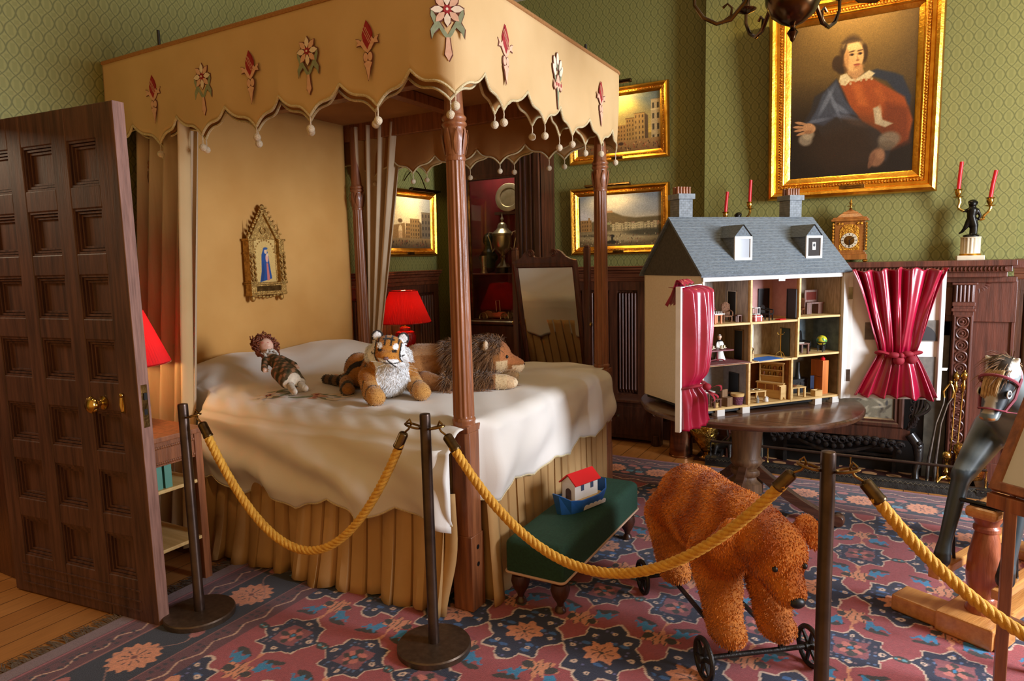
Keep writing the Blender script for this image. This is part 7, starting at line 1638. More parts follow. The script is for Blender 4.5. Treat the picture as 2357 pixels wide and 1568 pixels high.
# ------------------------------------------------------------------ green stool and toy ark
fo = thing('footstool', (-1.32, 2.99, .012), 'long green velvet footstool with beige piping at the foot of the bed', 'stool')
def cush(s, t): pass
m = MB(); hx_, hy_, z0_, z1_ = .145, .50, .165, .335; rr_ = .035
prof = [(0, z0_), (0, z0_+.10)]+[(rr_*(1-math.cos(PI/2*i/6)), z1_-.01-rr_+rr_*math.sin(PI/2*i/6)) for i in range(7)]+[(.08, z1_-.004), (.12, z1_), (.141, z1_+.0005)]
rings = []
for ins, z in prof:
    w, h = hx_-ins, hy_-ins; c = min(max(.022-ins*.1, .004), w*.9); ring = []
    for (cx, cy, a0) in ((w-c, h-c, 0), (-(w-c), h-c, PI/2), (-(w-c), -(h-c), PI), (w-c, -(h-c), 1.5*PI)):
        for i in range(5): a = a0+PI/2*i/4; ring.append((cx+c*math.cos(a), cy+c*math.sin(a), z))
    rings.append(ring)
n = len(rings[0]); m.add([p for r_ in rings for p in r_], [(k*n+i, k*n+(i+1) % n, (k+1)*n+(i+1) % n, (k+1)*n+i) for k in range(len(rings)-1) for i in range(n)]+[tuple((len(rings)-1)*n+i for i in range(n)), tuple(range(n-1, -1, -1))])
cu_ = build(m, 'cushion', MAT['greenvelvet'], fo, smooth=50)
m = MB(); m.tube([(p[0]*1.01, p[1]*1.005, z0_) for p in rings[0]], .006, 6, closed=True); build(m, 'piping', MAT['piping'], cu_)
for sx in (-1, 1):
    for sy in (-1, 1):
        m = MB(); m.lathe([(.016, 0), (.026, .004), (.024, .018), (.014, .03), (.018, .045), (.036, .075), (.044, .105), (.038, .135), (.02, .148), (.026, .155), (.026, .165)], (sx*.10, sy*.44, 0), 24); build(m, 'turned_leg', MAT['darkwood'], fo)
ak = thing('toy_ark', (-1.30, 2.965, .347), 'wooden toy ark with red roof, white cabin and blue hull on the green stool', 'toy boat', rotz=math.radians(72))
# hull along local x; bow upswept at both ends
m = MB()
def hull(mb, y0, y1):
    pass
L2, Wd = .165, .070; st_ = [(-.175, .105, .020), (-.13, .075, .058), (-.06, .062, Wd), (.06, .062, Wd), (.13, .075, .058), (.175, .105, .020)]
vs = []; 
for (x, zt, w) in st_: vs += [(x, -w, zt), (x*.86, -w*.72, 0.0), (x*.86, w*.72, 0.0), (x, w, zt)]
fs = []
for k in range(5): b = 4*k; fs += [(b, b+4, b+5, b+1), (b+1, b+5, b+6, b+2), (b+2, b+6, b+7, b+3)]
fs += [(0, 1, 2, 3), (23, 22, 21, 20)]; m.add(vs, fs); hu = build(m, 'hull', MAT['bluepaint'], ak, smooth=0, solid=.006)
m = MB(); m.box(-.115, .115, -.056, .056, .050, .058); build(m, 'deck', MAT['palewood'], ak, smooth=0)
for s in (-1, 1):
    m = MB()
    for k in range(5):
        x = -.02+.032*k; w = Wd*.72+(Wd-Wd*.72)*.3; m.prism([(x+.018*math.cos(a), .014+.014*math.sin(a)) for a in [PI*i/6 for i in range(7)]]+[(x-.018, .002), (x+.018, .002)], (0, s*(.054), 0), (1, 0, 0), (0, s*.30, 1), (0, s*.002, 0))
    build(m, 'painted_waves', MAT['whitepaint'], hu, smooth=0)
m = MB(); cw, cl, ch_ = .042, .085, .062
m.box(-cl, cl, -cw, cw, .058, .058+ch_+.02); m.prism([(-cw, .078+ch_), (cw, .078+ch_), (0, .078+ch_+.036)], (-cl, 0, 0), (0, 1, 0), (0, 0, 1), (2*cl, 0, 0)); ca = build(m, 'cabin', MAT['whitepaint'], ak, smooth=0, bevel=.001)
m = MB(); zt = .078+ch_
for s in (-1, 1): m.add([(-cl-.008, 0, zt+.042), (cl+.008, 0, zt+.042), (cl+.008, s*(cw+.014), zt-.006), (-cl-.008, s*(cw+.014), zt-.006)], [(0, 1, 2, 3) if s < 0 else (3, 2, 1, 0)])
build(m, 'roof', MAT['redpaint'], ak, smooth=0, solid=.006)
m = MB(); m.prism([(-.018, .058), (.018, .058), (.018, .095)]+[(.018*math.cos(a), .095+.018*math.sin(a)) for a in [PI*i/10 for i in range(1, 10)]]+[(-.018, .095)], (-cl-.0015, 0, 0), (0, 1, 0), (0, 0, 1), (.001, 0, 0)); build(m, 'doorway', mat('brown_doorway', (92, 62, 44), (60, 40, 30), scale=30), ca, smooth=0)
for s in (-1, 1):
    for x in (-.03, .04): m = MB(); m.box(x-.010, x+.010, s*(cw+.0015)-.0008, s*(cw+.0015)+.0008, .098, .128); build(m, 'window', mat('blue_window', (60, 76, 100), rough=.3), ca, smooth=0)

# ------------------------------------------------------------------ bear on wheels
be = thing('bear_on_wheels', (-.585, 2.79, .012), 'large golden-brown plush bear on an iron wheeled frame', 'toy bear', rotz=math.radians(-52))
by = -.025
parts = [('c', (-.18, by, .455), .170, (.02, by, .465), .162), ('c', (.02, by, .465), .162, (.20, by, .49), .156), ('e', (-.215, by, .44), (.155, .165, .185)),
    ('c', (.22, by, .52), .135, (.36, by+.015, .525), .112), ('e', (.425, .0, .500), (.112, .112, .118)), ('c', (.44, .003, .455), .082, (.515, .008, .395), .056), ('e', (.38, 0, .555), (.09, .09, .07))]
for y in (by-.10, by+.10):
    parts += [('c', (.22, y, .42), .10, (.285, y, .26), .074), ('c', (.285, y, .26), .074, (.31, y, .17), .064), ('e', (.335, y, .158), (.085, .064, .052)),
              ('c', (-.23, y, .40), .112, (-.205, y, .25), .078), ('c', (-.205, y, .25), .078, (-.20, y, .17), .064), ('e', (-.175, y, .158), (.085, .064, .052))]
for (y, x, o) in ((-.105, .375, -1), (.11, .39, 1)):
    R = (rotm('Z', 15*o) @ rotm('X', -38*o)); parts.append(('e', (x, y+.035*o, .565), (.020, .060, .048), R)); parts.append(('e', (x+.010, y+.078*o, .525), (.018, .050, .052), R))
V, N, F = blob(parts, .0085, 6)
ba, bb = np.array(lin((176, 84, 16))), np.array(lin((220, 128, 40)))
def bear_col(P):
    n = .5+.5*np.sin(P[:, 0]*27+np.sin(P[:, 2]*31)*1.3+P[:, 1]*19); c = ba+(bb-ba)*n[:, None]; worn = (P[:, 2] < .36)[:, None]*.35; return c*(1-worn)+np.array(lin((206, 136, 66)))*worn
def flow(P): f = np.zeros_like(P); f[:, 0] = -.55; f[:, 2] = -.75; head = P[:, 0] > .36; f[head, 0] = .3; return f/np.linalg.norm(f, axis=1, keepdims=True)
fv, fq, ft, fc = fur(V, N, F, 50000, lambda P: np.where(P[:, 0] > .35, .0095, .0135), .0020, flow, bear_col, lay=.5, jit=.33, seed=5)
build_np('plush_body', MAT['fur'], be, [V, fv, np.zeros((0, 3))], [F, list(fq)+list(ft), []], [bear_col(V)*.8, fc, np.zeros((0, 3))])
m = MB(); m.sphere((.566, .010, .376), (.018, .028, .020), 14, 10); build(m, 'nose', MAT['black'], be)
for y in (-.050, .060): m = MB(); m.sphere((.522, y, .482), .011, 10, 8); build(m, 'eye', MAT['black'], be)
for s in (-1, 1):
    m = MB(); m.bar((-.34, s*.10-.025, .105), (.385, s*.10-.025, .105), .016, .012); build(m, 'frame_rod', MAT['iron'], be, smooth=0)
for x in (-.30, .36):
    m = MB(); m.tube([(x, -.235, .075), (x, .20, .075)], .010, 10); build(m, 'axle', MAT['iron'], be)
    m = MB()
    for s in (-1, 1): m.bar((x, s*.10-.025, .075), (x, s*.10-.025, .112), .014, .014, (1, 0, 0))
    build(m, 'axle_bracket', MAT['iron'], be, smooth=0)
    for s in (-1, 1):
        m = MB(); yw = s*.213-.018; R_ = .072
        m.tube([(x+R_*math.cos(a), yw, .074+R_*math.sin(a)) for a in [2*PI*i/28 for i in range(28)]], .010, 8, closed=True, flat=1.0)
        for i in range(6): a = 2*PI*i/6+.3; m.tube([(x, yw, .074), (x+R_*.9*math.cos(a), yw, .074+R_*.9*math.sin(a))], [.010, .007], 6)
        m.lathe([(.016, -.02), (.018, 0), (.016, .02)], (x, yw, .074), 12, (0, 1, 0)); build(m, 'wheel', MAT['iron'], be)

# ------------------------------------------------------------------ plush tiger
def lz(c, *names): return np.array(lin(c))
tgx = thing('plush_tiger', (-2.34, 2.745, .874), 'plush tiger with white chest lying on the bed facing the room', 'plush toy', rotz=math.radians(-33))
parts = [('c', (-.22, .02, .110), .100, (.06, 0, .130), .096), ('e', (-.25, -.06, .10), (.11, .085, .105)), ('e', (-.25, .07, .10), (.11, .08, .10)), ('e', (.10, 0, .12), (.095, .115, .115)),
    ('c', (.10, 0, .17), .085, (.145, 0, .215), .085), ('e', (.175, 0, .255), (.080, .086, .080)), ('e', (.238, 0, .226), (.050, .052, .042)), ('e', (.256, 0, .210), (.026, .038, .026)),
    ('e', (.155, .080, .222), (.045, .036, .060)), ('e', (.155, -.080, .222), (.045, .036, .060)),
    ('e', (.150, .066, .322), (.013, .032, .034)), ('e', (.150, -.066, .322), (.013, .032, .034)),
    ('c', (-.30, -.03, .08), .034, (-.38, -.15, .035), .030), ('c', (-.38, -.15, .035), .030, (-.48, -.20, .035), .028), ('c', (-.24, -.14, .06), .04, (-.12, -.17, .035), .036), ('e', (-.11, -.17, .030), (.05, .04, .03))]
for s in (-1, 1): parts += [('c', (.08, s*.105, .12), .052, (.19, s*.12, .055), .044), ('c', (.19, s*.12, .055), .046, (.245, s*.12, .046), .046), ('e', (.255, s*.12, .042), (.048, .048, .042))]
V, N, F = blob(parts, .0052, 6)
def twist(P):
    """turn and tip the head toward the viewer"""
    P = np.array(P, float); one = P.ndim == 1; P = np.atleast_2d(P).copy(); w = np.clip((P[:, 2]-.165)/.07, 0, 1)*np.clip((P[:, 0]-.02)/.06, 0, 1); w = w*w*(3-2*w)
    a = w*math.radians(-24); b = w*math.radians(-8); cx, cz = .12, .22
    x, y = P[:, 0]-cx, P[:, 1]; P[:, 0], P[:, 1] = cx+x*np.cos(a)-y*np.sin(a), x*np.sin(a)+y*np.cos(a)
    y, z = P[:, 1].copy(), P[:, 2]-cz; P[:, 1], P[:, 2] = y*np.cos(b)-z*np.sin(b), cz+y*np.sin(b)+z*np.cos(b)
    return P[0] if one else P
def tcol(P):
    x, y, z = P[:, 0], P[:, 1], P[:, 2]; ay = np.abs(y); c = np.tile(lz((176, 116, 46)), (len(P), 1)); white = lz((238, 238, 238)); blk = lz((36, 29, 24)); tan = lz((190, 138, 72))
    c[(x < .05) & (z < .17)] = lz((150, 98, 42))
    body = (x < .08) & (np.sin(x*58+1.4*np.sin(z*26)+.9*np.sin(y*30)) > .62); c[body] = blk
    leg = (ay > .072) & (z < .115) & (x > .10); c[leg] = tan; c[leg & (np.sin(x*105+z*40) > .80) & (x < .262)] = lz((92, 66, 40))
    chest = (x > .09) & (z < .215) & (ay < .088) & ~((z < .09) & (ay > .072)); c[chest] = white
    head = (z > .205) & (x > .08); c[head & (ay > .060) & (z < .300)] = white
    c[head & (np.abs(ay-.062-.25*(.26-z)**2) < .0045) & (z < .305) & (z > .20)] = blk; c[head & (ay > .064) & (ay < .085) & (np.abs(z-.235-.3*(ay-.06)) < .0035)] = blk
    face = head & (ay < .059); c[face] = lz((184, 120, 42)); c[face & (z > .285) & (np.abs(np.sin(y*95)) > .90) & (ay > .006)] = blk; c[face & (z > .312) & (np.sin(x*150) > .6) & (ay < .03)] = blk
    c[head & (((ay-.040)/.014)**2+((z-.283)/.017)**2 < 1) & (x > .17)] = white; c[head & (((ay-.036)/.013)**2+((z-.262)/.008)**2 < 1) & (x > .2)] = blk
    muz = (x > .226) & (z < .222) & (z > .175) & (ay < .05); c[muz] = white; c[muz & (ay < .0035)] = blk; c[muz & (np.abs(z-.203-.10*ay) < .003)] = blk
    ear = (z > .302) & (ay > .036) & (x < .172); c[ear] = blk; c[ear & (x > .150) & (((ay-.066)/.021)**2+((z-.324)/.022)**2 < 1)] = white
    tail = (x < -.34) & (z < .08); c[tail] = lz((104, 72, 38)); c[tail & (np.sin(x*80+y*50) > .1)] = blk; c[(x < -.47)] = blk
    return c
fv, fq, ft, fc = fur(V, N, F, 14000, .008, .0013, (-.6, 0, -.5), tcol, lay=.55, jit=.3, seed=6)
rv, rq, rt, rc = fur(V, N, F, 30000, .017, .0013, lambda P: np.stack([np.full(len(P), .05), np.sign(P[:, 1])*.45, np.full(len(P), -.85)], 1), tcol, lay=.6, jit=.22, seed=7, mask=lambda P: ((P[:, 0] > .10) & (P[:, 2] < .185) & (np.abs(P[:, 1]) < .08) & (P[:, 2] > .05) & (P[:, 0] < .225)) | ((P[:, 2] > .195) & (np.abs(P[:, 1]) > .075) & (P[:, 2] < .285) & (P[:, 0] < .19)))
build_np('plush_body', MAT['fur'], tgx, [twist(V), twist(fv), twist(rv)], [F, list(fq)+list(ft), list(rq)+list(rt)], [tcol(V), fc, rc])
for s in (-1, 1): m = MB(); m.sphere(twist((.238, s*.035, .262)), .0062, 10, 8); build(m, 'eye', MAT['black'], tgx)
m = MB(); m.sphere(twist((.284, 0, .226)), (.010, .016, .009), 10, 8); build(m, 'nose', mat('pink_nose', (120, 84, 76), rough=.5), tgx)
m = MB()
for s in (-1, 1):
    for k in range(4): m.tube([twist((.265, s*.03, .206-.006*k)), twist((.275+.01*k, s*.09, .20-.02*k+.01))], .0007, 4)
build(m, 'whiskers', MAT['whitepaint'], tgx)['kind'] = 'stuff'

# ------------------------------------------------------------------ plush lion
ln_ = thing('plush_lion', (-2.13, 3.10, .874), 'plush lion with shaggy brown mane lying behind the bedpost', 'plush toy', rotz=math.radians(27))
parts = [('c', (-.19, .02, .125), .120, (.02, 0, .125), .115), ('e', (-.225, 0, .11), (.10, .14, .115)), ('e', (.06, 0, .13), (.11, .13, .125)), ('c', (.08, 0, .15), .10, (.20, -.01, .165), .10), ('e', (.235, -.01, .165), (.098, .098, .100)), ('c', (.29, -.01, .140), .060, (.365, -.012, .115), .042), ('e', (.368, -.012, .108), (.030, .038, .028)),
    ('e', (.205, .085, .245), (.016, .032, .030)), ('e', (.195, -.098, .238), (.016, .030, .032)), ('c', (.10, -.12, .05), .05, (.30, -.12, .04), .042), ('c', (.10, .12, .05), .05, (.30, .11, .04), .042), ('e', (.32, -.12, .036), (.05, .042, .036)), ('e', (.32, .11, .036), (.05, .042, .036)), ('c', (-.14, -.15, .06), .055, (-.02, -.18, .038), .040)]
V, N, F = blob(parts, .008, 5)
def lcol(P):
    x, y, z = P[:, 0], P[:, 1], P[:, 2]; c = np.tile(lin((150, 98, 50)), (len(P), 1)); c[(z > .19) & (x < .05)] = lin((170, 124, 80)); c[(x > .335) & (z < .122)] = lin((224, 198, 160)); c[(x > .27) & (z < .10) & (x < .35)] = lin((210, 176, 134)); c[(x > .27) & (z > .13)] = lin((172, 108, 62)); c[(x > .25) & (np.abs(y) > .05) & (z < .15) & (x < .31)] = lin((206, 178, 134))
    ear = (z > .205) & (np.abs(y+.006) > .068) & (x > .17) & (x < .24); c[ear] = lin((214, 188, 156)); return c
def mane(P): x, y, z = P[:, 0], P[:, 1], P[:, 2]; ear = (z > .215) & (np.abs(y+.006) > .078) & (x > .17); return ((x > -.03-.25*np.maximum(z-.16, 0)) & (x < .275-.25*np.maximum(.16-z, 0)) & (z > .04) & ~ear) & ~((x > .235) & (z < .205)) 
def mcol(P): n = .5+.5*np.sin(P[:, 0]*90+P[:, 1]*70+P[:, 2]*40); return np.array(lin((92, 60, 34)))+(np.array(lin((134, 92, 52)))-np.array(lin((92, 60, 34))))*n[:, None]
def mflow(P): f = np.stack([-.55+0*P[:, 0], np.sign(P[:, 1])*.35, -.55-.6*(P[:, 2] < .18)], 1); return f/np.linalg.norm(f, axis=1, keepdims=True)
fv, fq, ft, fc = fur(V, N, F, 7000, .008, .0014, (-.7, 0, -.4), lcol, lay=.6, jit=.25, seed=8)
rv, rq, rt, rc = fur(V, N, F, 60000, .062, .0016, mflow, mcol, lay=.55, jit=.26, seed=9, mask=mane)
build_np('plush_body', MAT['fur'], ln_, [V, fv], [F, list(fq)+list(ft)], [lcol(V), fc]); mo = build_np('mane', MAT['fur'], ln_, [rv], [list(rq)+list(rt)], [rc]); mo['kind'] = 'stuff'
for y in (-.072, .050): m = MB(); m.sphere((.308, y, .172), .010, 10, 8); build(m, 'eye', MAT['black'], ln_)
m = MB(); m.sphere((.398, -.012, .122), (.010, .018, .010), 10, 8); build(m, 'nose', mat('brown_nose', (76, 46, 40), rough=.5), ln_)

# ------------------------------------------------------------------ doll on the pillow
dl_ = thing('porcelain_doll', (-2.98, 2.60, .99), 'auburn-haired doll in a dark floral dress lying against the pillow', 'doll', rotz=math.radians(-22))
tl = math.radians(-16); ca_, sa_ = math.cos(tl), math.sin(tl)
def dx(x, y, z): return (x*ca_-z*sa_*0-0, y, x*sa_+z*ca_)      # slopes down toward the feet
def DC(x, y, z, r, x2, y2, z2, r2): return ('c', dx(x, y, z), r, dx(x2, y2, z2), r2)
def DE(x, y, z, r): return ('e', dx(x, y, z), r)
V, N, F = blob([DC(-.08, 0, .035, .036, .02, 0, .045, .040), DC(.02, 0, .045, .042, .20, 0, .036, .060), DC(.10, -.03, .032, .042, .235, -.042, .024, .026), DC(.10, .03, .032, .042, .235, .042, .024, .026), DC(-.07, -.045, .04, .020, .03, -.085, .03, .018), DC(-.07, .045, .04, .020, .03, .085, .035, .018), DC(.22, -.025, .028, .022, .33, -.035, .022, .018), DC(.22, .025, .028, .022, .31, .03, .024, .018), DC(-.11, 0, .05, .018, -.13, 0, .055, .018)], .006, 4)
def dcol(P):
    n = np.sin(P[:, 0]*120)*np.sin(P[:, 1]*140+1)+.5*np.sin(P[:, 0]*61+P[:, 1]*83); c = np.tile(lin((96, 82, 58)), (len(P), 1)); c[n > .45] = lin((170, 124, 92)); c[n < -.5] = lin((62, 62, 42)); c[P[:, 0] > .262] = lin((198, 186, 168)); c[(P[:, 0] < -.065) & (np.abs(P[:, 1]) < .05)] = lin((226, 222, 216)); c[(np.abs(P[:, 0]-.25) < .010)] = lin((222, 210, 190)); return c
build_np('dress', MAT['cloth_v'], dl_, [V], [F], [dcol(V)])
V, N, F = blob([DE(-.185, 0, .075, (.050, .042, .048)), DE(-.165, -.002, .108, (.012, .009, .010)), DE(-.150, 0, .092, (.020, .022, .020)), DC(-.14, 0, .06, .016, -.12, 0, .052, .016)], .005, 3)
def hcol(P):
    c = np.tile(lin((236, 192, 168)), (len(P), 1)); q = np.array(dx(-.168, 0, .115)); 
    for s in (-1, 1): p = np.array(dx(-.178, s*.018, .115)); d_ = np.linalg.norm(P-p, axis=1); c[d_ < .009] = lin((50, 56, 70)); p = np.array(dx(-.160, s*.024, .105)); d_ = np.linalg.norm(P-p, axis=1); c[d_ < .011] = lin((230, 160, 140))
    p = np.array(dx(-.143, 0, .108)); c[np.linalg.norm((P-p)*np.array([2, 1, 1]), axis=1) < .008] = lin((186, 70, 66)); return c
build_np('head', MAT['gloss'], dl_, [V], [F], [hcol(V)])
m = MB(); r_ = random.Random(12)
for i in range(150):
    a = r_.uniform(0, 2*PI); b = r_.uniform(0, 1); x = -.195-.052*b*math.cos(a*.0)+.03*math.cos(a)*(b < .6); 
    th = r_.uniform(-2.2, 2.2); rr2 = r_.uniform(.042, .062); px_ = -.205+r_.uniform(-.045, .035); py = rr2*math.sin(th); pz = .07+rr2*math.cos(th)*(.9)
    if pz > .098 and px_ > -.205: continue
    p = Vector(dx(px_, py, max(pz, .012))); R1 = r_.uniform(.008, .014); ax = Vector((r_.uniform(-1, 1), r_.uniform(-1, 1), r_.uniform(-1, 1))).normalized(); t1 = ax.orthogonal().normalized(); t2 = ax.cross(t1)
    m.tube([p+t1*(R1*math.cos(q))+t2*(R1*math.sin(q))+ax*(.0022*q) for q in [.8*j for j in range(14)]], .0032, 5)
for s in (-1, 1): m.tube([Vector(dx(-.18+.016*j, s*(.050+.006*math.sin(j)), .045+.005*math.cos(j*1.8))) for j in range(8)], [.014-.001*j for j in range(8)], 7)
build(m, 'curly_hair', mat('auburn_hair', (142, 74, 44), (96, 46, 26), scale=60, rough=.6, sheen=.3), dl_, smooth=70)['kind'] = 'stuff'
for s in (-1, 1):
    V, N, F = blob([DC(.03, s*.085, .034, .010, .050, s*.088, .032, .012)]+[DC(.052, s*.088+k*.006, .032, .004, .068-.002*abs(k), s*.088+k*.008, .028, .003) for k in (-1.5, -.5, .5, 1.5)]+[DC(.045, s*.088-s*.010, .036, .004, .055, s*.088-s*.020, .036, .003)], .0025, 2)
    mb = MB(); mb.add(V.tolist(), F); build(mb, 'hand', mat('porcelain', (236, 196, 172), rough=.3), dl_, smooth=60)
    m = MB(); q = dx(.335 if s < 0 else .315, s*.034, .022); m.sphere(q, (.026, .016, .018), 10, 8); build(m, 'shoe', mat('cream_shoe', (214, 204, 190), rough=.5), dl_)
m = MB(); m.tube([Vector(dx(-.105+.012*math.sin(a*9), .036*math.cos(a), .052+.030*math.sin(a))) for a in [2*PI*i/60 for i in range(60)]], .007, 6, closed=True); build(m, 'lace_collar', MAT['whitepaint'], dl_, smooth=60)

# books on the near bedside table
bk0 = thing('book', (-3.055, 1.90, .53), 'pale green book standing at the front of the bedside shelf', 'book')
m = MB(); m.box(-.075, .075, -.018, -.015, 0, .115); m.box(-.075, .075, .015, .018, 0, .115); m.box(.072, .076, -.018, .018, 0, .115); build(m, 'cover', mat('sea_green_cover', (86, 140, 122), rough=.6), bk0, smooth=0)
m = MB(); m.box(-.072, .072, -.015, .015, .003, .112); build(m, 'pages', MAT['paperwhite'], bk0, smooth=0)
bk1 = dup(bk0, (-3.06, 1.855, .53), label='pale green book behind the first on the bedside shelf'); bk1['label'] = 'second pale green book nearer the open door on the bedside shelf'

# ------------------------------------------------------------------ rocking horse on a safety stand
hr = thing('rocking_horse', (.382, 3.185, .012), 'dappled grey rocking horse with pink bridle on a varnished wooden stand', 'rocking horse', rotz=math.radians(-117))
def sink(P):
    P = np.array(P, float); P = np.atleast_2d(P); P[:, 2] -= .078*np.clip((P[:, 2]-.86)/.16, 0, 1)*np.clip((P[:, 0]+.34)/.12, 0, 1); return P
def hp(mb, name, mats, par=None, **k): mb.v = [tuple(p) for p in sink(mb.v)]; return build(mb, name, mats, par or hr, **k)
m = MB(); m.box(-1.05, .115, -.065, .065, 0, .055); hp(m, 'base_beam', MAT['horsewood'], smooth=0, bevel=.01)
for x in (.03, -.95): m = MB(); m.box(x-.075, x+.075, -.27, .27, .0, .05) if x < 0 else m.box(x-.05, x+.085, -.30, .12, .0, .072); hp(m, 'cross_foot', MAT['horsewood'], smooth=0, bevel=.008)
m = MB(); m.box(-.09, .135, -.115, .095, 0, .088); hp(m, 'foot_block', MAT['horsewood'], smooth=0, bevel=.008)
for x in (-.01, -.90):
    m = MB(); m.lathe([(.062, .055), (.064, .07), (.060, .10), (.046, .125), (.050, .135), (.050, .145), (.044, .155), (.058, .19), (.064, .24), (.060, .32), (.046, .40), (.040, .425), (.048, .432), (.048, .445), (.040, .455), (.052, .48), (.056, .49)], (x, 0, 0), 32); hp(m, 'turned_pillar', MAT['horsepillar'])
m = MB(); m.box(-1.0, .065, -.058, .058, .49, .535); tb_ = hp(m, 'top_beam', MAT['horsewood'], smooth=0, bevel=.016)
for x in (.0, -.92):
    m = MB(); m.box(x-.02, x+.045, -.045, .045, .533, .541); m.tube([(x+.03, -.11, .545), (x+.03, .11, .545)], .009, 8)
    for s in (-1, 1): m.tube([(x+.03, s*.108, .545), (x+.028, s*.112, .50), (x+.0, s*.112, .30), (x-.01, s*.112, .262)], .007, 8)
    hp(m, 'swing_iron', MAT['black'], tb_)
for s in (-1, 1): m = MB(); m.box(-1.10, .17, s*.112-.022, s*.112+.022, .232, .272); hp(m, 'swing_rail', MAT['horsewood'], smooth=0, bevel=.006)
HB_ = [('c', (-.72, 0, .86), .135, (-.30, 0, .86), .135), ('e', (-.76, 0, .87), (.14, .14, .15)), ('e', (-.26, 0, .88), (.13, .13, .16)), ('c', (-.22, 0, .93), .10, (-.10, 0, 1.10), .068), ('c', (-.10, 0, 1.10), .068, (-.065, 0, 1.165), .058),
    ('e', (-.045, 0, 1.115), (.060, .056, .066)), ('c', (-.035, 0, 1.10), .052, (.018, 0, .985), .036), ('c', (.018, 0, .985), .036, (.034, 0, .945), .034), ('e', (.038, 0, .942), (.032, .034, .028))]
for s in (-1, 1):
    HB_ += [('c', (-.24, s*.085, .80), .075, (-.02, s*.105, .63), .042), ('c', (-.02, s*.105, .63), .036, (.085, s*.112, .36), .026), ('c', (.085, s*.112, .36), .028, (.105, s*.112, .295), .034), ('c', (-.78, s*.09, .82), .085, (-.86, s*.105, .60), .046), ('c', (-.86, s*.105, .60), .038, (-.99, s*.112, .36), .026), ('c', (-.99, s*.112, .36), .028, (-1.02, s*.112, .295), .034),
            ('c', (-.068, s*.035, 1.16), .020, (-.055, s*.056, 1.215), .008)]
V, N, F = blob(HB_, .010, 5)
def hcol2(P):
    x, y, z = P[:, 0], P[:, 1], P[:, 2]; n = np.sin(x*26+2*np.sin(z*14))*np.sin(z*31+y*17)+.5*np.sin(y*47+x*33); g = np.clip(.5+.4*n, 0, 1)[:, None]; c = np.array(lin((38, 46, 46)))*(1-g)+np.array(lin((128, 138, 136)))*g
    leg = (z < .66); c[leg] = np.array(lin((44, 54, 58)))*(1+.5*g[leg]); c[z < .33] = lin((22, 22, 22)); top = z > 1.145; c[top & (np.abs(y) > .036)] = lin((228, 222, 206)); c[top & (np.abs(y) <= .036)] = lin((58, 50, 44)); face = (x > -.04) & (z < 1.13) & (z > .98); c[face & (np.abs(y) < .02)] = lin((180, 172, 150)); c[face & (np.abs(y) >= .02)] = lin((40, 44, 46))
    c[(z < .975) & (x > -.02) & (z > .9)] = lin((96, 104, 100)); c[(z < .952) & (np.hypot(np.abs(y)-.020, z-.942) < .009) & (x > .05)] = lin((186, 120, 56)); return c
build_np('carved_body', MAT['gloss'], hr, [sink(V.copy())], [F], [hcol2(V)])
pinkm = mat('pink_leather', (150, 62, 76), (126, 48, 60), scale=30, rough=.5)
m = MB()
def loop(c, ax, r1, r2, t=.006):
    ax = Vector(ax).normalized(); a = Vector((0, 1, 0)); b = ax.cross(a).normalized(); m.tube([Vector(c)+a*(r1*math.cos(q))+b*(r2*math.sin(q)) for q in [2*PI*i/28 for i in range(28)]], t, 6, closed=True, flat=1.0)
loop((.012, 0, 1.000), (.42, 0, -.9), .044, .044); loop((-.035, 0, 1.115), (.5, 0, -.85), .064, .070); loop((-.075, 0, 1.125), (1, 0, .25), .060, .072)
for s in (-1, 1): m.tube([(.010, s*.044, 1.0), (-.03, s*.060, 1.055), (-.075, s*.062, 1.13)], .006, 6); m.tube([(.012, s*.045, .995), (-.06, s*.075, .97), (-.20, s*.10, 1.02)], .005, 6)
hp(m, 'bridle', pinkm)
for s in (-1, 1):
    m = MB(); m.sphere((.000, s*.050, 1.075), (.014, .007, .011), 12, 8); e = hp(m, 'eye', MAT['black']); m = MB(); m.tube([(.000+.018*math.cos(q), s*.051, 1.075+.014*math.sin(q)) for q in [2*PI*i/20 for i in range(20)]], .003, 6, closed=True); hp(m, 'painted_eye_rim', MAT['whitepaint'], e)
def mn(P): return (np.abs(P[:, 1]) < .045) & (((P[:, 0] < -.06) & (P[:, 2] > 1.0)) | ((P[:, 2] > 1.13) & (P[:, 0] < .0))) & (P[:, 2]+P[:, 0]*.6 > 1.02-.0)
def mncol(P): n = (np.sin(P[:, 1]*300)+1)/2; return np.array(lin((96, 66, 42)))*(1-n[:, None])+np.array(lin((160, 122, 82)))*n[:, None]
rv, rq, rt, rc = fur(V, N, F, 12000, .060, .0016, lambda P: np.stack([.0*P[:, 0]-.1, -.65+0*P[:, 0], -.85+0*P[:, 0]], 1), mncol, lay=.75, jit=.12, seed=10, mask=mn)
mo = build_np('mane', MAT['fur'], hr, [sink(rv)], [list(rq)+list(rt)], [rc]); mo['kind'] = 'stuff'
V2 = []; m = MB()
for k in range(16): a = (k-8)/12; m.tube([(-.05, a*.03, 1.175), (.0, a*.045, 1.16), (.022+.004*(k % 3), a*.042-.006, 1.10), (.026, a*.040-.010, 1.045+.02*abs(a))], [.004, .005, .004, .001], 5)
hp(m, 'forelock', mat('straw_hair', (206, 176, 122), (160, 122, 76), scale=50, rough=.7), smooth=70)['kind'] = 'stuff'
m = MB(); m.sphere((-.50, 0, .985), (.17, .125, .05), 18, 10); m.tube([(-.66, -.08, 1.0), (-.67, 0, 1.05), (-.66, .08, 1.0)], .03, 8); hp(m, 'saddle', mat('oxblood_saddle', (110, 36, 34), rough=.45), smooth=60)
m = MB()
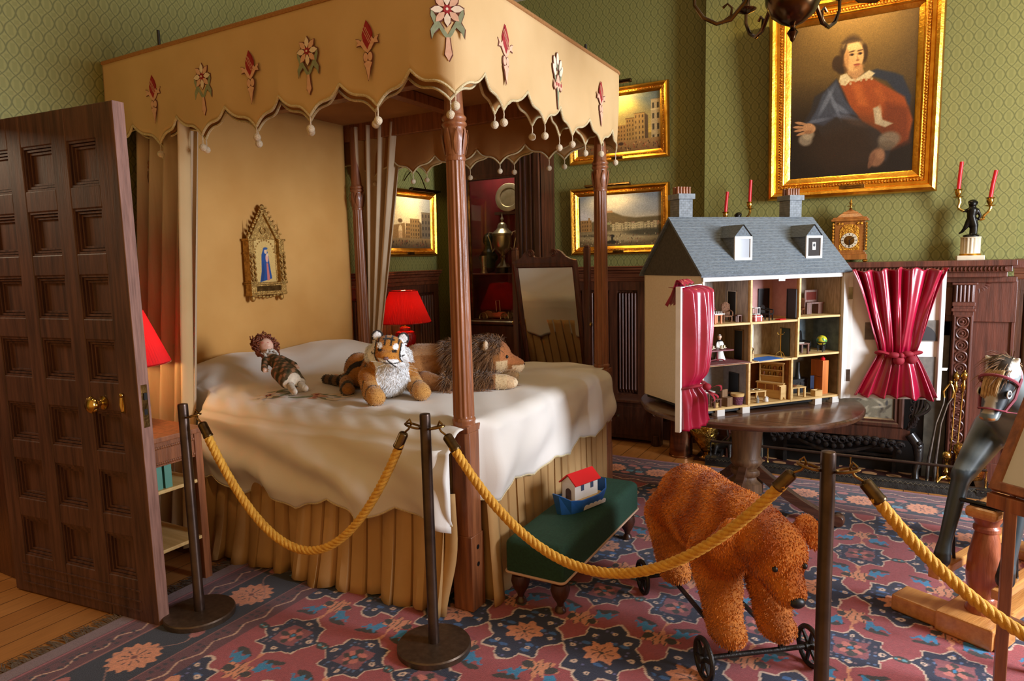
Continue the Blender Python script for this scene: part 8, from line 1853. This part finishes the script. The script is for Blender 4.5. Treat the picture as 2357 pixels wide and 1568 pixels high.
for k in range(20): a = (k-10)/10; m.tube([(-.89, a*.02, .93), (-.97, a*.04, .92), (-1.03+.01*(k % 3), a*.05, .75), (-1.02, a*.04, .55)], [.008, .010, .007, .001], 5)
hp(m, 'tail', mat('grey_tail', (150, 120, 86), (110, 84, 56), scale=50), smooth=70)['kind'] = 'stuff'

# ------------------------------------------------------------------ reading stand at the right
e_ = Vector((.80, -.60, 0)).normalized(); bk_ = Vector((.60, .80, 0)).normalized(); P0 = Vector((.333, 2.747, .75))
rs = thing('reading_stand', (.50, 2.55, .012), 'dark wooden lectern stand with a sloping white printed panel at the right edge', 'lectern')
up_ = (bk_*.50+Vector((0, 0, .866))).normalized(); nr = e_.cross(up_).normalized(); W_, H_ = .62, .44
if nr.dot(Vector((0, -1, 1))) < 0: nr = -nr
def rp_(mb, name, mats, par=None, **k): return build(mb, name, mats, par or rs, world=True, root=rs, **k)
m = MB(); frame_ring(m, P0, e_, up_, nr, W_, H_, [(0, -.02), (0, .014), (.028, .014), (.034, .004)]); m.obox(P0+e_*W_/2+up_*H_/2-nr*.012, (W_/2, H_/2, .008), e_, up_, nr); bd = rp_(m, 'sloping_board', MAT['bedwood'], smooth=0, bevel=.002)
m = MB(); m.obox(P0+e_*W_/2+up_*H_/2+nr*.003, (W_/2-.03, H_/2-.03, .003), e_, up_, nr); pn = rp_(m, 'printed_panel', MAT['paperwhite'], bd, smooth=0)
m = MB(); r_ = random.Random(9)
for k in range(13):
    y = .33-.021*k; x = .13
    while x < .50:
        w = r_.uniform(.012, .034); m.obox(P0+e_*(x+w/2)+up_*(y+.02)+nr*.0063, (w/2, .0035, .0004), e_, up_, nr); x += w+.007
rp_(m, 'printed_lines', MAT['ink'], pn, smooth=0)['kind'] = 'stuff'
for (a, b) in ((.07, .0), (.55, .0), (.07, .29), (.55, .29)):
    q = P0+e_*a+bk_*b; zt = .75+(.50 if b > .1 else .0); m = MB(); m.bar((q.x, q.y, .012), (q.x, q.y, zt-.01), .034, .034, (1, 0, 0)); rp_(m, 'leg', MAT['bedwood'], smooth=0, bevel=.003)
m = MB(); q0, q1 = P0+e_*.07, P0+e_*.55; m.bar((q0.x, q0.y, .30), (q1.x, q1.y, .30), .026, .05); rp_(m, 'stretcher', MAT['bedwood'], smooth=0, bevel=.003)
m = MB(); m.bar(P0-Vector((0, 0, .035)), P0+e_*W_-Vector((0, 0, .035)), .03, .05); rp_(m, 'front_rail', MAT['bedwood'], smooth=0, bevel=.003)

# ------------------------------------------------------------------ chandelier
cd = thing('brass_chandelier', (-.405, 3.30, 3.86), 'dark brass chandelier hanging at the top with scrolled arms', 'chandelier')
B0 = -1.345
m = MB(); m.lathe([(0, B0-.02), (.008, B0-.012), (.012, B0+.0), (.018, B0+.012), (.024, B0+.022), (.016, B0+.034), (.010, B0+.042), (.014, B0+.050), (.028, B0+.056), (.05, B0+.066), (.09, B0+.098), (.115, B0+.15), (.118, B0+.20), (.10, B0+.25), (.06, B0+.285), (.03, B0+.30), (.025, B0+.34), (.05, B0+.38), (.05, B0+.42), (.02, B0+.46), (.018, B0+.80), (.012, B0+.82), (.012, .02), (.06, .03), (.06, .04)], (0, 0, 0), 36); build(m, 'bowl_stem', MAT['darkbrass'], cd)
for i in range(6):
    a = 2*PI*i/6+math.radians(8); c, s = math.cos(a), math.sin(a)
    def AP(r, z): return (r*c, r*s, B0+z)
    m = MB(); m.tube([AP(.04, .33), AP(.10, .34), AP(.16, .28), AP(.20, .18), AP(.26, .115), AP(.32, .105), AP(.38, .14), AP(.42, .20), AP(.42, .26)], [.010, .009, .009, .010, .010, .009, .009, .008, .008], 8)
    m.tube([AP(.30, .105), AP(.26, .13), AP(.255, .165), AP(.275, .185), AP(.295, .17)], [.008, .007, .006, .005, .007], 8); arm = build(m, 'scrolled_arm', MAT['darkbrass'], cd)
    m = MB(); m.lathe([(.008, .245), (.045, .262), (.050, .268), (.020, .272), (.018, .30), (.022, .325), (.016, .33)], (.42*c, .42*s, B0), 20); build(m, 'drip_pan', MAT['darkbrass'], arm)
    m = MB(); m.tube([AP(.42, .33), AP(.42, .43)], .011, 10); build(m, 'candle_sleeve', MAT['marble'], arm)
